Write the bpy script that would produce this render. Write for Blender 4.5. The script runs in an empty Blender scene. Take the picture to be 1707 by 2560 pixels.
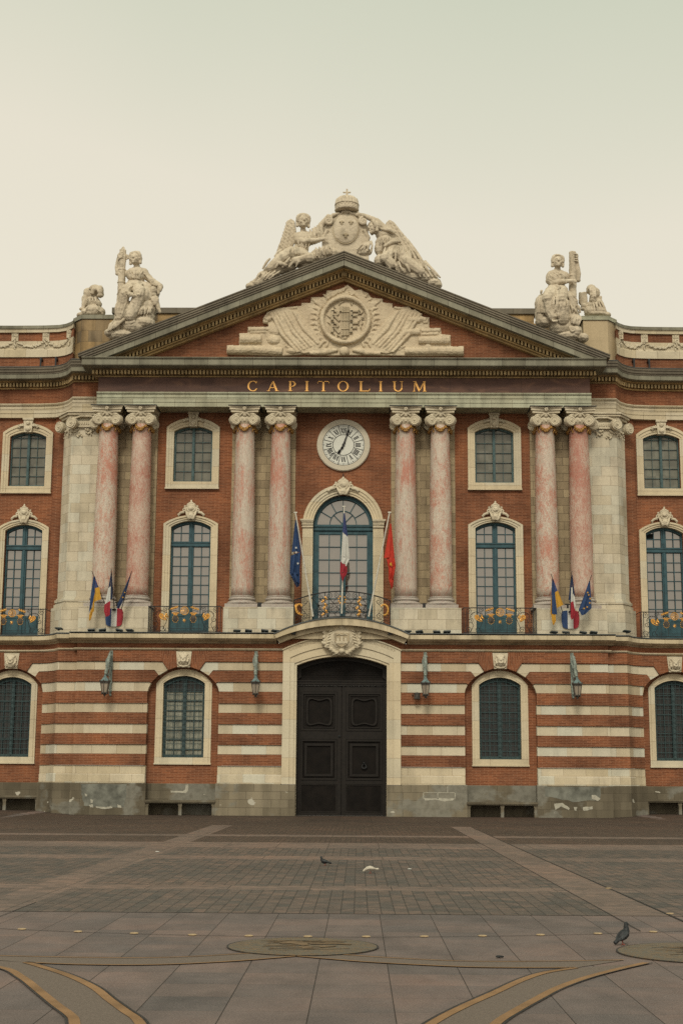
import bpy, bmesh, math, random
from mathutils import Vector, Matrix, noise
random.seed(7)
R = math.radians
sc = bpy.context.scene
col = sc.collection
# ------------------------------------------------------------------ camera
CAM = (0.70, -60.0, 1.636)
yaw, pitch, roll, FPX = R(-0.72), R(10.52), R(0.355), 3555.0
fw = Vector((math.sin(yaw)*math.cos(pitch), math.cos(yaw)*math.cos(pitch), math.sin(pitch)))
rt0 = Vector((math.cos(yaw), -math.sin(yaw), 0)); up0 = rt0.cross(fw)
rt = rt0*math.cos(roll) + up0*math.sin(roll); up = up0*math.cos(roll) - rt0*math.sin(roll)
cd = bpy.data.cameras.new('camera'); cam = bpy.data.objects.new('camera', cd); col.objects.link(cam)
M3 = Matrix((rt, up, -fw)).transposed()
cam.matrix_world = Matrix.Translation(CAM) @ M3.to_4x4()
cd.sensor_fit = 'VERTICAL'; cd.sensor_height = 36.0; cd.lens = 36.0*FPX/2560.0
cd.clip_start = 0.1; cd.clip_end = 3000
sc.camera = cam
# ------------------------------------------------------------------ sky and sun
SUN_EL, SUN_AZ = R(41), R(188)          # high soft light from behind the camera, a little to the left
w = bpy.data.worlds.new('World'); sc.world = w; w.use_nodes = True
wn, wl = w.node_tree.nodes, w.node_tree.links
wn.clear()
out = wn.new('ShaderNodeOutputWorld'); bg = wn.new('ShaderNodeBackground'); bg2 = wn.new('ShaderNodeBackground')
sky = wn.new('ShaderNodeTexSky'); sky.sky_type = 'NISHITA'; sky.sun_disc = False
sky.sun_elevation = SUN_EL; sky.sun_rotation = SUN_AZ; sky.dust_density = 7; sky.air_density = 1.0; sky.ozone_density = 0.4
bg.inputs['Strength'].default_value = 0.010
wl.new(sky.outputs[0], bg.inputs['Color'])
# overcast veil: cream near the horizon, pale grey green overhead, brighter on the sun's side
tc = wn.new('ShaderNodeTexCoord'); sp = wn.new('ShaderNodeSeparateXYZ'); wl.new(tc.outputs['Generated'], sp.inputs[0])
nz = wn.new('ShaderNodeTexNoise'); nz.inputs['Scale'].default_value = 1.6; nz.inputs['Detail'].default_value = 3
wl.new(tc.outputs['Generated'], nz.inputs['Vector'])
def wm(op, a, b):
    n = wn.new('ShaderNodeMath'); n.operation = op
    for i, q in enumerate((a, b)):
        if isinstance(q, (int, float)): n.inputs[i].default_value = q
        else: wl.new(q, n.inputs[i])
    return n.outputs[0]
el = wm('ADD', sp.outputs['Z'], wm('MULTIPLY', wm('SUBTRACT', nz.outputs[0], 0.5), 0.16))
el = wm('ADD', el, wm('MULTIPLY', sp.outputs['X'], 0.16))
rp = wn.new('ShaderNodeValToRGB'); wl.new(el, rp.inputs[0])
e = rp.color_ramp.elements
SKYC = [(0.0, (.87,.80,.645)), (.27, (.82,.762,.622)), (.41, (.785,.735,.60)), (.485, (.69,.68,.545)), (.60, (.545,.59,.455)), (1.0, (.53,.57,.445))]
e[0].position, e[0].color = SKYC[0][0], SKYC[0][1]+(1,)
e[1].position, e[1].color = SKYC[-1][0], SKYC[-1][1]+(1,)
for p, c in SKYC[1:-1]:
    q = e.new(p); q.color = c+(1,)
mc = wn.new('ShaderNodeMix'); mc.data_type = 'RGBA'; wl.new(rp.outputs[0], mc.inputs[6]); mc.inputs[7].default_value = (.80,.745,.62,1)
mk = wn.new('ShaderNodeMapRange'); wl.new(sp.outputs['Y'], mk.inputs['Value'])
for k, v in (('From Min', .0), ('From Max', -.6), ('To Min', 0), ('To Max', 1)): mk.inputs[k].default_value = v
wl.new(mk.outputs[0], mc.inputs[0]); wl.new(mc.outputs[2], bg2.inputs['Color'])
mr = wn.new('ShaderNodeMapRange'); mr.interpolation_type = 'SMOOTHSTEP'
wl.new(sp.outputs['Y'], mr.inputs['Value'])
for k, v in (('From Min', .1), ('From Max', -.8), ('To Min', .99), ('To Max', 1.22)): mr.inputs[k].default_value = v
wl.new(mr.outputs[0], bg2.inputs['Strength'])
ad = wn.new('ShaderNodeAddShader'); wl.new(bg.outputs[0], ad.inputs[0]); wl.new(bg2.outputs[0], ad.inputs[1])
wl.new(ad.outputs[0], out.inputs[0])
sd = bpy.data.lights.new('sun', 'SUN'); sd.energy = 1.7; sd.angle = R(14); sd.color = (1, .93, .775)
so = bpy.data.objects.new('sun', sd); col.objects.link(so)
sdir = Vector((math.sin(SUN_AZ)*math.cos(SUN_EL), math.cos(SUN_AZ)*math.cos(SUN_EL), math.sin(SUN_EL)))
so.rotation_euler = sdir.to_track_quat('Z', 'Y').to_euler(); so.location = (0, -30, 60)
sc.view_settings.view_transform = 'Standard'; sc.view_settings.look = 'None'
sc.view_settings.exposure = 0.0; sc.view_settings.gamma = 1.0
sc.cycles.use_denoising = False
sc.cycles.max_bounces = 5; sc.cycles.diffuse_bounces = 3; sc.cycles.glossy_bounces = 3

# ------------------------------------------------------------------ materials
MATS = {}
class NT:
    def __init__(s, name, rough=.85, spec=.25):
        s.m = bpy.data.materials.new(name); s.m.use_nodes = True
        s.n, s.l = s.m.node_tree.nodes, s.m.node_tree.links
        s.b = s.n['Principled BSDF']; s.b.inputs['Roughness'].default_value = rough
        s.b.inputs['Specular IOR Level'].default_value = spec
        s.tc = s.n.new('ShaderNodeTexCoord'); MATS[name] = s.m
    def new(s, t, **kw):
        n = s.n.new(t)
        for k, v in kw.items():
            if k in n.inputs: s.put(n.inputs[k], v)
            else: setattr(n, k, v)
        return n
    def put(s, sock, v):
        if hasattr(v, 'is_output') or isinstance(v, bpy.types.NodeSocket): s.l.new(v, sock)
        elif isinstance(v, tuple) and len(v) == 3 and len(sock.default_value) == 4: sock.default_value = v+(1,)
        else: sock.default_value = v
    def uv(s, sx=1, sy=1, off=(0,0,0), obj=False):
        mp = s.new('ShaderNodeMapping'); s.l.new(s.tc.outputs['Object' if obj else 'UV'], mp.inputs[0])
        mp.inputs['Scale'].default_value = (sx, sy, 1 if not obj else sx); mp.inputs['Location'].default_value = off
        return mp.outputs[0]
    def mapped(s, scale, kind='Object'):
        mp = s.new('ShaderNodeMapping'); s.l.new(s.tc.outputs[kind], mp.inputs[0]); mp.inputs['Scale'].default_value = scale
        return mp.outputs[0]
    def noise(s, scale, detail=4, vec=None, rough=.55, dist=0):
        n = s.new('ShaderNodeTexNoise', Scale=scale, Detail=detail, Roughness=rough, Distortion=dist)
        s.l.new(vec if vec is not None else s.tc.outputs['Object'], n.inputs['Vector'])
        return n.outputs[0]
    def ramp(s, fac, stops):
        n = s.new('ShaderNodeValToRGB'); s.l.new(fac, n.inputs[0]); e = n.color_ramp.elements
        f = lambda c: (c+(1,)) if isinstance(c, tuple) else (c, c, c, 1)
        e[0].position, e[0].color = stops[0][0], f(stops[0][1]); e[1].position, e[1].color = stops[-1][0], f(stops[-1][1])
        for p, c in stops[1:-1]:
            q = e.new(p); q.color = f(c)
        return n.outputs[0]
    def mix(s, fac, a, b, mode='MIX'):
        n = s.n.new('ShaderNodeMix'); n.data_type = 'RGBA'; n.blend_type = mode
        s.put(n.inputs[0], fac); s.put(n.inputs[6], a); s.put(n.inputs[7], b)
        return n.outputs[2]
    def bump(s, h, strength=.3, dist=.02):
        n = s.new('ShaderNodeBump', Strength=strength, Distance=dist); s.l.new(h, n.inputs['Height'])
        s.l.new(n.outputs[0], s.b.inputs['Normal'])
    def color(s, c): s.put(s.b.inputs['Base Color'], c)
    def bricktex(s, w, h, mort, c1, c2, cm, off=.5, vec=None, bias=0, smooth=.1, sx=(0,0,0)):
        n = s.new('ShaderNodeTexBrick', Scale=1.0); n.offset = off; n.squash = 1
        s.l.new(vec if vec is not None else s.uv(off=sx), n.inputs['Vector'])
        n.inputs['Brick Width'].default_value = w; n.inputs['Row Height'].default_value = h
        n.inputs['Mortar Size'].default_value = mort; n.inputs['Mortar Smooth'].default_value = smooth; n.inputs['Bias'].default_value = bias
        s.put(n.inputs['Color1'], c1); s.put(n.inputs['Color2'], c2); s.put(n.inputs['Mortar'], cm)
        return n
    def weather(s, c, amt=.35, scale=.7, lo=.45, hi=1.12, streak=True):
        n = s.noise(scale, 5)
        if streak:
            n2 = s.noise(1.0, 5, s.mapped((2.6, 2.6, .28)))
            n = s.new('ShaderNodeMath', operation='MULTIPLY_ADD'); 
            n.inputs[1].default_value = .5; s.l.new(n2, n.inputs[0])
            h = s.new('ShaderNodeMath', operation='MULTIPLY'); h.inputs[1].default_value = .5; s.l.new(s.noise(scale, 5), h.inputs[0])
            s.l.new(h.outputs[0], n.inputs[2]); n = n.outputs[0]
        r = s.ramp(n, [(.32, lo), (.52, 1.0), (.72, hi)])
        return s.mix(amt, c, r, 'MULTIPLY') if amt < 1 else s.mix(1.0, c, r, 'MULTIPLY')

def m_brick(name, c1, c2, cm, w=.34, h=.068):
    t = NT(name, .9, .15)
    b = t.bricktex(w, h, .0085, c1, c2, cm, bias=-.1)
    n = t.noise(.55, 4); r = t.ramp(n, [(.28, (.56,.55,.56)), (.5, (1,1,1)), (.72, (1.34,1.24,1.12))])
    c = t.mix(1.0, b.outputs[0], r, 'MULTIPLY')
    n2 = t.noise(9, 2, t.uv(1, 5)); c = t.mix(.55, c, t.ramp(n2, [(.3, .55), (.5, 1.0), (.7, 1.35)]), 'MULTIPLY')
    t.color(c); t.bump(b.outputs[1], -.35, .01)
m_brick('brick', (.207,.079,.038), (.124,.046,.023), (.265,.142,.086))
m_brick('brick_dark', (.195,.072,.036), (.12,.043,.022), (.245,.125,.07))

def m_stone(name, c1, c2, cm, w, h, mort=.010, off=.5, amt=.6, lo=.5, sx=(0,0,0), bump=.25, hi=1.12, rough=.85, cool=.0):
    t = NT(name, rough, .2)
    b = t.bricktex(w, h, mort, c1, c2, cm, off, sx=sx)
    c = b.outputs[0]
    if cool:   # some blocks come from a colder, paler bed
        q = t.bricktex(w, h, 0.0, (1,1,1), (0,0,0), (0,0,0), off, sx=(sx[0]+6*w, sx[1]+4*h, 0))
        c = t.mix(t.ramp(q.outputs[0], [(.62, 0.0), (.72, cool)]), c, (.53,.525,.435))
    c = t.weather(c, amt, .9, lo, hi)
    n = t.noise(14, 4); c = t.mix(.4, c, t.ramp(n, [(.3, .78), (.6, 1.08)]), 'MULTIPLY')
    t.color(c)
    mx = t.new('ShaderNodeMath', operation='MULTIPLY_ADD'); t.l.new(b.outputs[1], mx.inputs[0]); mx.inputs[1].default_value = -1.0
    t.l.new(n, mx.inputs[2]); t.bump(mx.outputs[0], bump, .012)
    return t
m_stone('ashlar', (.555,.50,.385), (.455,.40,.29), (.23,.185,.13), .80, .43, .007, amt=.75, lo=.5, cool=.5)
m_stone('ashlar_brown', (.40,.32,.20), (.28,.22,.14), (.13,.10,.065), .52, .36, .009, amt=.7, lo=.45)
m_stone('band_stone', (.555,.50,.375), (.43,.36,.245), (.26,.2,.13), 1.04, .86, .006, off=.37, amt=.55, lo=.62, sx=(0,.11,0), cool=.75)
m_stone('jamb_stone', (.575,.495,.345), (.51,.435,.30), (.25,.19,.12), 3.1, .79, .006, off=0, amt=.5, lo=.6, cool=.35)
m_stone('base_course', (.60,.53,.39), (.47,.40,.27), (.3,.24,.16), .92, .345, .007, off=.43, amt=.6, lo=.6, sx=(0,.035,0), cool=.7)
m_stone('architrave_stone', (.415,.425,.315), (.34,.33,.235), (.16,.14,.10), .92, .60, .007, off=.5, amt=.8, lo=.5, sx=(0,.2,0))
m_stone('wing_stone', (.53,.47,.35), (.47,.40,.27), (.2,.16,.1), 1.0, .6, .006, off=.5, amt=.6, lo=.55, sx=(0,.2,0))
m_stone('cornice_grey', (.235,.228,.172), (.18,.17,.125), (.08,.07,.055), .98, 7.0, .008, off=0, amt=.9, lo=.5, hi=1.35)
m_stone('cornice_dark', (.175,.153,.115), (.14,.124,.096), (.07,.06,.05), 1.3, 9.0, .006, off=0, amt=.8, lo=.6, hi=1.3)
m_stone('bed_ochre', (.40,.275,.125), (.26,.185,.095), (.2,.14,.07), .62, 5.0, .004, off=0, amt=.9, lo=.45, hi=1.25)
m_stone('dentil_ochre', (.56,.42,.215), (.36,.27,.145), (.2,.14,.07), .155, 5.0, .001, off=0, amt=.7, lo=.55, hi=1.2)
m_stone('ledge_stone', (.53,.45,.31), (.43,.36,.235), (.2,.16,.1), .95, 9.0, .006, off=0, amt=.9, lo=.42)
m_stone('attic_stone', (.40,.27,.125), (.20,.155,.098), (.15,.11,.065), .62, .52, .006, amt=.95, lo=.38, hi=1.35)
m_stone('attic_pale', (.46,.37,.235), (.43,.345,.215), (.36,.28,.17), 1.6, 1.1, .004, amt=.6, lo=.7)
t = NT('frieze_marble', .55, .3)
c = t.ramp(t.noise(1.1, 6, t.mapped((.8,.8,2.2)), dist=1.2), [(.3, (.062,.027,.018)), (.55, (.095,.044,.029)), (.75, (.17,.085,.05))])
j = t.bricktex(1.55, 3.0, .006, (1,1,1), (.8,.8,.8), (.35,.35,.35), 0)
t.color(t.mix(1.0, c, j.outputs[0], 'MULTIPLY'))
# pink veined marble: bed direction differs from drum to drum
def m_marble(name, a, b, cc, mp, dist, lo=.36, hi=.62):
    t = NT(name, .5, .3)
    v = t.mapped(mp)
    n = t.noise(2.2, 9, v, .72, dist); n2 = t.noise(13, 8, v, .75, dist*1.8); n3 = t.noise(.45, 3)
    k = t.new('ShaderNodeMath', operation='MULTIPLY_ADD'); k.inputs[1].default_value = .66; t.l.new(n2, k.inputs[0])
    h = t.new('ShaderNodeMath', operation='MULTIPLY_ADD'); h.inputs[1].default_value = .40; t.l.new(n, h.inputs[0]); h.inputs[2].default_value = 0
    t.l.new(h.outputs[0], k.inputs[2])
    g = t.new('ShaderNodeMath', operation='MULTIPLY_ADD'); g.inputs[1].default_value = .34; t.l.new(n3, g.inputs[0])
    s2 = t.new('ShaderNodeMath', operation='SUBTRACT'); t.l.new(k.outputs[0], s2.inputs[0]); s2.inputs[1].default_value = .17; t.l.new(s2.outputs[0], g.inputs[2])
    c = t.ramp(g.outputs[0], [(lo, a), ((lo+hi)/2-.015, b), ((lo+hi)/2+.03, cc), (hi, tuple(x*1.12 for x in cc))])
    n4 = t.noise(20, 5, v, .7); c = t.mix(.75, c, t.ramp(n4, [(.36, .60), (.52, 1.0), (.66, 1.10)]), 'MULTIPLY')
    c = t.mix(t.ramp(t.noise(5.5, 6, v, .7), [(.54, 0.0), (.62, .45)]), c, (.41,.36,.275))
    t.color(c); t.bump(n2, .15, .01)
m_marble('pink_marble', (.43,.185,.128), (.47,.268,.203), (.47,.41,.335), (1.6,1.6,.7), 1.4, .462, .565)
m_marble('grey_marble', (.43,.19,.135), (.455,.30,.235), (.45,.395,.325), (2.4,2.4,.42), 1.2, .466, .562)
m_marble('red_marble', (.38,.16,.115), (.44,.245,.185), (.47,.38,.305), (1.2,2.4,.9), 2.2, .475, .59)
m_marble('clock_marble', (.50,.25,.17), (.47,.41,.30), (.45,.41,.32), (2,2,2), 1.5, .34, .5)
m_marble('base_marble', (.30,.21,.18), (.36,.30,.26), (.38,.345,.30), (1.4,1.4,2.5), .8, .4, .6)
# dark plinth with pale repair patches and flaked paint
for pname, pk in (('plinth_stone', .74), ('plinth_pale', 1.12)):
  t = NT(pname, .9, .15)
  b = t.bricktex(.72, .33, .007, tuple(q*pk for q in (.195,.168,.118)), tuple(q*pk for q in (.145,.124,.086)), (.08,.067,.047), .45)
  c = t.weather(b.outputs[0], .9, .8, .62, 1.35)
  pt = t.ramp(t.noise(.42, 5, t.mapped((1,1,1.4))), [(.52, 0.0), (.56, 1.0)])
  pm = t.new('ShaderNodeMath', operation='MULTIPLY'); t.l.new(pt, pm.inputs[0]); pm.inputs[1].default_value = .7
  c = t.mix(pm.outputs[0], c, t.ramp(t.noise(5, 4), [(.3, (.14,.138,.115)), (.6, (.215,.212,.18))]))
  fl = t.ramp(t.noise(1.5, 4, t.mapped((1,1,1.7)), .45), [(.70, 0.0), (.71, 1.0)])
  c = t.mix(fl, c, (.42,.40,.33)); t.color(c); t.bump(t.noise(12, 4), .25, .012)
# carved limestone
def m_carved(name, a, b, amt=.35):
    t = NT(name, .9, .15)
    c = t.ramp(t.noise(1.6, 6, t.mapped((1,1,.7))), [(.3, a), (.62, b)])
    n = t.noise(18, 4); c = t.mix(.35, c, t.ramp(n, [(.3, .7), (.6, 1.08)]), 'MULTIPLY')
    c = t.mix(t.ramp(t.noise(2.6, 6, t.mapped((1.6,1.6,.55))), [(.55, 0.0), (.68, amt)]), c, (.225,.20,.145))
    t.color(c); t.bump(n, .5, .03)
m_carved('statue_stone', (.44,.375,.275), (.575,.505,.385), .5)
m_carved('relief_stone', (.48,.395,.275), (.575,.49,.35), .35)
m_carved('capital_stone', (.46,.40,.29), (.58,.52,.39))
m_carved('dark_carving', (.32,.26,.17), (.47,.40,.28), .6)
def m_plain(name, c, rough=.6, metal=0, spec=.4, var=.25, scale=6, bump=0):
    t = NT(name, rough, spec); t.b.inputs['Metallic'].default_value = metal
    n = t.noise(scale, 5); t.color(t.mix(1.0, c, t.ramp(n, [(.3, 1-var), (.65, 1+var*.5)]), 'MULTIPLY'))
    if bump: t.bump(n, bump, .01)
    return t
m_plain('teal_paint', (.030,.077,.093), .55, spec=.3, var=.35, scale=4)
m_plain('teal_faded', (.062,.105,.108), .65, spec=.25, var=.35, scale=4)
m_plain('teal_dark', (.037,.066,.069), .55, spec=.3, var=.3)
m_plain('door_wood', (.0075,.0057,.0045), .6, spec=.12, var=.5, scale=3)
m_plain('door_moulding', (.0105,.0082,.0063), .48, spec=.22, var=.35, scale=5)
m_plain('iron', (.014,.015,.016), .5, spec=.3)
m_plain('gold', (.62,.33,.075), .42, .55, .5, .45, 22, .3)
m_plain('gilt_letter', (.78,.42,.11), .45, .25, .5, .15, 8)
m_plain('old_gilt', (.30,.16,.04), .5, .5, .5, .65, 26, .3)
m_plain('patina', (.21,.245,.215), .8, 0, .2, .55, 9, .3)
m_plain('dark_bronze', (.065,.058,.05), .7, .1, .3, .5, 8)
m_plain('patina_blue', (.135,.195,.195), .75, 0, .2, .4, 9)
m_plain('lead', (.075,.085,.085), .6, .1, .3, .4, 3)
m_plain('fixture_grey', (.035,.045,.045), .5, 0, .3)
m_plain('fixture_white', (.42,.40,.34), .6)
m_plain('white_paint', (.52,.50,.43), .5)
m_plain('clock_white', (.56,.57,.51), .4, var=.08, scale=2)
m_plain('clock_black', (.012,.011,.010), .5)
m_plain('flag_blue', (.018,.045,.120), .8, var=.15)
m_plain('flag_navy', (.016,.030,.075), .8, var=.15)
m_plain('flag_royal', (.045,.062,.165), .8, var=.15)
m_plain('flag_white', (.50,.50,.46), .8, var=.1)
m_plain('flag_red', (.27,.018,.030), .8, var=.15)
m_plain('flag_scarlet', (.44,.036,.018), .8, var=.15)
m_plain('flag_yellow', (.48,.26,.028), .8, var=.12)
m_plain('flag_sky', (.035,.10,.18), .8, var=.15)
m_plain('bird_dark', (.014,.017,.019), .6, var=.5, scale=30)
m_plain('bird_wing', (.035,.04,.043), .6, var=.6, scale=40)
m_plain('bird_white', (.47,.43,.35), .8, var=.2, scale=30)
m_plain('bird_leg', (.25,.07,.05), .7)
m_plain('brass', (.42,.31,.18), .5, .2, .4, .3, 30)
m_plain('inlay_brass', (.25,.145,.068), .7, .05, .25, .3, 2)
m_plain('interior_dark', (.010,.011,.011), .9, spec=.05)
m_plain('bronze_dull', (.165,.112,.064), .7, .05, .25, .4, 9)
m_plain('plaster', (.37,.355,.29), .95, spec=.1, var=.3, scale=8)
m_plain('wash_grey', (.165,.168,.142), .95, spec=.1, var=.45, scale=3)
m_plain('curtain', (.27,.275,.225), .95, spec=.05, var=.35, scale=3)
# window panes: old wavy glass in front of dim rooms
def m_glass(name, base, refl, wav, tintv=.2, rough=.04, var_scale=1.3, cell=None):
    t = NT(name, .5, .2)
    if cell:   # every pane is its own sheet of old glass before its own bit of room
        k = t.bricktex(cell[0], cell[1], 0.0, tuple(x*(1+cell[2]) for x in base), tuple(x*(1-cell[2]) for x in base), base, 0)
        base = k.outputs[0]
    bc = t.mix(1.0, base, t.ramp(t.noise(var_scale, 4, t.mapped((1,1,1.6))), [(.3, 1-tintv), (.65, 1+tintv)]), 'MULTIPLY')
    t.color(bc)
    g = t.new('ShaderNodeBsdfGlossy', Roughness=rough); g.inputs['Color'].default_value = (.93,.90,.86,1)
    bn = t.new('ShaderNodeBump', Strength=wav, Distance=.02); t.l.new(t.noise(1.7, 3), bn.inputs['Height'])
    t.l.new(bn.outputs[0], g.inputs['Normal'])
    mx = t.new('ShaderNodeMixShader'); mx.inputs[0].default_value = refl
    if cell: t.l.new(t.ramp(t.bricktex(cell[0], cell[1], 0.0, (1,1,1), (0,0,0), (.5,.5,.5), 0, sx=(7*cell[0],3*cell[1],0)).outputs[0], [(0, refl*.72), (1, refl*1.22)]), mx.inputs[0])
    t.l.new(t.b.outputs[0], mx.inputs[1]); t.l.new(g.outputs[0], mx.inputs[2])
    t.l.new(mx.outputs[0], t.n['Material Output'].inputs[0])
m_glass('glass_tall', (.050,.039,.029), .215, .12, .25)
m_glass('glass_upper', (.098,.097,.074), .04, .2, .25, cell=(.40,.44,.14))
m_glass('glass_grey', (.125,.127,.098), .03, .2, .25, cell=(.40,.44,.14))
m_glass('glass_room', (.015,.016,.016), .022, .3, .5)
m_glass('lamp_glass', (.26,.22,.17), .08, .3, .3, .1)
# ground
t = NT('granite_slabs', .75, .3)
b = t.bricktex(.66, .605, .0032, (.158,.119,.105), (.112,.094,.088), (.072,.060,.052), 0, vec=None)
mpn = t.new('ShaderNodeMapping'); t.l.new(t.tc.outputs['Object'], mpn.inputs[0]); mpn.inputs['Rotation'].default_value = (0,0,R(90)); mpn.inputs['Location'].default_value = (0,.245,0)
t.l.new(mpn.outputs[0], b.inputs['Vector'])
b2 = t.bricktex(400, .605, .0048, (1,1,1), (1,1,1), (.36,.33,.31), 0, vec=mpn.outputs[0])
c = t.mix(.9, b.outputs[0], t.ramp(t.noise(.55, 6, rough=.65), [(.3, (.66,.71,.72)), (.5, (1,1,1)), (.7, (1.28,1.12,1.04))]), 'MULTIPLY'); c = t.mix(1.0, c, b2.outputs[0], 'MULTIPLY')
c = t.mix(.8, c, t.ramp(t.noise(2.3, 7, t.mapped((1,.45,1)), .7), [(.32, .74), (.5, 1.0), (.68, 1.2)]), 'MULTIPLY')
n = t.noise(70, 3); c = t.mix(.75, c, t.ramp(n, [(.3, .62), (.5, 1.0), (.68, 1.35)]), 'MULTIPLY')
sp_ = t.ramp(t.noise(2.6, 6, rough=.7), [(.62, 0.0), (.72, .6)]); c = t.mix(sp_, c, (.085,.072,.062))
t.color(c); t.bump(n, .12, .004)
def m_sett(name, c1, c2, cm, w, h, rot=90):
    t = NT(name, .7, .3)
    mp = t.new('ShaderNodeMapping'); t.l.new(t.tc.outputs['Object'], mp.inputs[0]); mp.inputs['Rotation'].default_value = (0,0,R(rot))
    b = t.bricktex(w, h, .008, c1, c2, cm, .5, vec=mp.outputs[0])
    n1 = t.noise(1.0, 3, mp.outputs[0]); 
    c = t.mix(.8, b.outputs[0], t.ramp(t.noise(.22, 5), [(.3, (.74,.75,.74)), (.5, (1,1,1)), (.7, (1.28,1.13,1.06))]), 'MULTIPLY')
    v = t.new('ShaderNodeTexVoronoi', Scale=5.5); t.l.new(mp.outputs[0], v.inputs['Vector'])
    c = t.mix(.75, c, t.ramp(v.outputs['Color'], [(.1, (.66,.69,.68)), (.5, (1,1,1)), (.9, (1.30,1.20,1.12))]), 'MULTIPLY')
    n = t.noise(45, 3); c = t.mix(.6, c, t.ramp(n, [(.3, .65), (.65, 1.25)]), 'MULTIPLY')
    t.color(c); t.bump(b.outputs[1], -.5, .012)
m_sett('cobbles', (.128,.096,.079), (.080,.073,.065), (.046,.039,.033), .40, .165, 90)
m_sett('brown_setts', (.085,.057,.042), (.058,.042,.032), (.034,.026,.020), .24, .13, 90)
m_sett('pale_strip', (.165,.122,.100), (.138,.105,.088), (.05,.04,.032), .62, 1.2, 90)
m_sett('dark_slab', (.066,.046,.035), (.052,.038,.030), (.028,.021,.017), .8, 1.2, 90)
t = NT('inlay_grey', .75, .3); n = t.noise(60, 3)
t.color(t.mix(.6, (.138,.109,.088), t.ramp(n, [(.3,.6),(.65,1.25)]), 'MULTIPLY'))
t = NT('medallion', .6, .35)
vv = t.mapped((1.6,4.5,1)); n = t.noise(2.2, 6, vv, .6, 2.2)
c = t.ramp(n, [(.40, (.11,.096,.072)), (.50, (.105,.092,.070)), (.545, (.20,.115,.045)), (.58, (.10,.086,.064)), (.63, (.055,.048,.038)), (.68, (.12,.10,.075))])
t.color(c); t.bump(n, .4, .02)
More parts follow.
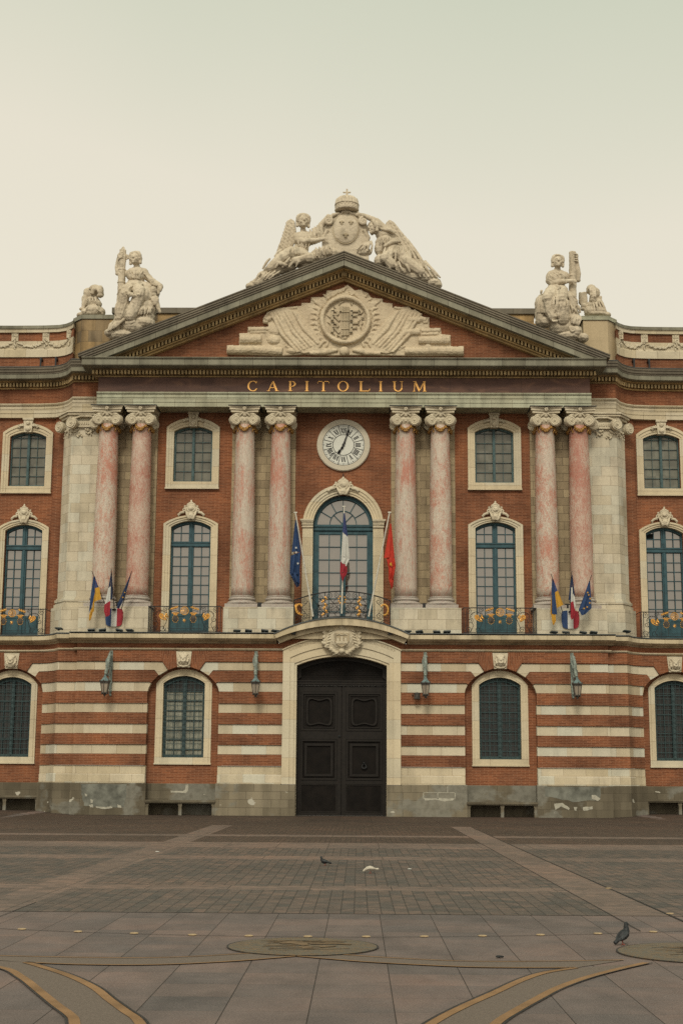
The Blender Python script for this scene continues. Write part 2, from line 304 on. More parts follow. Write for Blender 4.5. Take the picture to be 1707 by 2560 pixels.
# ------------------------------------------------------------------ mesh helpers
class MB:
    def __init__(s): s.v = []; s.f = []; s.m = []; s.u = []; s.sm = []
    def face(s, pts, m=0, uv=None, sm=False):
        i = len(s.v); s.v += [tuple(p) for p in pts]; s.f.append(tuple(range(i, i+len(pts)))); s.m.append(m); s.u.append(uv); s.sm.append(sm)
    def grid(s, P, m=0, UV=None, sm=True, closed=False):
        for j in range(len(P)-1):
            n = len(P[j])
            for i in range(n if closed else n-1):
                k = (i+1) % n
                uv = None if UV is None else [UV[j][i], UV[j][k], UV[j+1][k], UV[j+1][i]]
                s.face([P[j][i], P[j][k], P[j+1][k], P[j+1][i]], m, uv, sm)
    def box(s, x0, x1, y0, y1, z0, z1, m=0):
        a = [(x0,y0,z0),(x1,y0,z0),(x1,y1,z0),(x0,y1,z0),(x0,y0,z1),(x1,y0,z1),(x1,y1,z1),(x0,y1,z1)]
        for q in ((0,1,5,4),(1,2,6,5),(2,3,7,6),(3,0,4,7),(4,5,6,7),(3,2,1,0)): s.face([a[i] for i in q], m)
    def prism(s, poly, y0, y1, m=0, fy=None):
        # outline in x, z pushed from y0 (front) to y1; fy(x) adds a curved plan
        g = fy or (lambda x: 0)
        ar = sum(poly[i][0]*poly[(i+1)%len(poly)][1]-poly[(i+1)%len(poly)][0]*poly[i][1] for i in range(len(poly)))
        if ar < 0: poly = poly[::-1]
        F = [(x, y0+g(x), z) for x, z in poly]; B = [(x, y1+g(x), z) for x, z in poly]
        s.face(F, m); s.face(B[::-1], m)
        n = len(poly)
        for i in range(n):
            j = (i+1) % n; s.face([F[j], F[i], B[i], B[j]], m)
    def ring(s, outer, inner, y0, y1, m=0, closed=False, caps=True):
        # frame between two outlines with the same number of points (x, z)
        n = len(outer); rng = range(n if closed else n-1)
        for i in rng:
            j = (i+1) % n; a, b, c, d = outer[i], outer[j], inner[j], inner[i]
            s.face([(d[0],y0,d[1]),(c[0],y0,c[1]),(b[0],y0,b[1]),(a[0],y0,a[1])], m)
            s.face([(a[0],y0,a[1]),(b[0],y0,b[1]),(b[0],y1,b[1]),(a[0],y1,a[1])], m)
            s.face([(c[0],y0,c[1]),(d[0],y0,d[1]),(d[0],y1,d[1]),(c[0],y1,c[1])], m)
        if not closed and caps:
            for i in (0, n-1):
                a, d = outer[i], inner[i]; s.face([(a[0],y0,a[1]),(d[0],y0,d[1]),(d[0],y1,d[1]),(a[0],y1,a[1])], m)
    def sweepy(s, prof, xs, fy, m=0, caps=True):
        # closed profile [(d, z)], d towards the viewer, swept along x with plan y = fy(x); u follows the arc length
        n = len(prof); L = 0; rows = []; us = []
        for k, x in enumerate(xs):
            if k: L += math.hypot(x-xs[k-1], fy(x)-fy(xs[k-1]))
            rows.append([(x, fy(x)-d, z) for d, z in prof]); us.append(L)
        pl = [0]
        for i in range(n): pl.append(pl[-1] + math.hypot(prof[(i+1)%n][0]-prof[i][0], prof[(i+1)%n][1]-prof[i][1]))
        for k in range(len(xs)-1):
            for i in range(n):
                j = (i+1) % n
                vert = abs(prof[i][0]-prof[j][0]) < abs(prof[i][1]-prof[j][1])*1.2
                v0, v1 = (prof[i][1], prof[j][1]) if vert else (prof[i][1]+prof[i][0], prof[i][1]+prof[j][0])
                u0, u1 = us[k]+xs[0], us[k+1]+xs[0]
                s.face([rows[k][i], rows[k+1][i], rows[k+1][j], rows[k][j]], m, [(u0,v0),(u1,v0),(u1,v1),(u0,v1)])
        if caps:
            s.face(rows[0][::-1], m); s.face(rows[-1], m)
    def lathe(s, prof, c=(0,0,0), n=24, m=0, sm=True, sq=1.0):
        P = [[(c[0]+r*math.cos(2*math.pi*i/n), c[1]+sq*r*math.sin(2*math.pi*i/n), c[2]+z) for i in range(n)] for r, z in prof]
        UV = [[(2*math.pi*i/n*.5, z) for i in range(n)] for r, z in prof]
        s.grid(P, m, None, sm, True)
        s.face(P[-1], m); s.face(P[0][::-1], m)
    def disc(s, c, r, y0, y1, n=32, m=0, r2=0):
        o = [(c[0]+r*math.cos(2*math.pi*i/n), c[1]+r*math.sin(2*math.pi*i/n)) for i in range(n)]
        if r2:
            q = [(c[0]+r2*math.cos(2*math.pi*i/n), c[1]+r2*math.sin(2*math.pi*i/n)) for i in range(n)]
            s.ring(o[::-1], q[::-1], y0, y1, m, True)
        else: s.prism(o, y0, y1, m)
    def tube(s, pts, r, n=6, m=0, caps=True, sm=True):
        pts = [Vector(p) for p in pts]; rr = r if isinstance(r, (list, tuple)) else [r]*len(pts)
        P = []; ref = None
        for i, p in enumerate(pts):
            t = (pts[min(i+1, len(pts)-1)]-pts[max(i-1, 0)])
            if t.length < 1e-9: t = Vector((0,0,1))
            t.normalize()
            if ref is None: ref = Vector((0,1,0)) if abs(t.y) < .9 else Vector((1,0,0))
            a = t.cross(ref)
            if a.length < 1e-6: a = t.orthogonal()
            a.normalize(); b = a.cross(t); ref = b
            P.append([p+(a*math.cos(2*math.pi*k/n)+b*math.sin(2*math.pi*k/n))*rr[i] for k in range(n)])
        s.grid(P, m, None, sm, True)
        if caps: s.face(P[0], m); s.face(P[-1][::-1], m)
    def ball(s, c, r, n=10, m=0, rot=None):
        r = r if isinstance(r, (tuple, list)) else (r, r, r)
        P = []
        for j in range(n//2+1):
            th = math.pi*j/(n//2); row = []
            for i in range(n):
                ph = 2*math.pi*i/n
                q = Vector((r[0]*math.sin(th)*math.cos(ph), r[1]*math.sin(th)*math.sin(ph), -r[2]*math.cos(th)))
                if rot is not None: q = rot @ q
                row.append((c[0]+q.x, c[1]+q.y, c[2]+q.z))
            P.append(row)
        s.grid(P, m, None, True, True)
    def spiral(s, c, r0, turns, w, y, a0=0, cw=1, n=8, m=0, fwd=None):
        pts = []; N = int(turns*10)+2
        for i in range(N):
            t = i/(N-1); a = a0+cw*t*turns*2*math.pi; r = r0*(1-t)**.8 + .012
            pts.append((c[0]+r*math.cos(a), y, c[1]+r*math.sin(a)))
        s.tube(pts, w, 5, m)
    def xf(s, M, start=0):
        s.v[start:] = [tuple(M @ Vector(p)) for p in s.v[start:]]
    def build(s, name, mats, parent=None, weld=False, fixn=False):
        # pieces that stand apart along the front become parts of their own
        if parent is not None and parent.name == 'town_hall' and not weld and not fixn:
            iv = sorted((min(s.v[i][0] for i in f), max(s.v[i][0] for i in f), k) for k, f in enumerate(s.f))
            cl = []; hi = -1e9
            for a, b, k in iv:
                if a > hi+.22: cl.append([])
                cl[-1].append(k); hi = max(hi, b)
            if len(cl) > 1:
                res = []
                for c in cl:
                    q = MB()
                    for k in sorted(c): q.face([s.v[i] for i in s.f[k]], s.m[k], s.u[k], s.sm[k])
                    res.append(q.build1(name, mats, parent))
                return res
        return s.build1(name, mats, parent, weld, fixn)
    def build1(s, name, mats, parent=None, weld=False, fixn=False):
        me = bpy.data.meshes.new(name); me.from_pydata(s.v, [], s.f)
        mats = mats if isinstance(mats, (list, tuple)) else [mats]
        for q in mats: me.materials.append(MATS[q])
        me.polygons.foreach_set('material_index', s.m); me.polygons.foreach_set('use_smooth', s.sm)
        if fixn or weld:
            b = bmesh.new(); b.from_mesh(me)
            if weld: bmesh.ops.remove_doubles(b, verts=b.verts, dist=2e-4)
            if fixn: bmesh.ops.recalc_face_normals(b, faces=b.faces)
            b.to_mesh(me); b.free()
        elif True:
            lay = me.uv_layers.new(name='UVMap'); k = 0
            for p in me.polygons:
                uv = s.u[p.index]; nn = p.normal
                for q, li in enumerate(p.loop_indices):
                    v = me.vertices[me.loops[li].vertex_index].co
                    if uv: lay.data[li].uv = uv[q]
                    elif abs(nn.z) > .75: lay.data[li].uv = (v.x, v.y)
                    elif abs(nn.x) > abs(nn.y): lay.data[li].uv = (v.y+.31, v.z)
                    else: lay.data[li].uv = (v.x, v.z)
        me.update()
        o = bpy.data.objects.new(name, me); col.objects.link(o)
        if parent is not None: o.parent = parent
        return o
def uvfix(o):
    me = o.data
    lay = me.uv_layers.get('UVMap') or me.uv_layers.new(name='UVMap')
    for p in me.polygons:
        nn = p.normal
        for li in p.loop_indices:
            v = me.vertices[me.loops[li].vertex_index].co
            if abs(nn.z) > .75: lay.data[li].uv = (v.x, v.y)
            elif abs(nn.x) > abs(nn.y): lay.data[li].uv = (v.y, v.z)
            else: lay.data[li].uv = (v.x, v.z)
def tag(o, label=None, cat=None, group=None, kind=None):
    if label: o['label'] = label
    if cat: o['category'] = cat
    if group: o['group'] = group
    if kind: o['kind'] = kind
    return o
def thing(name, loc, label, cat, group=None):
    o = bpy.data.objects.new(name, None); o.location = loc; col.objects.link(o); o.empty_display_size = .2
    return tag(o, label, cat, group)
def dup(o, parent=None):
    c = o.copy(); col.objects.link(c)
    if parent is not None: c.parent = parent
    for ch in list(o.children): dup(ch, c)
    return c
def sculpt(mb, name, mat, parent=None, voxel=.035, amp=.02, freq=3.0, stretch=(1,1,.5), smooth=2, seed=0, amp2=0, freq2=9):
    # fuse the modelled volumes into one carved skin, then roughen it with fold-like noise
    me = bpy.data.meshes.new('raw'); me.from_pydata(mb.v, [], mb.f)
    b = bmesh.new(); b.from_mesh(me); bmesh.ops.remove_doubles(b, verts=b.verts, dist=1e-4); bmesh.ops.recalc_face_normals(b, faces=b.faces); b.to_mesh(me); b.free()
    o = bpy.data.objects.new(name, me); col.objects.link(o)
    md = o.modifiers.new('r', 'REMESH'); md.mode = 'VOXEL'; md.voxel_size = voxel
    if smooth: ms = o.modifiers.new('s', 'SMOOTH'); ms.iterations = smooth; ms.factor = .5
    dg = bpy.context.evaluated_depsgraph_get(); dg.update()
    m2 = bpy.data.meshes.new_from_object(o.evaluated_get(dg)); o.modifiers.clear(); o.data = m2; m2.name = name
    off = Vector((seed*7.3, seed*3.1, seed*5.7)); cs = []
    for v in m2.vertices:
        p = v.co; q = Vector((p.x*stretch[0], p.y*stretch[1], p.z*stretch[2]))*freq + off
        d = amp*(1-2*abs(noise.noise(q)))
        if amp2: d += amp2*noise.noise(Vector(p)*freq2+off)
        cs.append(p + v.normal*d)
    for v, c_ in zip(m2.vertices, cs): v.co = c_
    m2.materials.clear(); m2.materials.append(MATS[mat])
    m2.polygons.foreach_set('use_smooth', [True]*len(m2.polygons)); m2.update()
    if parent is not None: o.parent = parent
    return o
def arc(hw, zs, rise, n=16):
    # circular segment over the chord 2*hw, left to right
    if rise >= hw*.999: return [(-hw*math.cos(math.pi*i/n), zs+rise*math.sin(math.pi*i/n)) for i in range(n+1)]
    Rr = (hw*hw+rise*rise)/(2*rise); a = math.asin(hw/Rr); cz = zs+rise-Rr
    return [(Rr*math.sin(-a+2*a*i/n), cz+Rr*math.cos(-a+2*a*i/n)) for i in range(n+1)]
def arch(hw, z0, zs, rise, n=16): return [(-hw, z0)] + arc(hw, zs, rise, n) + [(hw, z0)]
def sh(poly, dx): return [(x+dx, z) for x, z in poly]
def lerp(a, b, t): return a+(b-a)*t
def smst(x, a, b):
    t = max(0, min(1, (x-a)/(b-a))); return t*t*(3-2*t)
def seg(a, b, n): return [lerp(a, b, i/n) for i in range(n+1)]
# ================================================================== the building
hall = thing('town_hall', (0,0,0), 'red brick and pale stone palace with eight pink marble columns and a clock', 'town hall')
TAB = [(0,0),(.3,.48),(.65,.76),(1.0,.90),(1.7,.97),(3.0,1.0),(99,1.0)]
def ftab(x):
    for (a, fa), (b, fb) in zip(TAB, TAB[1:]):
        if x <= b: return lerp(fa, fb, max(0, (x-a)/(b-a)))
    return 1.0
def ent(x): return 1.0 + 1.25*ftab(abs(x)-12.0)       # plan line of the wing entablature
def gwing(x): return .22 + 1.15*ftab(abs(x)-12.0)     # plan line of the wing ground storey
WX = 14.23; WEND = 21.0
XS = [10.78, 11.4, 12.0, 12.08, 12.16, 12.25, 12.35, 12.5, 12.65, 12.8, 13.0, 13.3, 13.7, 14.2, 15.0, 17.0, WEND]
def xs_from(a, b=WEND): return [a]+[x for x in XS if a+.01 < x < b-.01]+[b]
def mir(xs): return [-x for x in xs][::-1]
BAYS = (-6.64, 6.64)
# ---------------------------------------------------------------- ground storey
BANDS = [(5.97,6.32),(5.08,5.47),(4.21,4.59),(3.34,3.73),(2.50,2.88)]
brk = MB(); bnd = MB(); bse = MB(); pli = MB(); pal = MB()
def half_stripes(cx, sg, xe, fy=None, wing=False):
    # striped masonry from the window at cx to the pier edge xe (dx), sg = side
    P = lambda pts: [(cx+sg*a, z) for a, z in pts]
    def put(mb, poly, y): mb.prism(P(poly), y, .9, 0, fy)
    s = .97 if wing else 1.0
    k0 = len(brk.f); put(brk, [(.33*s,6.79),(.27*s,6.12),(.66*s,5.98),(.90*s,6.34),(1.04*s,6.79)], -.067)
    for fi in range(k0, len(brk.f)):   # gauged bricks stand on end in the flat arch
        brk.u[fi] = [(brk.v[i][2], abs(brk.v[i][0]-cx)*(6.0/(brk.v[i][2]-.2))+brk.v[i][1]*.3) for i in brk.f[fi]]
    put(brk, [(.90*s,6.34),(xe,6.34),(xe,6.79),(1.04*s,6.79)], -.065)
    put(bnd, [(.91*s,6.32),(.68*s,5.985),(1.05*s,5.76),(1.23*s,5.985),(xe,5.985),(xe,6.32)], 0)
    put(brk, [(1.24*s,5.965),(1.06*s,5.755),(1.36*s,5.44),(1.42*s,5.49),(xe,5.49),(xe,5.965)], -.065)
    put(bnd, [(1.43*s,5.47),(1.37*s,5.43),(1.46*s,5.25),(1.5*s,5.095),(xe,5.095),(xe,5.47)], 0)
def straight(xa, xb, fy=None):
    lo, hi = min(xa, xb), max(xa, xb)
    xs = [lo, hi] if fy is None else (xs_from(lo, hi) if lo > 0 else mir(xs_from(-hi, -lo)))
    f = fy or (lambda x: 0)
    def st(mb, z0, z1, d): mb.sweepy([(-.9,z0),(d,z0),(d,z1),(-.9,z1)], xs, f)
    for (b0, b1) in BANDS[2:]: st(bnd, b0, b1, 0)
    for z0, z1 in ((4.60,5.085),(3.74,4.20),(2.89,3.33),(2.03,2.49)): st(brk, z0, z1, .065)
    st(bse, 1.66, 2.02, .0); st(bse, 1.31, 1.655, .06)
def stripes_flat(xa, xb):
    pass
for c in BAYS:
    sg = 1 if c > 0 else -1
    half_stripes(c, -sg, abs(c)-2.47); half_stripes(c, sg, 11.16-abs(c))
    straight(sg*2.47, sg*5.14); straight(sg*8.14, sg*11.16)
for sg in (-1, 1):
    # wing: split the curved stretch into narrow prisms so that the courses follow the curve
    def wing_half(side):
        if side < 0:   # inner half, towards the pavilion
            xs = [x for x in xs_from(11.1, 12.80)]
            for z0, z1, mb, d in ((6.34,6.79,brk,.065),(5.985,6.32,bnd,0),(5.49,5.965,brk,.065),(5.095,5.47,bnd,0)):
                k = {6.34:13.33, 5.985:13.03, 5.49:12.86, 5.095:12.80}[z0]
                xx = xs_from(11.1, k); xx = xx if sg > 0 else mir(xx)
                mb.sweepy([(-.9,z0),(d,z0),(d,z1),(-.9,z1)], xx, gwing)
            P = lambda pts: [(sg*(WX-a), z) for a, z in pts]
            brk.prism(P([(.33,6.79),(.27,6.12),(.66,5.98),(.90,6.34),(.90,6.79)]), -.067, .9, 0, gwing)
            bnd.prism(P([(.90,6.32),(.67,5.985),(1.05,5.76),(1.2,5.985),(1.2,6.32)]), -.002, .9, 0, gwing)
            brk.prism(P([(1.2,5.965),(1.06,5.755),(1.36,5.44),(1.37,5.965)]), -.067, .9, 0, gwing)
            bnd.prism(P([(1.37,5.47),(1.35,5.43),(1.43,5.095),(1.43,5.47)]), -.002, .9, 0, gwing)
            straight(sg*11.1, sg*12.80, gwing)
        else:
            half_stripes(sg*WX, sg, WEND-WX, gwing, True); straight(sg*(WX+1.45), sg*WEND, gwing)
    wing_half(-1); wing_half(1)
    # plinths
    def pl(a, b, y, f=None, pli=pli):
        lo, hi = (a, b) if sg > 0 else (-b, -a)
        xs = [lo, hi] if f is None else (xs_from(a, b) if sg > 0 else mir(xs_from(a, b)))
        pli.sweepy([(-1.2,-.3),(y,-.3),(y,1.27),(y-.03,1.31),(-1.2,1.31)], xs, f or (lambda x: 0))
    pl(2.50, 5.20, .13, None, pal); pl(8.08, 11.22, .13); pl(11.22, 12.86, .10, gwing); pl(15.6, WEND, .10, gwing)
    pal.box(*sorted((sg*1.90, sg*2.50)), -.15, .9, -.3, 1.27)
brk.build('striped_brickwork', 'brick', hall); bnd.build('stone_banding', 'band_stone', hall)
bse.build('base_course', 'base_course', hall); pli.build('plinth', 'plinth_stone', hall); pal.build('plinth', 'plinth_pale', hall)
# recessed bay walls with brick, pierced by the windows
def wall_with_opening(mb, cx, x0, x1, z0, z1, op, y, th=.5):
    # op: outline of the opening around cx from arch(); front sheet plus reveal
    hw = op[-1][0]; zb = op[0][1]
    F = lambda pts: mb.face([(x, y, z) for x, z in pts])
    F([(x0,z0),(cx-hw,z0),(cx-hw,z1),(x0,z1)]); F([(cx+hw,z0),(x1,z0),(x1,z1),(cx+hw,z1)])
    if zb > z0+.01: F([(cx-hw,z0),(cx+hw,z0),(cx+hw,zb),(cx-hw,zb)])
    for a, b in zip(op[1:-1], op[2:-1]): F([(cx+a[0],a[1]),(cx+b[0],b[1]),(cx+b[0],z1),(cx+a[0],z1)])
    for a, b in zip(op, op[1:]): mb.face([(cx+a[0],y,a[1]),(cx+b[0],y,b[1]),(cx+b[0],y+th,b[1]),(cx+a[0],y+th,a[1])])
G_OUT = dict(hw=1.175, z0=2.08, zs=5.43, rise=.62); G_IN = dict(hw=.875, z0=2.36, zs=5.45, rise=.31)
rb = MB()
for c in BAYS: wall_with_opening(rb, c, c-1.62, c+1.62, 1.29, 6.2, arch(.88, 2.36, 5.45, .31), .32)
for sg in (-1, 1): wall_with_opening(rb, sg*WX, sg*WX-1.75, sg*WX+1.75, 1.29, 6.2, arch(.85, 2.36, 5.45, .31), 1.62)
rb.build('recess_wall', 'brick', hall)
rp_ = MB()
for c in BAYS: rp_.box(c-1.56, c+1.56, .30, 1.1, .52, 1.29); rp_.box(c-1.56, c+1.56, .72, 1.2, -.3, .519)
for sg in (-1, 1): rp_.box(sg*WX-1.5, sg*WX+1.5, 1.58, 2.4, .65, 1.29); rp_.box(sg*WX-1.5, sg*WX+1.5, 2.0, 2.4, -.3, .649)
rp_.build('recess_plinth', 'plinth_stone', hall)
# string course and the brick strip under the main ledge
st = MB(); sb = MB()
def both(fn):
    for sg in (-1, 1): fn(sg)
ident = lambda x: 0
SP = [(-.5,6.795),(.04,6.795),(.10,6.83),(.13,6.86),(.13,6.90),(-.5,6.90)]
def _s(sg):
    lo, hi = sorted((sg*2.49, sg*11.30)); st.sweepy(SP, [lo, hi], ident)
    xs = xs_from(11.1); xs = xs if sg > 0 else mir(xs); st.sweepy(SP, xs, gwing)
    lo, hi = sorted((sg*2.49, sg*11.16)); sb.sweepy([(-.5,6.90),(.05,6.90),(.05,7.12),(-.5,7.12)], [lo, hi], ident)
    xs = xs_from(11.1); xs = xs if sg > 0 else mir(xs); sb.sweepy([(-.5,6.90),(.05,6.90),(.05,7.12),(-.5,7.12)], xs, gwing)
both(_s)
st.build('string_course', 'wing_stone', hall); sb.build('ledge_brick', 'brick_dark', hall)
LP = [(-1.4,7.10),(.10,7.10),(.22,7.16),(.40,7.20),(.52,7.26),(.58,7.28),(.58,7.44),(.52,7.47),(-1.4,7.50)]
ld = MB(); lf = MB()
def _l(sg):
    lo, hi = sorted((sg*2.74, sg*11.42)); ld.sweepy(LP, [lo, hi], ident)
    lf.box(lo, hi, -.60, 1.0, 7.502, 7.53)
    xs = xs_from(11.1); xs = xs if sg > 0 else mir(xs)
    ld.sweepy(LP, xs, lambda x: gwing(x)+.1); lf.sweepy([(-1.4,7.502),(.60,7.475),(.60,7.52),(-1.4,7.53)], xs, lambda x: gwing(x)+.1)
both(_l)
ld.build('main_ledge', 'ledge_stone', hall); lf.build('lead_flashing', 'lead', hall)
# arched hump of the ledge over the doorway
def arcxz(hw, z0, z1, n=20): return arc(hw, z0, z1-z0, n)
hp = MB(); hf = MB(); hb = MB()
top, mid, low = arcxz(2.82, 7.44, 8.13), arcxz(2.74, 7.28, 7.84), arcxz(2.60, 7.10, 7.66)
hp.ring(top, mid, -.72, 1.2); hp.ring([(x, z-.002) for x, z in mid], low, -.45, 1.2)
hf.ring([(x*1.005, z+.05) for x, z in top], [(x, z+.004) for x, z in top], -.76, 1.2)
o_out = arcxz(2.47, 6.83, 7.42)
hb.ring([(x, z+.05) for x, z in arcxz(2.60, 7.06, 7.63)], [(x*2.6/2.47, z-.05) for x, z in o_out], -.07, .9)
hp.build('arched_hood', 'ledge_stone', hall, fixn=True); hf.build('hood_flashing', 'lead', hall); hb.build('hood_brick', 'brick', hall)
# fill behind the hood so that the balcony stands on something
fl = MB(); fl.prism([(x, z-.1) for x, z in top]+[(2.82,7.3),(-2.82,7.3)], -.3, 1.2); fl.build('balcony_floor', 'ledge_stone', hall)
# ---------------------------------------------------------------- doorway
ds = MB()
O1 = [(-2.47,1.29)]+arcxz(2.47,6.83,7.42)+[(2.47,1.29)]; I1 = [(-2.17,1.29)]+arcxz(2.17,6.52,7.02)+[(2.17,1.29)]
I2 = [(-1.99,1.29)]+arcxz(1.99,6.28,6.70)+[(1.99,1.29)]; I3 = [(-1.89,1.29)]+arcxz(1.89,6.21,6.60)+[(1.89,1.29)]
ds.ring(O1, I1, -.14, .6); ds.ring(I1, I2, -.09, .6); ds.ring(I2, I3, -.04, .9)
for sg in (-1, 1): ds.box(*sorted((sg*1.89, sg*1.905)), .3, .9, 0, 1.29)
ds.ring([(x, z+.045) for x, z in arcxz(2.50,6.83,7.42)], [(x, z-.012) for x, z in arcxz(2.50,6.83,7.42)], -.19, .3)
ds.build('door_surround', 'jamb_stone', hall)
# worn lettering-like carving along the arch: short upright relief strokes, unreadable
ins = MB()
for sg in (-1, 1):
    x = sg*.98
    while abs(x) < 2.36:
        Rr = (2.47**2+.59**2)/(2*.59); zc = 7.42-Rr; a = x/Rr
        for hh in ((.0,.10),) if random.random() < .75 else ((.0,.03),(.06,.10)):
            r0 = Rr-.155+hh[0]; r1 = Rr-.155+hh[1]
            ins.prism([(r0*math.sin(a)-.008, zc+r0*math.cos(a)), (r0*math.sin(a)+.008, zc+r0*math.cos(a)), (r1*math.sin(a)+.008, zc+r1*math.cos(a)), (r1*math.sin(a)-.008, zc+r1*math.cos(a))], -.155, -.1)
        x += sg*random.uniform(.035, .075)
ins.build('carved_inscription', 'dark_carving', hall)
door = MB()
door.prism([(-1.9,5.62)]+[(x, z) for x, z in arcxz(1.92,6.22,6.62)]+[(1.9,5.62)], .55, .7)
dob = door.build('wooden_door', 'door_wood', hall)
dm = MB(); dm.box(-1.9,1.9,.46,.6,5.40,5.62); dm.box(-1.9,1.9,.42,.6,5.56,5.60); dm.box(-1.9,1.9,.43,.6,5.44,5.47)
dm.ring([(-1.88,5.63)]+arcxz(1.88,6.2,6.59)+[(1.88,5.63)], [(-1.72,5.75)]+arcxz(1.72,6.08,6.44)+[(1.72,5.75)], .47, .6)
for k in range(7): dm.box(-1.7,1.7,.535-.01*(k%2),.6,5.76+.09*k,5.765+.09*k)
dm.build('transom_panel', 'door_moulding', dob)
def rounded_panel(cx, z0, z1, hw, sg):
    # baroque shield panel with swept corners
    P = []; zm, hh = (z0+z1)/2, (z1-z0)/2
    N = 64
    for i in range(N):
        a = 2*math.pi*i/N; c_, s_ = math.cos(a), math.sin(a)
        e = 5.0
        r = (abs(c_)**e+abs(s_)**e)**(-1/e)
        x, z = c_*r*hw, s_*r*hh
        z += (.10 if z > 0 else -.10)*(-math.cos(x/hw*math.pi*.98))*.55*(1 if abs(s_) > .5 else 0)
        P.append((cx+x, zm+z))
    return P
for sg in (-1, 1):
    L = MB(); lo, hi = sorted((sg*.012, sg*1.885)); L.box(lo-.012 if sg > 0 else lo, hi if sg > 0 else hi+.011, .58, .72, 0.02, 5.398)
    leaf = L.build('door_leaf', 'door_wood', dob)
    D = MB(); xa, xb = lo+.0, hi
    cx = (lo+hi)/2
    D.box(lo, lo+.17, .535, .6, .02, 5.39); D.box(hi-.17, hi, .535, .6, .02, 5.39)
    for z0, z1 in ((.02,.14),(1.30,1.46),(3.16,3.50),(5.14,5.39)): D.box(lo+.17, hi-.17, .535, .6, z0, z1)
    def rect(x0, x1, z0, z1): return [(x0,z0),(x0,z1),(x1,z1),(x1,z0)]
    def frame(a, b, y0): D.ring(a, b, y0, .6, 0, True)
    frame(rect(lo+.18,hi-.18,3.51,5.13), rect(lo+.27,hi-.27,3.60,5.04), .505)
    frame(rect(lo+.30,hi-.30,3.63,5.01), rect(lo+.34,hi-.34,3.67,4.97), .545)
    frame(rect(lo+.18,hi-.18,1.47,3.15), rect(lo+.26,hi-.26,1.55,3.07), .505)
    frame(rect(lo+.34,hi-.34,1.62,2.98), rect(lo+.44,hi-.44,1.72,2.88), .515)
    frame(rect(lo+.18,hi-.18,.15,1.29), rect(lo+.22,hi-.22,.19,1.25), .55)
    p1 = rounded_panel(cx, 3.74, 4.88, .55, sg); p2 = rounded_panel(cx, 3.80, 4.82, .47, sg)
    D.ring(p1[::-1], p2[::-1], .50, .6, 0, True)
    D.build('door_moulding', 'door_moulding', leaf)
    K = MB()
    if sg > 0:
        K.disc((cx, 2.05), .10, .50, .6, 14, 0, .065); K.ball((cx, .50, 2.17), .05, 8); K.tube([(cx-.12,.49,2.02),(cx-.05,.48,1.95),(cx+.05,.48,1.95),(cx+.12,.49,2.02)], .018, 6)
    else: K.ball((hi-.08, .5, 3.28), .045, 10); K.disc((hi-.08, 3.28), .06, .52, .6, 12)
    K.build('door_knocker' if sg > 0 else 'door_knob', 'iron', leaf)
# carved shield with leaves over the doorway
em = MB()
em.ball((0,-.30,7.34), (.66,.16,.58), 20); em.ball((0,-.38,7.34), (.50,.13,.47), 20)
em.ball((0,-.42,7.80), (.14,.12,.2), 10); em.ball((0,-.45,6.78), (.13,.12,.11), 10)
for sg in (-1, 1):
    for k in range(15):
        a = R(-100+k*13); r0 = .60; L = .30+.08*math.sin(k*1.7)
        bx, bz = math.cos(a)*r0*1.10, 7.36+math.sin(a)*r0*.95
        ox = math.cos(a+1.05)*L; oz = math.sin(a+1.05)*L
        em.tube([(sg*bx,-.28,bz),(sg*(bx+ox*.6),-.36,bz+oz*.5),(sg*(bx+ox),-.27,bz+oz*.95)], [.05,.085,.02], 6)
        em.tube([(sg*bx,-.24,bz),(sg*(bx+ox*.3),-.32,bz+oz*.8),(sg*(bx+ox*.55),-.25,bz+oz*1.15)], [.04,.06,.015], 6)
    em.tube([(sg*.1,-.38,7.86),(sg*.3,-.40,7.98),(sg*.42,-.34,7.88),(sg*.34,-.36,7.78)], [.07,.07,.06,.03], 6)
    for k in range(6):
        em.tube([(sg*(.40+.03*k),-.42,7.66-.12*k),(sg*(.55+.02*k),-.44,7.60-.12*k)], [.045,.02], 5)
emo = sculpt(em, 'carved_emblem', 'capital_stone', hall, .016, .010, 7, (1,1,1), 0, 3)
es = MB()
es.prism([(-.31,7.52),(.31,7.52),(.31,7.22),(.2,7.04),(0,6.94),(-.2,7.04),(-.31,7.22)], -.535, -.45)
esh = es.build('arms_shield', 'dark_carving', emo)
ec = MB()
for x, h in ((-.16,.18),(0,.24),(.16,.18)):
    ec.box(x-.05, x+.05, -.57, -.53, 7.10, 7.14+h)
    for q in (-.035, 0.0, .035): ec.box(x+q-.01, x+q+.01, -.57, -.53, 7.14+h, 7.165+h)
ec.box(-.24,.24,-.56,-.53,7.08,7.18); ec.tube([(-.22,-.55,7.45),(-.1,-.56,7.48),(0,-.56,7.44),(.12,-.56,7.48),(.22,-.55,7.44)], .022, 5)
ec.build('castle_relief', 'capital_stone', esh)
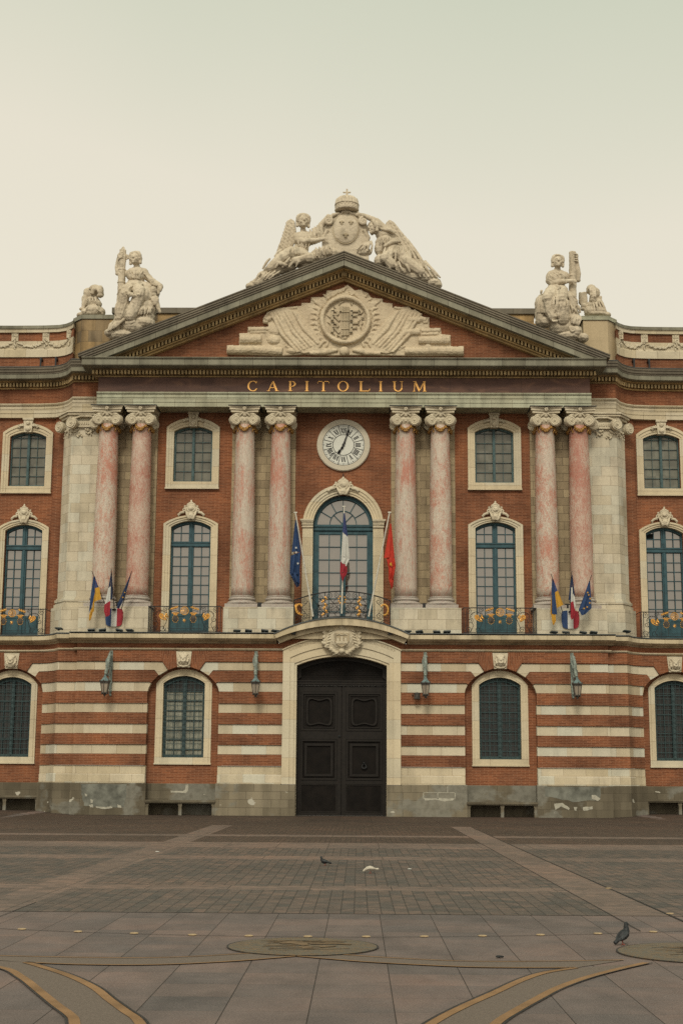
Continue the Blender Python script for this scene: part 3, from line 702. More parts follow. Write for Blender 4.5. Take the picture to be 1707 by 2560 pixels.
# ---------------------------------------------------------------- upper wall
up_w = MB(); ZW0, ZW1 = 7.40, 17.60
UP_O = dict(hw=1.17, z0=14.01, zs=16.80, rise=.42); UP_I = dict(hw=.85, z0=14.34, zs=16.62, rise=.23)
TL_O = dict(hw=1.19, z0=7.5, zs=12.45, rise=.37); TL_I = dict(hw=.875, z0=7.55, zs=12.32, rise=.27)
YW = 1.25
for c in BAYS:
    wall_with_opening(up_w, c, c-2.0, c+2.0, ZW0, 13.2, arch(.88, 7.52, 12.33, .27), YW)
    wall_with_opening(up_w, c, c-2.0, c+2.0, 13.2, ZW1, arch(.86, 14.33, 16.63, .23), YW)
wall_with_opening(up_w, 0, -2.4, 2.4, ZW0, ZW1, arch(1.32, 7.52, 12.41, 1.36, 24), YW)
up_w.build('upper_brick_wall', 'brick', hall)
pw = MB()
for sg in (-1, 1):
    pw.box(*sorted((sg*2.10, sg*4.90)), YW-.08, YW+.4, 7.4, 17.6); pw.box(*sorted((sg*8.20, sg*10.95)), YW-.08, YW+.4, 7.4, 17.6)
pw.build('respond_wall', 'ashlar_brown', hall)
# wing brick wall above: sheet that follows the curve
ww = MB()
for sg in (-1, 1):
    wall_with_opening(ww, sg*WX, sg*WX-1.2, sg*WX+1.2, ZW0, 13.2, arch(.82, 7.52, 12.33, .27), 2.40)
    wall_with_opening(ww, sg*WX, sg*WX-1.2, sg*WX+1.2, 13.2, ZW1, arch(.80, 14.33, 16.63, .23), 2.40)
    for a, b in ((12.2, WX-1.2), (WX+1.2, WEND)):
        xs = xs_from(a, b)
        for k in range(len(xs)-1):
            f = lambda x: 2.40 if x >= WX-1.21 else min(2.40, ent(x)+.17)
            p = [(sg*xs[k], f(xs[k])), (sg*xs[k+1], f(xs[k+1]))]
            if sg < 0: p = p[::-1]
            u0 = p[0][0]-p[0][1]*sg*.8; u1 = p[1][0]-p[1][1]*sg*.8
            ww.face([(p[0][0],p[0][1],ZW0),(p[1][0],p[1][1],ZW0),(p[1][0],p[1][1],ZW1),(p[0][0],p[0][1],ZW1)], 0, [(u0,ZW0),(u1,ZW0),(u1,ZW1),(u0,ZW1)])
ww.build('wing_brick_wall', 'brick', hall)
# corner pilasters with a splayed outer face
pi_ = MB(); pb = MB(); pp = MB()
def plan(pts, z0, z1, mb, grow=0):
    n = len(pts)
    for i in range(n-1):
        a, b = pts[i], pts[i+1]; L = math.hypot(a[0]-b[0], a[1]-b[1]); u = abs(a[0])+a[1]*.3
        mb.face([(a[0],a[1],z0),(b[0],b[1],z0),(b[0],b[1],z1),(a[0],a[1],z1)], 0, [(u,z0),(u+L,z0),(u+L,z1),(u,z1)])
    mb.face([(p[0],p[1],z1) for p in pts]); 
for sg in (-1, 1):
    def Q(pts):
        q = [(sg*x, y) for x, y in pts]; return q if sg > 0 else q[::-1]
    base = lambda g: Q([(10.6, 1.05-g),(12.0+g*.4, 1.05-g),(12.47+g, 1.72-g*.4),(12.47+g, 3.0)])
    plan(base(0), 9.15, 17.6, pi_)
    for z0, z1, g in ((9.10,9.17,.05),(8.98,9.10,.11),(8.90,8.98,.07),(8.74,8.90,.14)): plan(base(g), z0, z1, pb)
    plan(base(.24), 7.4, 8.742, pp)
pi_.build('corner_pilaster', 'ashlar', hall); pb.build('pilaster_base', 'ashlar', hall); pp.build('pilaster_pedestal', 'ashlar', hall)
# pedestals under the column pairs
pd = MB()
for a, b in ((2.05,5.04),(8.18,11.18)):
    for sg in (-1, 1): pd.box(*sorted((sg*a, sg*b)), -.02, 1.25, 7.45, 8.665)
pd.build('column_pedestal', 'ashlar', hall)
ho = MB()
for x in (-9.54,-3.49,3.47,9.53): ho.box(x-.09, x+.09, .0, .3, 8.67, 8.86)
ho.build('drain_block', 'iron', hall)

# ---------------------------------------------------------------- plaster repairs and flaking on the plinth
def patch(name, mat, pts, y, seed=0, jit=.02, n=5):
    r = random.Random(seed); P = []
    for (a, b) in zip(pts, pts[1:]+pts[:1]):
        for k in range(n):
            t = k/n; P.append((lerp(a[0],b[0],t)+r.uniform(-jit,jit), max(.03, min(1.262, lerp(a[1],b[1],t)+r.uniform(-jit,jit)))))
    m = MB(); m.prism(P, y-.005, y+.02); m.build1(name, mat, hall)
L7 = lambda pts: [(-11.17+(x-470)*.00636, 1.31-(z-1035)*.0062) for x, z in pts]
R9 = lambda pts: [(8.08+(x-608)*.00633, 1.31-(z-1045)*.0062) for x, z in pts]
D8 = lambda pts: [(2.49+(x-1158)*.00637, 1.28-(z-1105)*.0062) for x, z in pts]
patch('grey_wash', 'wash_grey', L7([(535,1042),(830,1042),(832,1120),(820,1190),(700,1200),(560,1188),(540,1110)]), -.13, 1, .025)
patch('grey_wash', 'wash_grey', R9([(655,1052),(1020,1052),(1015,1138),(840,1150),(660,1118)]), -.13, 2, .025)
for k, q in enumerate(([(590,1180),(618,1178),(620,1198),(600,1196)], [(635,1190),(700,1196),(735,1188),(745,1200),(690,1208),(640,1202)], [(775,1176),(800,1184),(805,1200),(780,1198)], [(560,1108),(578,1112),(576,1128),(564,1124)], [(600,1146),(618,1148),(616,1168),(602,1170)])):
    patch('plaster_flake', 'plaster', L7(q), -.137, 10+k, .01, 3)
for k, q in enumerate(([(715,1165),(770,1160),(815,1190),(812,1206),(760,1182),(725,1206)], [(845,1185),(865,1185),(860,1210),(845,1205)], [(900,1186),(965,1180),(965,1200),(905,1210)], [(960,1105),(985,1105),(1020,1130),(1000,1145),(960,1130)])):
    patch('plaster_flake', 'plaster', R9(q), -.137, 20+k, .01, 3)
for k, q in enumerate(([(1300,1150),(1505,1150),(1505,1154),(1300,1154)], [(1298,1152),(1303,1152),(1303,1195),(1298,1195)], [(1390,1152),(1395,1152),(1395,1195),(1390,1195)], [(1502,1152),(1507,1152),(1507,1195),(1502,1195)], [(1454,1112),(1459,1112),(1459,1150),(1454,1150)], [(1300,1188),(1350,1192),(1400,1186),(1470,1190),(1505,1186),(1490,1202),(1440,1210),(1380,1200),(1310,1204)])):
    patch('mortar_line', 'plaster', D8(q), -.13, 30+k, .002 if k < 5 else .012, 3)
patch('plaster_flake', 'plaster', L7([(1110,1086),(1190,1088),(1206,1080),(1208,1045),(1226,1043),(1226,1085),(1210,1102),(1170,1098),(1112,1098)]), .30, 40, .008, 3)
# ---------------------------------------------------------------- columns
YC = .60
def shaft_mesh():
    m = MB(); prof = []
    for i in range(19):
        t = i/18; z = 9.17+t*(16.46-9.17); r = .487 if t < .3 else lerp(.487, .408, ((t-.3)/.7)**1.5)
        prof.append((r, z))
    prof += [(.445,16.50),(.445,16.56),(.41,16.60),(.41,16.75)]
    m.lathe(prof, (0,0,0), 40); return m
def base_mesh():
    m = MB()
    pr = [(.52,9.18),(.52,9.14),(.50,9.12)]
    for k in range(7): a = math.pi*k/6; pr.append((.53+.055*math.sin(a), 9.11-.06*(1-math.cos(a))))
    pr += [(.53,8.985),(.545,8.95)]
    for k in range(7): a = math.pi*k/6; pr.append((.58+.085*math.sin(a), 8.94-.07*(1-math.cos(a))))
    m.lathe(pr[::-1], (0,0,0), 40); m.box(-.695,.695,-.62,.62,8.665,8.805); return m
def capital_mesh():
    m = MB()
    # abacus with hollow sides
    for z0, z1, w in ((17.20,17.30,.60),(17.302,17.40,.66),(17.402,17.465,.70)):
        P = []
        for k in range(4):
            a = R(45+90*k); b = R(45+90*(k+1))
            for t in range(8):
                f = t/8; x = lerp(math.cos(a), math.cos(b), f)*w*1.40; y = lerp(math.sin(a), math.sin(b), f)*w*1.40
                d = .085*math.sin(math.pi*f); L = math.hypot(x, y); P.append((x*(1-d/L), y*(1-d/L)))
        for i in range(32):
            j = (i+1) % 32; m.face([(P[i][0],P[i][1],z0),(P[j][0],P[j][1],z0),(P[j][0],P[j][1],z1),(P[i][0],P[i][1],z1)])
        m.face([(x,y,z1) for x,y in P]); m.face([(x,y,z0) for x,y in P][::-1])
    m.lathe([(.40,16.70),(.47,16.80),(.52,16.92),(.50,17.05),(.52,17.21)], (0,0,0), 28)
    for i in range(16):
        a = 2*math.pi*i/16; m.ball((.47*math.cos(a), .47*math.sin(a), 16.88), (.07,.07,.10), 6)
    # volutes: rolled scrolls at the four corners, mostly facing front and back
    for sx in (-1, 1):
        for sy in (-1, 1):
            k0 = len(m.v)
            for r, h in ((.235,.10),(.19,.125),(.145,.105)): m.disc((0,0), r, -h, h, 22)
            for s2 in (-1, 1):
                m.spiral((0,0), .215, 2.4, .028, s2*.115, R(100), -sx)
                m.ball((0, s2*.13, 0), .05, 8)
            m.tube([(0,0,.215),(-sx*.16,0,.30),(-sx*.30,-sy*(-.04),.34)], [.09,.10,.05], 8)
            m.xf(Matrix.Translation((sx*.43, sy*.47, 16.86)) @ Matrix.Rotation(sx*sy*R(24), 4, 'Z'), k0)
    # drop under the outer volutes and the rosette on the abacus
    for sy in (-1, 1):
        for a in range(6): m.ball((.05*math.cos(a), sy*.66, 17.34+.05*math.sin(a)), .045, 6)
        m.ball((0, sy*.52, 17.10), (.10,.08,.09), 8); m.tube([(-.22,sy*.5,17.05),(-.08,sy*.56,17.16),(.08,sy*.56,17.16),(.22,sy*.5,17.05)], [.03,.05,.05,.03], 6)
    return m
def garland_mesh():
    m = MB(); rnd = random.Random(4)
    for face in range(4):
        a0 = R(face*90)
        for i in range(34):
            t = i/33; ang = R(-90)+a0+R(-40+80*t); z = 16.78-.34*math.sin(math.pi*t)**.8
            th = .035+.04*math.sin(math.pi*t); r = .455+.02*math.sin(math.pi*t)
            for q in range(2):
                m.ball((r*math.cos(ang)+rnd.uniform(-.02,.02), r*math.sin(ang)+rnd.uniform(-.02,.02), z+rnd.uniform(-.04,.04)), rnd.uniform(.6,1.05)*th, 6)
        for i in range(12):
            ang = R(-45)+a0; t = i/11
            m.ball((.47*math.cos(ang)+rnd.uniform(-.04,.04), .47*math.sin(ang)+rnd.uniform(-.03,.03), 16.80-.42*t), (.055*(1-.4*t)), 6)
    return m
COLX = [-10.28,-8.82,-4.29,-2.73,2.71,4.22,8.79,10.26]
CM = ['pink_marble','red_marble','grey_marble','grey_marble','grey_marble','pink_marble','pink_marble','red_marble']
sm_, bm_, cm_, gm_ = shaft_mesh(), base_mesh(), capital_mesh(), garland_mesh()
c0 = sm_.build('column', 'pink_marble', hall, weld=True); b0 = bm_.build('column_base', 'base_marble', c0)
k0 = cm_.build('capital', 'capital_stone', c0)
lm_ = MB(); lm_.prism([(-.71,17.466),(.71,17.466),(.71,17.485),(-.71,17.485)], -.74, .6); lm_.build('capital_flashing', 'lead', c0); g0 = gm_.build('garland', 'old_gilt', c0)
for i, x in enumerate(COLX):
    c = c0 if i == 0 else dup(c0, hall)
    if i:
        c.data = c0.data.copy(); 
    c.data.materials[0] = MATS[CM[i]]
    c.location = (x, YC, 0)
for i, c in enumerate([o for o in hall.children if o.name.startswith('column') and 'pedestal' not in o.name]):
    c.rotation_euler.z = R(90*(i % 4)); 
    for ch in c.children: ch.rotation_euler.z = -c.rotation_euler.z
# pilaster capitals
def pil_cap(sg):
    m = MB()
    plan_pts = lambda g: [(sg*10.7, 1.05-g),(sg*(12.05+g*.5), 1.05-g),(sg*(12.5+g), 1.7-g*.3),(sg*(12.5+g), 2.4)]
    for z0, z1, g in ((17.16,17.26,.10),(17.27,17.36,.20),(17.37,17.44,.26)):
        pts = plan_pts(g); pts = pts if sg > 0 else pts[::-1]
        for a, b in zip(pts, pts[1:]): m.face([(a[0],a[1],z0),(b[0],b[1],z0),(b[0],b[1],z1),(a[0],a[1],z1)])
        m.face([(p[0],p[1],z1) for p in pts]); m.face([(p[0],p[1],z0) for p in pts][::-1])
    for cx, cy, rot in ((11.95,.82,R(20)),(12.62,1.62,R(38)),(10.95,.86,0)):
        k0 = len(m.v)
        for r, h in ((.25,.10),(.2,.125),(.15,.105)): m.disc((0,0), r, -h, h, 22)
        m.spiral((0,0), .225, 2.4, .03, -.115, R(100), -1 if cx > 11.5 else 1); m.ball((0,-.13,0), .055, 8)
        m.xf(Matrix.Translation((sg*cx, cy, 16.87)) @ Matrix.Rotation(sg*rot, 4, 'Z') @ Matrix.Diagonal((sg,1,1,1)), k0)
    m.box(*sorted((sg*10.9, sg*11.95)), .92, 1.2, 16.72, 17.0)
    for k in range(9): m.ball((sg*(11.05+.1*k), .93, 16.88), (.045,.06,.08), 6)
    m.tube([(sg*10.8,.9,17.12),(sg*11.2,.86,17.2),(sg*11.6,.86,17.2),(sg*11.9,.9,17.1)], .05, 6)
    rnd = random.Random(9)
    for k in range(70):
        t = rnd.random(); x = 11.0+1.45*t; y = 1.02 if x < 12.02 else 1.02+(x-12.02)*1.42
        m.ball((sg*x, y-.02, 16.66-.30*rnd.random()*(.5+.8*abs(math.sin(x*5)))), rnd.uniform(.03,.06), 6)
    return m.build('pilaster_capital', 'capital_stone', hall)
for sg in (-1, 1): pil_cap(sg)
# ---------------------------------------------------------------- entablature of the centre
XA = 10.78
ar = MB()
AP = [(-1.2,17.47),(0,17.47),(0,17.66),(.025,17.665),(.025,17.86),(.05,17.865),(.05,18.0),(.09,18.02),(.12,18.06),(.12,18.10),(-1.2,18.10)]
ar.sweepy(AP, [-XA, XA], lambda x: .17); ar.build('architrave', 'architrave_stone', hall)
fr = MB(); fr.box(-10.74, 10.74, .17, 1.4, 18.101, 18.785); fr.build('frieze', 'frieze_marble', hall)
bd = MB(); bd.sweepy([(-1.2,18.787),(.05,18.787),(.07,18.83),(.10,18.84),(.0,18.845),(.0,19.045),(.18,19.05),(.24,19.07),(.30,19.10),(-1.2,19.10)], [-10.86, 10.86], lambda x: .17)
bd.build('bed_moulding', 'bed_ochre', hall)
dn = MB(); n = 141
for i in range(n):
    x = -10.93+i*(21.86/(n-1)); dn.box(x-.044, x+.044, -.13, .18, 18.865, 19.035)
for sg in (-1, 1):
    for k in range(5): dn.box(*sorted((sg*10.84, sg*10.98)), .12+.155*k, .215+.155*k, 18.865, 19.035)
dn.build('dentil_course', 'dentil_ochre', hall)
co = MB(); co.sweepy([(-1.2,19.102),(.78,19.102),(.80,19.14),(.80,19.36),(.84,19.38),(.88,19.42),(.88,19.445),(-1.2,19.445)], [-11.34, 11.34], lambda x: .12)
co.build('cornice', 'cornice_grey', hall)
# raking cornice and pediment
SL = (24.27-19.58)/11.49; AZ = 24.27
def rake(mb, a, b, y0, y1, zc=19.448, xmax=11.49, inset=0):
    for sg in (-1, 1):
        def xat(o): return min(xmax, (AZ-o-zc)/SL)
        xa, xb = xat(a), xat(b); P = [(0, AZ-a),(sg*xa, AZ-a-SL*xa)]
        if xa >= xmax-1e-6: P.append((sg*xmax, max(zc, AZ-b-SL*xmax)))
        P += [(sg*xb, AZ-b-SL*xb),(0, AZ-b)]
        Q = [P[0]]
        for p in P[1:]:
            if math.hypot(p[0]-Q[-1][0], p[1]-Q[-1][1]) > 1e-4: Q.append(p)
        k0 = len(mb.f); mb.prism(Q, y0, y1)
        for fi in range(k0, len(mb.f)):   # run the joints along the slope
            vs = [mb.v[i] for i in mb.f[fi]]; mb.u[fi] = [(abs(v[0])*1.08+v[1]*.01, AZ-SL*abs(v[0])-v[2]) for v in vs]
rc = MB(); rake(rc, 0, .05, -.84, 1.0); rake(rc, .052, .15, -.80, 1.0); rake(rc, .152, .24, -.76, 1.0); rake(rc, .242, .33, -.71, 1.0)
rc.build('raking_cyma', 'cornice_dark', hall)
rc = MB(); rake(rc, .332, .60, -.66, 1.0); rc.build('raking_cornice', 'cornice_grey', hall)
rb2 = MB(); rake(rb2, .602, .64, -.40, .9); rake(rb2, .642, .70, -.20, .9); rake(rb2, .702, .885, .12, .9); rake(rb2, .887, .95, -.06, .9); rake(rb2, .952, 1.04, .06, .9)
rb2.build('raking_bed', 'bed_ochre', hall)
rb2 = MB()
n = 62
for sg in (-1, 1):
    for i in range(n):
        x = .085+i*.157
        if AZ-SL*x-.90 < 19.46: break
        x0, x1 = sg*(x-.042 if i else 0.05), sg*(x+.042)
        rb2.prism([(x0, AZ-SL*abs(x0)-.703),(x1, AZ-SL*abs(x1)-.703),(x1, AZ-SL*abs(x1)-.875),(x0, AZ-SL*abs(x0)-.875)], -.14, .2)
rb2.prism([(-.05,AZ-.72),(.05,AZ-.72),(.05,AZ-.90),(-.05,AZ-.90)], -.16, .1)
rb2.build('raking_dentils', 'dentil_ochre', hall)
ty = MB(); ty.prism([(-10.2,19.3),(10.2,19.3),(0,AZ-.95)], .32, .9); ty.build('tympanum', 'brick', hall)
sp2 = MB()
for x in (-4.9,-1.73,1.43,4.66): 
    sp2.box(x-.42 if x < 0 else x-.42, x+.42, -.2, .3, 19.447, 19.53)
sp2.build('ledge_slab', 'cornice_grey', hall)
rf = MB()
for sg in (-1, 1): rf.face([(0,.9,AZ-.03),(0,9,AZ-.03),(sg*11.4,9,19.6),(sg*11.4,.9,19.6)][::sg])
rf.build('gable_roof', 'lead', hall)
# ---------------------------------------------------------------- wing entablature, parapet, attic
wa = MB(); wf = MB(); wb = MB(); wd = MB(); wc = MB(); wc2 = MB(); wl_ = MB()
pc = MB(); pbk = MB(); pst = MB(); pgs = MB(); prb = MB()
def par(x): return ent(x)+.12
for sg in (-1, 1):
    S = lambda xs: xs if sg > 0 else mir(xs)
    xs = S(xs_from(10.70)); e = ent
    wa.sweepy([(-.6,17.47),(0,17.47),(0,17.66),(.025,17.665),(.025,17.86),(.05,17.865),(.05,17.98),(.10,18.0),(.14,18.05),(.14,18.09),(-.6,18.09)], xs, e)
    wf.sweepy([(-.6,18.092),(-.02,18.092),(-.02,18.785),(-.6,18.785)], xs, e)
    wb.sweepy([(-.6,18.787),(.05,18.787),(.07,18.83),(.10,18.84),(.0,18.845),(.0,19.045),(.16,19.05),(.22,19.08),(.28,19.12),(-.6,19.12)], xs, e)
    x = 10.95
    while x < 20:
        y = ent(x); wd.box(sg*x-.043, sg*x+.043, y-.22, y+.01, 18.865, 19.035)
        sl_ = abs(ent(x+.05)-ent(x-.05))/.1; x += .155/math.sqrt(1+sl_*sl_*.6)
    wc.sweepy([(-.6,19.122),(.58,19.122),(.60,19.14),(.60,19.33),(-.6,19.33)], xs, e)
    wc2.sweepy([(-.6,19.332),(.62,19.332),(.64,19.39),(.68,19.41),(.70,19.49),(.74,19.53),(.76,19.62),(-.6,19.66)], xs, e)
    wl_.sweepy([(-.6,19.662),(.78,19.622),(.78,19.65),(-.6,19.72)], xs, e)
    xp = S(xs_from(12.2))
    pc.sweepy([(-.6,21.66),(.16,21.66),(.16,21.80),(-.6,21.84)], xp, par)
    pst.sweepy([(-.6,21.49),(.10,21.49),(.10,21.60),(.13,21.655),(-.6,21.655)], xp, par)
    pbk.sweepy([(-.6,21.10),(0,21.10),(0,21.488),(-.6,21.488)], xp, par)
    pgs.sweepy([(-.6,20.32),(.10,20.32),(.10,20.66),(.05,20.70),(.02,20.72),(.02,21.098),(-.6,21.098)], xp, par)
    prb.sweepy([(-.6,19.66),(.02,19.66),(.02,20.318),(-.6,20.318)], xp, par)
wa.build('wing_architrave', 'wing_stone', hall); wf.build('wing_frieze', 'brick_dark', hall); wb.build('wing_bed_moulding', 'bed_ochre', hall)
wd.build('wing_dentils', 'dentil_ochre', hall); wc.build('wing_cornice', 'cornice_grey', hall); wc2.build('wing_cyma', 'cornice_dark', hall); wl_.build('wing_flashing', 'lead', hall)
par_o = pgs.build('parapet', 'wing_stone', hall)
def sided(mb, name, mat):
    r = mb.build(name, mat, hall)
    for o in (r if isinstance(r, list) else [r]): o.parent = par_o[0] if sum(v.co.x for v in o.data.vertices) < 0 else par_o[1]
for a in ((pc,'parapet_cap','cornice_grey'),(pst,'parapet_moulding','wing_stone'),(pbk,'parapet_brick','brick'),(prb,'parapet_foot','brick')): sided(*a)
blk = MB(); gar = MB(); rnd = random.Random(12)
for sg in (-1, 1):
    for i, x in enumerate((12.42, 13.62, 15.05, 16.5)):
        y = par(x); blk.box(sg*x-.155, sg*x+.155, y-.05, y+.2, 21.098, 21.485)
        for q in (-1, 1): gar.spiral((sg*x+q*.075, 21.37), .07, 1.2, .02, y-.06, R(90), q); gar.ball((sg*x+q*.075, y-.05, 21.37), .035, 6)
        for k in range(9): gar.ball((sg*x+rnd.uniform(-.05,.05), y-.06, 21.22-.06*k), rnd.uniform(.04,.06), 6)
    for a, b in ((12.42,13.62),(13.62,15.05),(15.05,16.5)):
        N = int((b-a)*17)
        for k in range(N):
            t = k/(N-1); x = lerp(a+.14, b-.14, t); z = 21.02-.20*math.sin(math.pi*t)+.0*rnd.random(); y = par(x)
            rr = rnd.uniform(.035,.07)+.02*math.sin(math.pi*t)
            gar.ball((sg*x, y-.05, z+rnd.uniform(-.04,.04)), rr, 6)
            if rnd.random() < .4: gar.ball((sg*x, y-.03, z-.12), .03, 6)
sided(blk, 'parapet_block', 'wing_stone'); sided(gar, 'stone_garland', 'capital_stone')
bk = MB()
for sg in (-1, 1):
    for x in (13.05, 13.75): 
        y = par(x); bk.box(sg*x-.05, sg*x+.05, y-.3, y, 20.12, 20.22); bk.box(sg*x-.035, sg*x+.035, y-.34, y-.28, 19.75, 20.24)
bk.build('gutter_bracket', 'iron', hall)
ap = MB(); ac = MB()
for sg in (-1, 1):
    def poly(g): 
        xi = 10.72 if sg > 0 else 9.7
        q = [(sg*(xi-g),1.42-g),(sg*(11.82+g*.4),1.42-g),(sg*(12.27+g),1.95-g*.4),(sg*(12.27+g),3.4),(sg*(xi-g),3.4)]
        return q if sg > 0 else q[::-1]
    def pl2(mb, g, z0, z1):
        p = poly(g); n = len(p)
        for i in range(n):
            a, b = p[i], p[(i+1)%n]; L = math.hypot(a[0]-b[0], a[1]-b[1])
            mb.face([(a[0],a[1],z0),(b[0],b[1],z0),(b[0],b[1],z1),(a[0],a[1],z1)], 0 if sg < 0 else 1, [(0,z0),(L,z0),(L,z1),(0,z1)])
        mb.face([(q[0],q[1],z1) for q in p], 0 if sg < 0 else 1)
    pl2(ap, 0, 19.4, 21.86); pl2(ac, .06, 21.862, 22.05)
ap.build('statue_pedestal', ['attic_stone','attic_pale'], hall); ac.build('pedestal_cap', ['cornice_grey','architrave_stone'], hall)
at = MB(); at.box(-10.7, 8.75, 3.2, 8, 19.5, 22.72); at.box(8.76, 11.0, 3.25, 8, 19.5, 22.3)
at.build('attic_wall', 'attic_stone', hall)
at = MB(); at.box(-10.8, 8.85, 3.1, 8.1, 22.722, 22.98); at.build('attic_cap', 'cornice_dark', hall)
# ---------------------------------------------------------------- gilt inscription
def stroke(m, pts, y0, y1): m.prism(pts, y0, y1)
def bar(m, x0, z0, x1, z1, w, y0, y1):
    d = math.hypot(x1-x0, z1-z0); nx, nz_ = -(z1-z0)/d*w/2, (x1-x0)/d*w/2
    m.prism([(x0+nx,z0+nz_),(x1+nx,z1+nz_),(x1-nx,z1-nz_),(x0-nx,z0-nz_)], y0, y1)
def bow(m, c, rx, rz, a0, a1, thick, thin, y0, y1, n=28):
    # modulated curve: heavy where it runs upright
    P = []; Q = []
    for i in range(n+1):
        a = lerp(a0, a1, i/n); w_ = thin+(thick-thin)*abs(math.cos(a))**1.4
        P.append((c[0]+rx*math.cos(a), c[1]+rz*math.sin(a))); Q.append((c[0]+(rx-w_)*math.cos(a), c[1]+(rz-w_)*math.sin(a)))
    if a1 > a0: m.ring(P[::-1], Q[::-1], y0, y1)
    else: m.ring(P, Q, y0, y1)
H = .455; ZB = 18.175; TK, TN = .082, .032
def letter(ch, x, m, y0=.145, y1=.171):
    def V(xx, w=TK, z0=0, z1=H): m.prism([(x+xx-w/2,ZB+z0),(x+xx+w/2,ZB+z0),(x+xx+w/2,ZB+z1),(x+xx-w/2,ZB+z1)], y0, y1)
    def serif(xx, z, w=.17): m.prism([(x+xx-w/2,ZB+z),(x+xx+w/2,ZB+z),(x+xx+w/2,ZB+z+.022),(x+xx-w/2,ZB+z+.022)], y0-.001, y1)
    def B(a, b, c, d, w): bar(m, x+a, ZB+b, x+c, ZB+d, w, y0, y1)
    if ch == 'I': V(0); serif(0, 0); serif(0, H-.022)
    elif ch == 'C':
        bow(m, (x+.03, ZB+H/2), .24, H/2+.008, R(42), R(318), .078, .028, y0, y1)
        B(.19,.36,.205,.46,.022); B(.185,.07,.205,.12,.03)
    elif ch == 'O': bow(m, (x, ZB+H/2), .245, H/2+.008, 0, 2*math.pi, .078, .028, y0, y1, 44)
    elif ch == 'A':
        B(.0,H-.01,.175,.01,TK); B(-.015,H-.03,-.18,.01,TN); B(-.115,.15,.10,.15,.028); serif(-.19,0,.13); serif(.185,0,.17)
    elif ch == 'P':
        V(-.10); serif(-.10,0,.18); serif(-.11,H-.022,.13)
        bow(m, (x-.03, ZB+H*.72), .175, H*.28, R(-90), R(90), .078, .028, y0, y1)
        B(-.12,H-.014,-.02,H-.014,.028); B(-.1,H*.44+.014,-.02,H*.44+.014,.028)
    elif ch == 'T':
        V(0); serif(0,0,.19); B(-.25,H-.016,.25,H-.016,.032); B(-.235,H,-.25,H-.10,.026); B(.235,H,.25,H-.10,.026)
    elif ch == 'L':
        V(-.15); serif(-.15,0,.19); serif(-.15,H-.022,.18); B(-.15,.016,.22,.016,.032); B(.205,0,.235,.11,.03)
    elif ch == 'U':
        V(-.155,TK,.15,H); V(.16,TN,.15,H); serif(-.155,H-.022,.18); serif(.16,H-.022,.15)
        P = [(x-.196+.0, ZB+.16)]; 
        bow(m, (x, ZB+.165), .196, .172, R(180), R(360), .07, .035, y0, y1)
    elif ch == 'M':
        B(-.20,H,-.225,0,TN); B(.205,H,.225,0,TK); B(-.19,H,0.005,.01,TK); B(.20,H,.005,.01,TN)
        serif(-.235,0,.12); serif(.23,0,.17); serif(-.215,H-.022,.10); serif(.215,H-.022,.12)
ib = MB()
for ch, x in zip('CAPITOLIUM', (-3.99,-3.09,-2.23,-1.60,-.88,-.02,.91,1.62,2.38,3.31)): letter(ch, x, ib)
ib.build('gilt_letter', 'gilt_letter', hall)
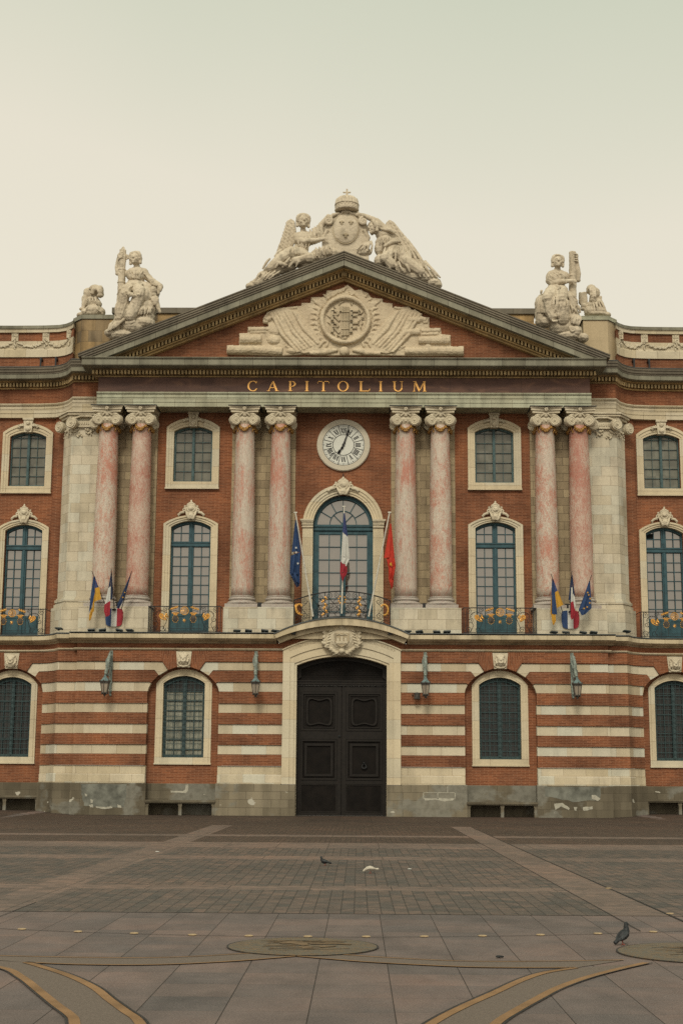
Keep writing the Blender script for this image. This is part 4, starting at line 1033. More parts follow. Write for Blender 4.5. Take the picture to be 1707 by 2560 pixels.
# ---------------------------------------------------------------- windows
def mould(m, cx, O, I, y, steps=3, wp=(.0,.34,.72), proud=(.12,.08,.05), depth=.35, closed=False):
    lo = [O]
    for f in wp[1:]: lo.append([(lerp(a[0], b[0], f), lerp(a[1], b[1], f)) for a, b in zip(O, I)])
    lo.append(I)
    for k in range(len(proud)):
        m.ring(sh(lo[k], cx), sh(lo[k+1], cx), y-proud[k], y+depth-.004*k, 0, closed)
def arch_z(hw, zs, rise, x):
    if rise >= hw*.999: return zs+rise*math.sqrt(max(0, 1-(x/hw)**2))
    Rr = (hw*hw+rise*rise)/(2*rise); return zs+rise-Rr+math.sqrt(max(0, Rr*Rr-x*x))
def bars_v(m, cx, x, w, z0, z1, y0, y1): m.box(cx+x-w/2, cx+x+w/2, y0, y1, z0, z1)
rnd = random.Random(21)
def cartouche(m, cx, y, zb, zt, s=1.0, seed=0):
    # crest: finial, lobed crown, round shield, side scrolls, acanthus tail and swags
    r = random.Random(seed); h = zt-zb; Z = lambda t: zb+h*t
    m.ball((cx, y-.05, Z(.50)), (.24*s,.09,.30*s), 14)
    m.tube([(cx,y-.08,Z(1.0)),(cx,y-.09,Z(.93)),(cx,y-.09,Z(.88))], [.02*s,.05*s,.045*s], 8)
    for k in range(-2, 3): m.ball((cx+k*.07*s, y-.11, Z(.83)-.018*k*k*s), (.05*s,.06,.055*s), 8)
    for k in range(-2, 3): m.tube([(cx+k*.07*s,y-.10,Z(.74)),(cx+k*.085*s,y-.13,Z(.79))], .026*s, 6)
    m.tube([(cx-.2*s,y-.09,Z(.70)),(cx,y-.15,Z(.72)),(cx+.2*s,y-.09,Z(.70))], .035*s, 6)
    m.ball((cx, y-.12, Z(.55)), (.14*s,.10,.125*s), 12)
    m.tube([(cx+.175*s*math.cos(R(t)), y-.13, Z(.55)+.155*s*math.sin(R(t))) for t in range(0,361,24)], .026*s, 6)
    for k in range(5): m.ball((cx+r.uniform(-.07,.07)*s, y-.215, Z(.55)+r.uniform(-.06,.06)*s), .022*s, 6)
    for q in (-1, 1):
        m.spiral((cx+q*.30*s, Z(.50)), .085*s, 1.3, .028*s, y-.09, R(90), q); m.ball((cx+q*.27*s, y-.08, Z(.66)), (.05*s,.06,.05*s), 8)
        m.tube([(cx+q*.23*s,y-.08,Z(.40)),(cx+q*.17*s,y-.13,Z(.22)),(cx+q*.11*s,y-.12,Z(.06)),(cx+q*.10*s,y-.1,Z(-.02))], [.03*s,.05*s,.05*s,.03*s], 8)
        m.tube([(cx+q*.07*s,y-.12,Z(.34)),(cx+q*.06*s,y-.16,Z(.18)),(cx+q*.045*s,y-.12,Z(.0))], [.025*s,.04*s,.025*s], 6)
        m.tube([(cx+q*.30*s,y-.05,Z(.36)),(cx+q*.45*s,y-.06,Z(.34)),(cx+q*.56*s,y-.05,Z(.22)),(cx+q*.53*s,y-.05,Z(.15))], [.05*s,.06*s,.055*s,.03*s], 8)
        for k in range(5): m.ball((cx+q*(.34+.05*k)*s, y-.09, Z(.40)-.02*k*k*s*.4), .03*s, 6)
    m.tube([(cx,y-.12,Z(.36)),(cx,y-.17,Z(.2)),(cx,y-.13,Z(.02))], [.03*s,.045*s,.03*s], 6)
def upper_window(cx, y, glass='glass_upper', hwo=1.17, hwi=.85):
    O = arch(hwo, 14.01, 16.80, .42); I = arch(hwi, 14.01, 16.62, .23)
    fr_ = MB(); yf = y+.16
    Oi = arch(hwi+.03, 14.32, 16.62, .24); F1 = arch(hwi-.075, 14.42, 16.56, .20)
    fr_.ring(sh(Oi+[Oi[0]], cx), sh(F1+[F1[0]], cx), yf, yf+.1)
    bars_v(fr_, cx, 0, .115, 14.40, 16.80, yf-.03, yf+.09); bars_v(fr_, cx, 0, .05, 14.40, 16.80, yf-.05, yf+.05)
    zs = [14.40+(.44*k) for k in range(1, 6)]
    for z in zs: fr_.box(cx-hwi+.07, cx+hwi-.07, yf+.03, yf+.07, z-.009, z+.009)
    for x in (-.40*hwi/.85, .40*hwi/.85): bars_v(fr_, cx, x, .017, 14.4, arch_z(hwi-.07, 16.56, .20, x), yf+.025, yf+.07)
    win = fr_.build('window', 'teal_faded', hall)
    gl = MB(); gl.face([(x, yf+.085, z) for x, z in sh(arch(hwi, 14.34, 16.62, .23), cx)][::-1])
    gl.build('pane', glass, win)
    su = MB(); mould(su, cx, O, I, y)
    su.box(cx-hwo-.02, cx+hwo+.02, y-.14, y+.3, 14.0, 14.06); su.box(cx-hwi, cx+hwi, y-.06, y+.33, 14.061, 14.34)
    su.build('window_surround', 'jamb_stone', win)
    k = MB(); k.prism([(cx-.22,17.44),(cx+.22,17.44),(cx+.165,16.80),(cx-.165,16.80)], y-.20, y+.2)
    k.box(cx-.245, cx+.245, y-.25, y-.1, 17.36, 17.455); k.ball((cx, y-.2, 16.95), (.14,.10,.12), 10); k.ball((cx, y-.22, 17.22), (.10,.08,.1), 8)
    for q in (-1, 1):
        k.tube([(cx+q*.2,y-.16,17.12),(cx+q*.34,y-.16,17.10),(cx+q*.45,y-.13,17.04),(cx+q*.36,y-.14,17.0)], [.06,.06,.05,.03], 6)
        for t in range(3): k.ball((cx+q*(.26+.08*t), y-.17, 17.18-.03*t), .04, 6)
    k.build('keystone', 'capital_stone', win)
def tall_window(cx, y, hwo=1.19, hwi=.875, seed=0, broken=False):
    O = arch(hwo, 7.5, 12.45, .37); I = arch(hwi, 7.5, 12.32, .27)
    yf = y+.20; f = MB(); s = hwi/.875
    Oi = arch(hwi+.03, 7.52, 12.32, .28); F1 = arch(hwi-.08, 7.6, 12.24, .24)
    f.ring(sh(Oi, cx), sh(F1, cx), yf, yf+.12)
    f.box(cx-hwi, cx+hwi, yf-.03, yf+.1, 11.47, 11.70); f.box(cx-hwi, cx+hwi, yf-.06, yf+.1, 11.64, 11.68); f.box(cx-hwi, cx+hwi, yf-.05, yf+.1, 11.49, 11.52)
    bars_v(f, cx, 0, .22*s, 7.6, 12.50, yf, yf+.12); bars_v(f, cx, 0, .085, 7.6, 11.47, yf-.05, yf+.1); bars_v(f, cx, 0, .06, 11.70, 12.5, yf-.04, yf+.1)
    for q in (-1, 1):
        xm = q*.455*s
        bars_v(f, cx, xm, .03, 8.4, 11.45, yf+.03, yf+.09); bars_v(f, cx, xm, .03, 11.7, arch_z(hwi-.08, 12.24, .24, xm), yf+.03, yf+.09)
        for z in (11.035, 10.62, 10.205, 9.79, 9.375, 8.96): f.box(*sorted((cx+q*.1*s, cx+q*(hwi-.07))), yf+.032, yf+.088, z-.014, z+.014)
        f.box(*sorted((cx+q*.1*s, cx+q*(hwi-.07))), yf+.032, yf+.088, 12.07, 12.098)
        f.box(*sorted((cx+q*.1*s, cx+q*(hwi-.07))), yf+.01, yf+.11, 7.6, 8.52)
        f.ring([(cx+q*.16*s,7.7),(cx+q*.16*s,8.45),(cx+q*(hwi-.14),8.45),(cx+q*(hwi-.14),7.7),(cx+q*.16*s,7.7)], [(cx+q*.20*s,7.74),(cx+q*.20*s,8.41),(cx+q*(hwi-.18),8.41),(cx+q*(hwi-.18),7.74),(cx+q*.20*s,7.74)], yf-.01, yf+.02)
    win = f.build('tall_window', 'teal_paint', hall)
    g = MB(); g.face([(x, yf+.10, z) for x, z in sh(arch(hwi, 8.3, 12.32, .27), cx)][::-1])
    g.build('pane', 'glass_tall', win)
    if broken:
        b = MB(); b.box(cx-hwi+.1, cx-.48*s, yf+.07, yf+.098, 12.10, 12.34); b.build('open_pane', 'interior_dark', win)
    su = MB(); mould(su, cx, O, I, y, proud=(.13,.09,.05), depth=.4); su.build('window_surround', 'jamb_stone', win)
    k = MB(); cartouche(k, cx, y-.06, 12.64, 13.50, 1.0, seed)
    sculpt(k, 'keystone_carving', 'capital_stone', win, .014, .006, 9, (1,1,1), 0, seed+1)
def ground_window(cx, y, glass, hwo=1.175, hwi=.875, seed=0):
    O = arch(hwo, 2.08, 5.43, .62); I = arch(hwi, 2.08, 5.45, .31)
    yf = y+.22; f = MB(); s = hwi/.875
    Oi = arch(hwi+.03, 2.33, 5.45, .32); F1 = arch(hwi-.11, 2.47, 5.34, .27)
    f.ring(sh(Oi+[Oi[0]], cx), sh(F1+[F1[0]], cx), yf, yf+.1)
    bars_v(f, cx, 0, .15, 2.45, 5.72, yf-.01, yf+.1); bars_v(f, cx, 0, .07, 2.45, 5.72, yf-.04, yf+.1)
    for q in (-1, 1):
        bars_v(f, cx, q*.41*s, .036, 2.5, 5.5, yf+.03, yf+.09)
        for k in range(7): z = 5.13-.405*k; f.box(*sorted((cx+q*.08, cx+q*(hwi-.14))), yf+.028, yf+.092, z-.017, z+.017)
    win = f.build('window', 'teal_dark', hall)
    g = MB(); g.face([(x, yf+.095, z) for x, z in sh(arch(hwi, 2.36, 5.45, .31), cx)][::-1])
    g.build('pane', 'glass_room', win)
    if glass == 'curtain':
        cu = MB()
        rows = []
        for k in range(41):
            x = lerp(-hwi, hwi, k/40); rows.append((cx+x, yf+.088+.004*math.sin(k*1.3), x))
        for a, b in zip(rows, rows[1:]): cu.face([(a[0],a[1],2.4),(b[0],b[1],2.4),(b[0],b[1],5.12),(a[0],a[1],5.12)])
        cu.build('curtain', 'curtain', win)
    gr = MB(); yg = y+.06
    nb = 10
    for k in range(nb):
        x = lerp(-hwi+.06, hwi-.06, k/(nb-1)); gr.tube([(cx+x, yg, 2.40),(cx+x, yg, arch_z(hwi, 5.45, .31, x)-.01)], .0095, 5)
    for k in range(14):
        z = 2.47+.228*k; gr.box(cx-hwi, cx+hwi, yg-.012, yg+.012, z-.0085, z+.0085)
    gr.tube([(cx+x, yg, z-.16) for x, z in arc(hwi, 5.45, .31, 12)], .0125, 5)
    gr.build('window_grille', 'teal_dark', win)
    su = MB(); mould(su, cx, O, I, y, proud=(.05,.075,.06), depth=.4)
    su.box(cx-hwo-.02, cx+hwo+.02, y-.09, y+.36, 2.07, 2.13); su.box(cx-hwi, cx+hwi, y-.065, y+.37, 2.131, 2.36)
    su.build('window_surround', 'jamb_stone', win)
    # keystone with a carved head
    return win
def head_keystone(cx, fy, beard=False, seed=0):
    y = fy; m = MB()
    m.prism([(cx-.33,6.76),(cx+.33,6.76),(cx+.26,6.10),(cx-.26,6.10)], y-.07, y+.5)
    ko = m.build('keystone', 'capital_stone', hall)
    m = MB()
    m.ball((cx,y-.16,6.43), (.155,.16,.205), 14); m.ball((cx,y-.14,6.30), (.10,.14,.11), 10)
    m.tube([(cx,y-.30,6.50),(cx,y-.345,6.42)], [.02,.032], 6)
    for q in (-1, 1):
        m.ball((cx+q*.062,y-.29,6.355+.06*0), (.05,.04,.035), 8); m.tube([(cx+q*.03,y-.305,6.505),(cx+q*.11,y-.28,6.50)], .022, 6)
        for k in range(7):
            a = R(15+k*26); m.ball((cx+q*.19*math.sin(a), y-.13-.03*math.sin(k*2), 6.44+.21*math.cos(a)), (.062,.07,.062), 8)
        m.tube([(cx+q*.17,y-.12,6.36),(cx+q*.24,y-.10,6.24),(cx+q*.20,y-.09,6.16)], [.05,.05,.03], 6)
    m.tube([(cx-.055,y-.30,6.325),(cx+.055,y-.30,6.325)], .022, 6)
    for k in range(5): m.ball((cx+(k-2)*.07, y-.15, 6.645-.012*abs(k-2)), (.05,.07,.045), 8)
    if beard:
        for k in range(7): m.tube([(cx+(k-3)*.045,y-.24,6.30),(cx+(k-3)*.055,y-.20,6.14+.02*abs(k-3))], [.04,.025], 6)
    else: m.tube([(cx-.16,y-.08,6.16),(cx,y-.12,6.13),(cx+.16,y-.08,6.16)], .05, 6)
    h = sculpt(m, 'carved_head', 'capital_stone', ko, .014, .006, 9, (1,1,1), 1, seed)
for i, c in enumerate(BAYS):
    upper_window(c, YW); tall_window(c, YW, seed=i); ground_window(c, .32, 'curtain' if c < 0 else 'dark', seed=i); head_keystone(c, -.04, False, i)
for i, sg in enumerate((-1, 1)):
    upper_window(sg*WX, 2.40, 'glass_upper' if sg < 0 else 'glass_grey', 1.13, .82)
    tall_window(sg*WX, 2.40, 1.13, .83, 3+i, sg > 0); ground_window(sg*WX, 1.62, 'dark', 1.10, .84, 3+i); head_keystone(sg*WX, gwing(WX)-.04, sg < 0, 4+i)
# ---------------------------------------------------------------- central balcony window
O = arch(1.76, 7.5, 12.41, 1.80, 28); I = arch(1.31, 7.5, 12.41, 1.36, 28)
yf = YW+.22; f = MB()
f.ring(arch(1.34, 7.5, 12.41, 1.39, 28), arch(1.17, 7.6, 12.41, 1.21, 28), yf, yf+.14)
f.ring(arch(1.20, 12.40, 12.41, 1.24, 28), arch(1.14, 12.50, 12.50, 1.10, 28), yf-.03, yf+.12)
f.box(-1.31, 1.31, yf-.04, yf+.12, 12.20, 12.48); f.box(-1.33, 1.33, yf-.09, yf+.1, 12.38, 12.43); f.box(-1.33, 1.33, yf-.07, yf+.1, 12.22, 12.25)
bars_v(f, 0, 0, .24, 7.6, 12.2, yf, yf+.12); bars_v(f, 0, 0, .09, 7.6, 12.2, yf-.05, yf+.1)
for q in (-1, 1):
    f.box(*sorted((q*1.05, q*1.2)), yf+.005, yf+.12, 7.6, 12.2)
    bars_v(f, 0, q*.60, .035, 7.9, 12.15, yf+.03, yf+.1)
    f.box(*sorted((q*.1, q*1.15)), yf+.01, yf+.12, 12.05, 12.2)
    for z in (11.50, 10.93, 10.36, 9.79, 9.22, 8.65, 8.08): f.box(*sorted((q*.12, q*1.08)), yf+.032, yf+.098, z-.015, z+.015)
# fanlight: sunburst bars with an inner half ring
ring1 = [(.60*math.cos(math.pi*i/20), 12.50+.62*math.sin(math.pi*i/20)) for i in range(21)]
f.ring(ring1[::-1], [(x*.945, 12.5+(z-12.5)*.945) for x, z in ring1][::-1], yf+.03, yf+.1)
def spoke(a, r0, r1, w=.03):
    c_, s_ = math.cos(a), math.sin(a)
    f.prism([(r0*c_-w/2*s_, 12.5+r0*s_+w/2*c_),(r1*c_-w/2*s_, 12.5+r1*s_*1.02+w/2*c_),(r1*c_+w/2*s_, 12.5+r1*s_*1.02-w/2*c_),(r0*c_+w/2*s_, 12.5+r0*s_-w/2*c_)], yf+.03, yf+.1)
for k in (1, 2, 3, 4, 5): 
    a = math.pi*k/6
    spoke(a, .58, 1.13)
for a in (R(45), R(90), R(135)): spoke(a, .05, .60)
f.disc((0, 12.5), .09, yf+.02, yf+.1, 16)
win = f.build('balcony_window', 'teal_paint', hall)
g = MB(); g.face([(x, yf+.11, z) for x, z in arch(1.31, 7.6, 12.41, 1.36, 28)][::-1]); g.build('pane', 'glass_tall', win)
su = MB(); mould(su, 0, [p for p in O if p[1] >= 12.3], [p for p in I if p[1] >= 12.3], YW, wp=(0,.28,.55,.8), proud=(.17,.13,.09,.05), depth=.4)
su.build('arch_surround', 'jamb_stone', win)
for q in (-1, 1):
    jb = MB()
    jb.box(*sorted((q*1.31, q*1.76)), YW-.10, YW+.4, 7.5, 12.30)
    for k in range(5): x = 1.36+.0875*k; jb.box(*sorted((q*(x), q*(x+.05))), YW-.125, YW-.1, 7.7, 12.22)
    jb.build('fluted_jamb', 'jamb_stone', win)
for q in (-1, 1):
    ic = MB()
    for z0, z1, g_ in ((12.30,12.36,.02),(12.36,12.52,.0),(12.52,12.58,.05),(12.58,12.66,.09)):
        ic.box(*sorted((q*(1.31-g_*.3), q*(1.77+g_))), YW-.15-g_, YW+.38, z0+.001, z1)
    for k in range(6): ic.ball((q*(1.34+.085*k), YW-.17, 12.44), (.038,.05,.075), 8)
    ic.build('impost_capital', 'capital_stone', win)
k = MB(); cartouche(k, 0, YW-.12, 13.74, 14.55, 1.18, 9); sculpt(k, 'keystone_carving', 'capital_stone', win, .016, .006, 9, (1,1,1), 0, 8)
# ---------------------------------------------------------------- balcony railings
def leafblob(m, x, y, z, ang, L, w=.05):
    d = Vector((math.cos(ang), 0, math.sin(ang))); n_ = Vector((-d.z, 0, d.x)); p = Vector((x, y, z))
    m.tube([p, p+d*L*.35+n_*w*.3, p+d*L*.7, p+d*L], [w*.3, w*.75, w*.55, w*.12], 6)
    for k in range(4):
        q = p+d*L*(.2+.2*k); s = 1 if k % 2 else -1
        m.tube([q, q+d*L*.13+n_*s*w*1.3], [w*.4, w*.12], 5)
def ring_tube(m, c, r, w, y, n=22): m.tube([(c[0]+r*math.cos(2*math.pi*i/n), y, c[1]+r*math.sin(2*math.pi*i/n)) for i in range(n+1)], w, 6, 0, False)
def bay_railing(cx, y, hw, seed):
    z0, z1 = 7.56, 8.66; m = MB(); s = hw/1.54
    m.box(cx-hw, cx+hw, y-.025, y+.025, z1-.035, z1); m.box(cx-hw, cx+hw, y-.02, y+.02, z0+.03, z0+.055)
    for x in (-hw+.015, hw-.015, -hw+.14, hw-.14): m.box(cx+x-.013, cx+x+.013, y-.013, y+.013, z0, z1-.03)
    for x in (-hw, hw): m.box(*sorted((cx+x, cx+x)) if False else (cx+x-.012, cx+x+.012), y, 1.2 if abs(cx) < 10 else 2.3, z1-.03, z1-.005)
    for q in (-1, 1):
        X = lambda a: cx+q*a*s
        m.spiral((X(1.33), 8.50), .115, 1.6, .012, y, R(90), q); m.spiral((X(.80), 8.54), .10, 1.6, .012, y, R(200 if q > 0 else -20), -q)
        m.spiral((X(1.34), 7.72), .13, 1.6, .012, y, R(-90), -q); m.spiral((X(1.25), 8.10), .11, 1.5, .012, y, R(90), q)
        m.tube([(X(1.2),y,8.05),(X(1.12),y,7.9),(X(1.2),y,7.72),(X(1.28),y,7.64)], .012, 5)
        m.tube([(X(1.0+.25*math.cos(R(t))), y, 8.27+.20*math.sin(R(t))) for t in range(-20, 215, 15)], .012, 5)
        for t in range(0, 200, 22):
            a = R(t); m.tube([(X(1.0+.25*math.cos(a)), y, 8.27+.20*math.sin(a)), (X(1.0+.19*math.cos(a+.2)), y, 8.27+.15*math.sin(a+.2))], .009, 4)
        m.tube([(X(.78),y,8.45),(X(.70),y,8.2),(X(.78),y,7.95),(X(.88),y,7.75),(X(.80),y,7.62)], .012, 5)
        m.spiral((X(.92), 7.72), .13, 1.4, .011, y, R(0), q)
        m.tube([(X(.6),y,8.42),(X(.4),y,8.48),(X(.22),y,8.40)], .012, 5)
        for x in (.62, .30): m.box(X(x)-.008, X(x)+.008, y-.008, y+.008, z0+.05, 8.35)
    m.box(cx-.72*s, cx+.72*s, y-.01, y+.01, 7.70, 7.715)
    rl = m.build('balcony_railing', 'iron', hall)
    g = MB()
    ring_tube(g, (cx, 8.455), .165*s, .019, y-.03); ring_tube(g, (cx, 8.455), .10*s, .008, y-.03)
    for k in range(8): a = math.pi*k/4; g.tube([(cx+.03*math.cos(a), y-.03, 8.455+.03*math.sin(a)),(cx+.145*s*math.cos(a), y-.03, 8.455+.145*s*math.sin(a))], [.012,.010], 5)
    g.ball((cx, y-.03, 8.455), .02, 8)
    for q in (-1, 1):
        X = lambda a: cx+q*a*s
        for k in range(3): leafblob(g, X(.62-.10*k), y-.03, 8.50+.03*k, R(25) if q < 0 else R(155), .17, .05)
        # crowned shields
        for k in range(7): g.ball((X(.38+(k-3)*.048), y-.035, 8.40-.012*abs(k-3)), .022, 6)
        g.tube([(X(.24),y-.03,8.36),(X(.38),y-.04,8.34),(X(.52),y-.03,8.36)], .024, 6); g.tube([(X(.29),y-.03,8.30),(X(.47),y-.03,8.30)], .026, 6)
        for k in range(12): 
            a = 2*math.pi*k/12; g.ball((X(.38+.125*math.cos(a)), y-.03, 8.11+.15*math.sin(a)), .024, 6)
        ring_tube(g, (X(.98), 8.25), .085, .022, y-.03, 14)
        for k in range(3): ring_tube(g, (X(.98), 8.25), .028+.024*k, .012, y-.04, 12)
        for k in range(4): leafblob(g, X(.86-.03*k), y-.03, 8.12+.05*k, R(-60) if (k % 2) else R(70), .14, .04)
        g.tube([(X(1.03),y-.03,8.16),(X(.9),y-.03,8.10),(X(.82),y-.03,8.05)], [.02,.03,.015], 6)
    for k in range(7): a = R(90)+2*math.pi*k/7; g.tube([(cx,y-.03,8.05),(cx+.075*math.cos(a),y-.03,8.05+.09*math.sin(a))], [.022,.008], 5)
    g.build('gilt_ornament', 'gold', rl)
    sl = MB()
    for q in (-1, 1): sl.ball((cx+q*.38*s, y-.025, 8.11), (.10,.03,.13), 10)
    sl.build('shield_boss', 'dark_bronze', rl)
for c in BAYS: bay_railing(c, -.25, 1.535, 1)
for sg in (-1, 1): bay_railing(sg*WX, 1.0, 1.46, 2)
# bowed railing over the hood
m = MB(); g = MB(); yb = -.52
def zt(x): return 9.29-.40*(x/2.03)**2
def zb(x): return 8.22-.40*(x/2.03)**2
xs = seg(-2.03, 2.03, 24)
m.tube([(x, yb, zt(x)) for x in xs], .026, 6); m.tube([(x, yb, zb(x)) for x in xs], .022, 6); m.tube([(x, yb, zb(x)+.14) for x in xs], .010, 5); m.tube([(x, yb, zt(x)-.33) for x in seg(-1.0,1.0,10)], .010, 5)
for x in (-2.02,-1.36,-.72,0,.72,1.36,2.02): m.tube([(x, yb, zb(x)-.35),(x, yb, zt(x))], .017, 5)
for q in (-1, 1):
    m.tube([(q*2.03, yb, zt(2.03)),(q*2.05, 1.2, zt(2.03))], .02, 5)
    for (a, b) in ((.05,.70),(.74,1.34),(1.38,2.0)):
        c_ = q*(a+b)/2; zc = (zt(c_)+zb(c_))/2
        m.spiral((q*(a+.16), zt(c_)-.16), .12, 1.6, .011, yb, R(90), -q); m.spiral((q*(b-.16), zt(c_)-.18), .12, 1.6, .011, yb, R(90), q)
        m.spiral((q*(a+.17), zb(c_)+.30), .13, 1.6, .011, yb, R(-90), q); m.spiral((q*(b-.16), zb(c_)+.30), .13, 1.6, .011, yb, R(-90), -q)
        m.tube([(q*(a+.05),yb,zt(c_)-.16),(c_,yb,zc+.1),(c_,yb,zc-.1),(q*(b-.05),yb,zb(c_)+.3)], .011, 5)
        m.tube([(q*(b-.05),yb,zt(c_)-.18),(c_-.05*q,yb,zc),(q*(a+.05),yb,zb(c_)+.3)], .011, 5)
    for k in range(3): m.tube([(q*(.85+.18*k), yb-.02, zb(1)+.02),(q*.98, yb-.03, zt(.98)-.45)], .009, 4)
    m.box(*sorted((q*1.93, q*2.10)), yb-.1, yb+.15, zb(2.03)-.36, zb(2.03)-.02)
    m.spiral((q*1.72, zb(1.72)-.02), .12, 1.5, .016, yb-.03, R(90), q)
rl = m.build('balcony_railing', 'iron', hall)
for q in (-1, 1):
    for k in range(6):
        z = zt(.72)-.18-.14*k; leafblob(g, q*(.72+.035*math.sin(k*1.4)), yb-.04, z, R(-95+35*(-1)**k), .17, .05)
    pts = [(q*(1.76+.17*math.cos(R(t))), yb-.04, 8.52+.22*math.sin(R(t))) for t in range(-100, 130, 20)]
    g.tube(pts, [.015+.022*math.sin(i/11*3.14) for i in range(len(pts))], 6)
    for i, p in enumerate(pts): leafblob(g, p[0], p[1], p[2], R(-30+25*i), .10, .035)
for k in range(9): a = 2*math.pi*k/9; leafblob(g, .10*math.cos(a), yb-.04, 8.92+.12*math.sin(a), a, .09, .035)
g.build('gilt_ornament', 'gold', rl)
# ================================================================== things on the building
# ---------------------------------------------------------------- clock
YK = YW-.02; CZ = 16.0
ck = thing('wall_clock', (0, YK, CZ), 'round white clock with black Roman numerals on the brick wall', 'clock')
m = MB(); m.disc((0,0), 1.14, -.10, .1, 64, 0, .93); m.disc((0,0), 1.17, -.07, .1, 64, 0, 1.135); m.build('clock_rim', 'clock_marble', ck)
m = MB(); m.disc((0,0), .935, -.085, .05, 64); m.build('clock_face', 'clock_white', ck)
m = MB(); y0, y1 = -.092, -.08
m.disc((0,0), .925, y0, y1, 64, 0, .905); m.disc((0,0), .478, y0, y1, 64, 0, .452)
def radial(a, items):
    c_, s_ = math.sin(a), math.cos(a)
    for (x0, r0, x1, r1, w_) in items:
        p0 = (x0*s_+r0*c_, -x0*c_+r0*s_); p1 = (x1*s_+r1*c_, -x1*c_+r1*s_); bar(m, p0[0], p0[1], p1[0], p1[1], w_, y0, y1)
NUM = ['XII','I','II','III','IIII','V','VI','VII','VIII','IX','X','XI']
for k in range(12):
    a = R(30*k); radial(a+R(15), [(0,.47,0,.915,.026)])
    wd_ = {'I':.062,'V':.115,'X':.13}; tot = sum(wd_[q] for q in NUM[k]); x = -tot/2
    for q in NUM[k]:
        cx = x+wd_[q]/2; x += wd_[q]; r0, r1 = .525, .765
        if q == 'I': radial(a, [(cx,r0,cx,r1,.042)])
        elif q == 'V': radial(a, [(cx,r0,cx-.042,r1,.044),(cx,r0,cx+.042,r1,.018)])
        else: radial(a, [(cx+.048,r0,cx-.048,r1,.044),(cx-.048,r0,cx+.048,r1,.018)])
    for j in range(5):
        b = R(30*k+6*j); r = .855; rr = .026 if j == 0 else .015
        m.prism([(r*math.sin(b)+rr*math.cos(2*math.pi*i/8), r*math.cos(b)+rr*math.sin(2*math.pi*i/8)) for i in range(8)], y0, y1)
m.build('clock_numerals', 'clock_black', ck)
def hand(a, L, tail, wmax, name, y):
    h = MB(); c_, s_ = math.sin(a), math.cos(a)
    def P(pts): return [(u*s_+v*c_, -u*c_+v*s_) for u, v in pts]
    h.prism(P([(-.028,-tail),(.028,-tail),(.036,0),(.026,L*.62),(-.026,L*.62),(-.036,0)]), y, y+.02)
    for v, w_ in ((L*.62,.075),(L*.72,.055),(L*.80,.085)): h.prism(P([(-w_,v),(0,v-.05),(w_,v),(0,v+.06)]), y, y+.02)
    h.prism(P([(-.035,L*.78),(.035,L*.78),(.0,L)]), y, y+.02); h.disc((0,0), .06, y-.003, y+.02, 16); h.prism(P([(-.055,-tail*.6),(.055,-tail*.6),(0,-tail*1.25)]), y, y+.02)
    h.build(name, 'clock_black', ck)
hand(R(19.5), .80, .20, .03, 'minute_hand', -.14); hand(R(210.5), .50, .14, .03, 'hour_hand', -.125)
m = MB(); m.tube([(0,-.02,-1.28),(0,-.02,-1.42)], .02, 6); m.build('clock_cable', 'iron', ck)
# ---------------------------------------------------------------- lanterns
def lantern(first=None):
    t = thing('wall_lantern', (0,0,0), 'x', 'lantern', 'wall lanterns on the striped front')
    m = MB(); k = MB()
    # bracket: creature-like scroll coming off the wall, tail up, head down
    m.tube([(0,-.08,1.90),(0,-.22,1.80),(0,-.42,1.55),(0,-.55,1.25),(0,-.62,1.02),(0,-.70,.86)], [.025,.05,.075,.07,.065,.05], 8)
    m.tube([(-.05,-.12,1.75),(-.10,-.35,1.5),(-.05,-.5,1.2)], [.03,.05,.03], 6)
    m.ball((0,-.66,.98), (.085,.10,.11), 10); m.ball((0,-.72,.90), (.06,.10,.06), 8)
    for i in range(5): m.ball((0.05*(-1)**i,-.25-.09*i,1.72-.15*i), .055, 6)
    m.tube([(0,-.02,1.25),(.0,-.2,.95),(0,-.45,.85),(0,-.68,.86)], [.03,.04,.04,.03], 6)
    m.box(-.07,.07,-.06,.06,.55,1.92); m.box(-.05,.05,-.06,.02,.1,.56); m.ball((.02,-.06,.22), (.06,.06,.07), 8); m.ball((.02,-.05,.06), .055, 8)
    m.build('bracket', 'patina', t)
    yl = -.80
    def hexr(r, z): return [(r*math.cos(R(60*i+30)), yl+r*math.sin(R(60*i+30)), z) for i in range(6)]
    m = MB(); m.grid([hexr(.05,.86),hexr(.05,.78),hexr(.085,.77),hexr(.085,.74),hexr(.10,.72),hexr(.17,.64),hexr(.225,.585)], 0, None, False, True); m.face(hexr(.05,.86))
    m.build('lamp_cap', 'patina_blue', t)
    m = MB(); m.grid([hexr(.235,.60),hexr(.235,.56),hexr(.205,.54),hexr(.205,.505),hexr(.185,.50)], 0, None, False, True)
    a, b = hexr(.19,.505), hexr(.122,.12)
    for i in range(6): m.tube([a[i], b[i]], .013, 5); m.ball((a[i][0]*1.12, yl+(a[i][1]-yl)*1.12, .615), (.035,.035,.03), 6)
    for z, r in ((.12,.135),(.09,.15),(.04,.06)): pass
    m.grid([hexr(.145,.13),hexr(.145,.095),hexr(.10,.085),hexr(.055,.03),hexr(.05,.0),hexr(.025,-.02),hexr(.012,-.06)], 0, None, False, True)
    for i in range(6): q = hexr(.12,.06)[i]; m.ball((q[0], q[1], .075), .03, 6)
    m.build('lamp_frame', 'dark_bronze', t)
    m = MB(); m.grid([hexr(.178,.505),hexr(.112,.12)], 0, None, False, True); m.build('lamp_glass', 'lamp_glass', t)
    return t
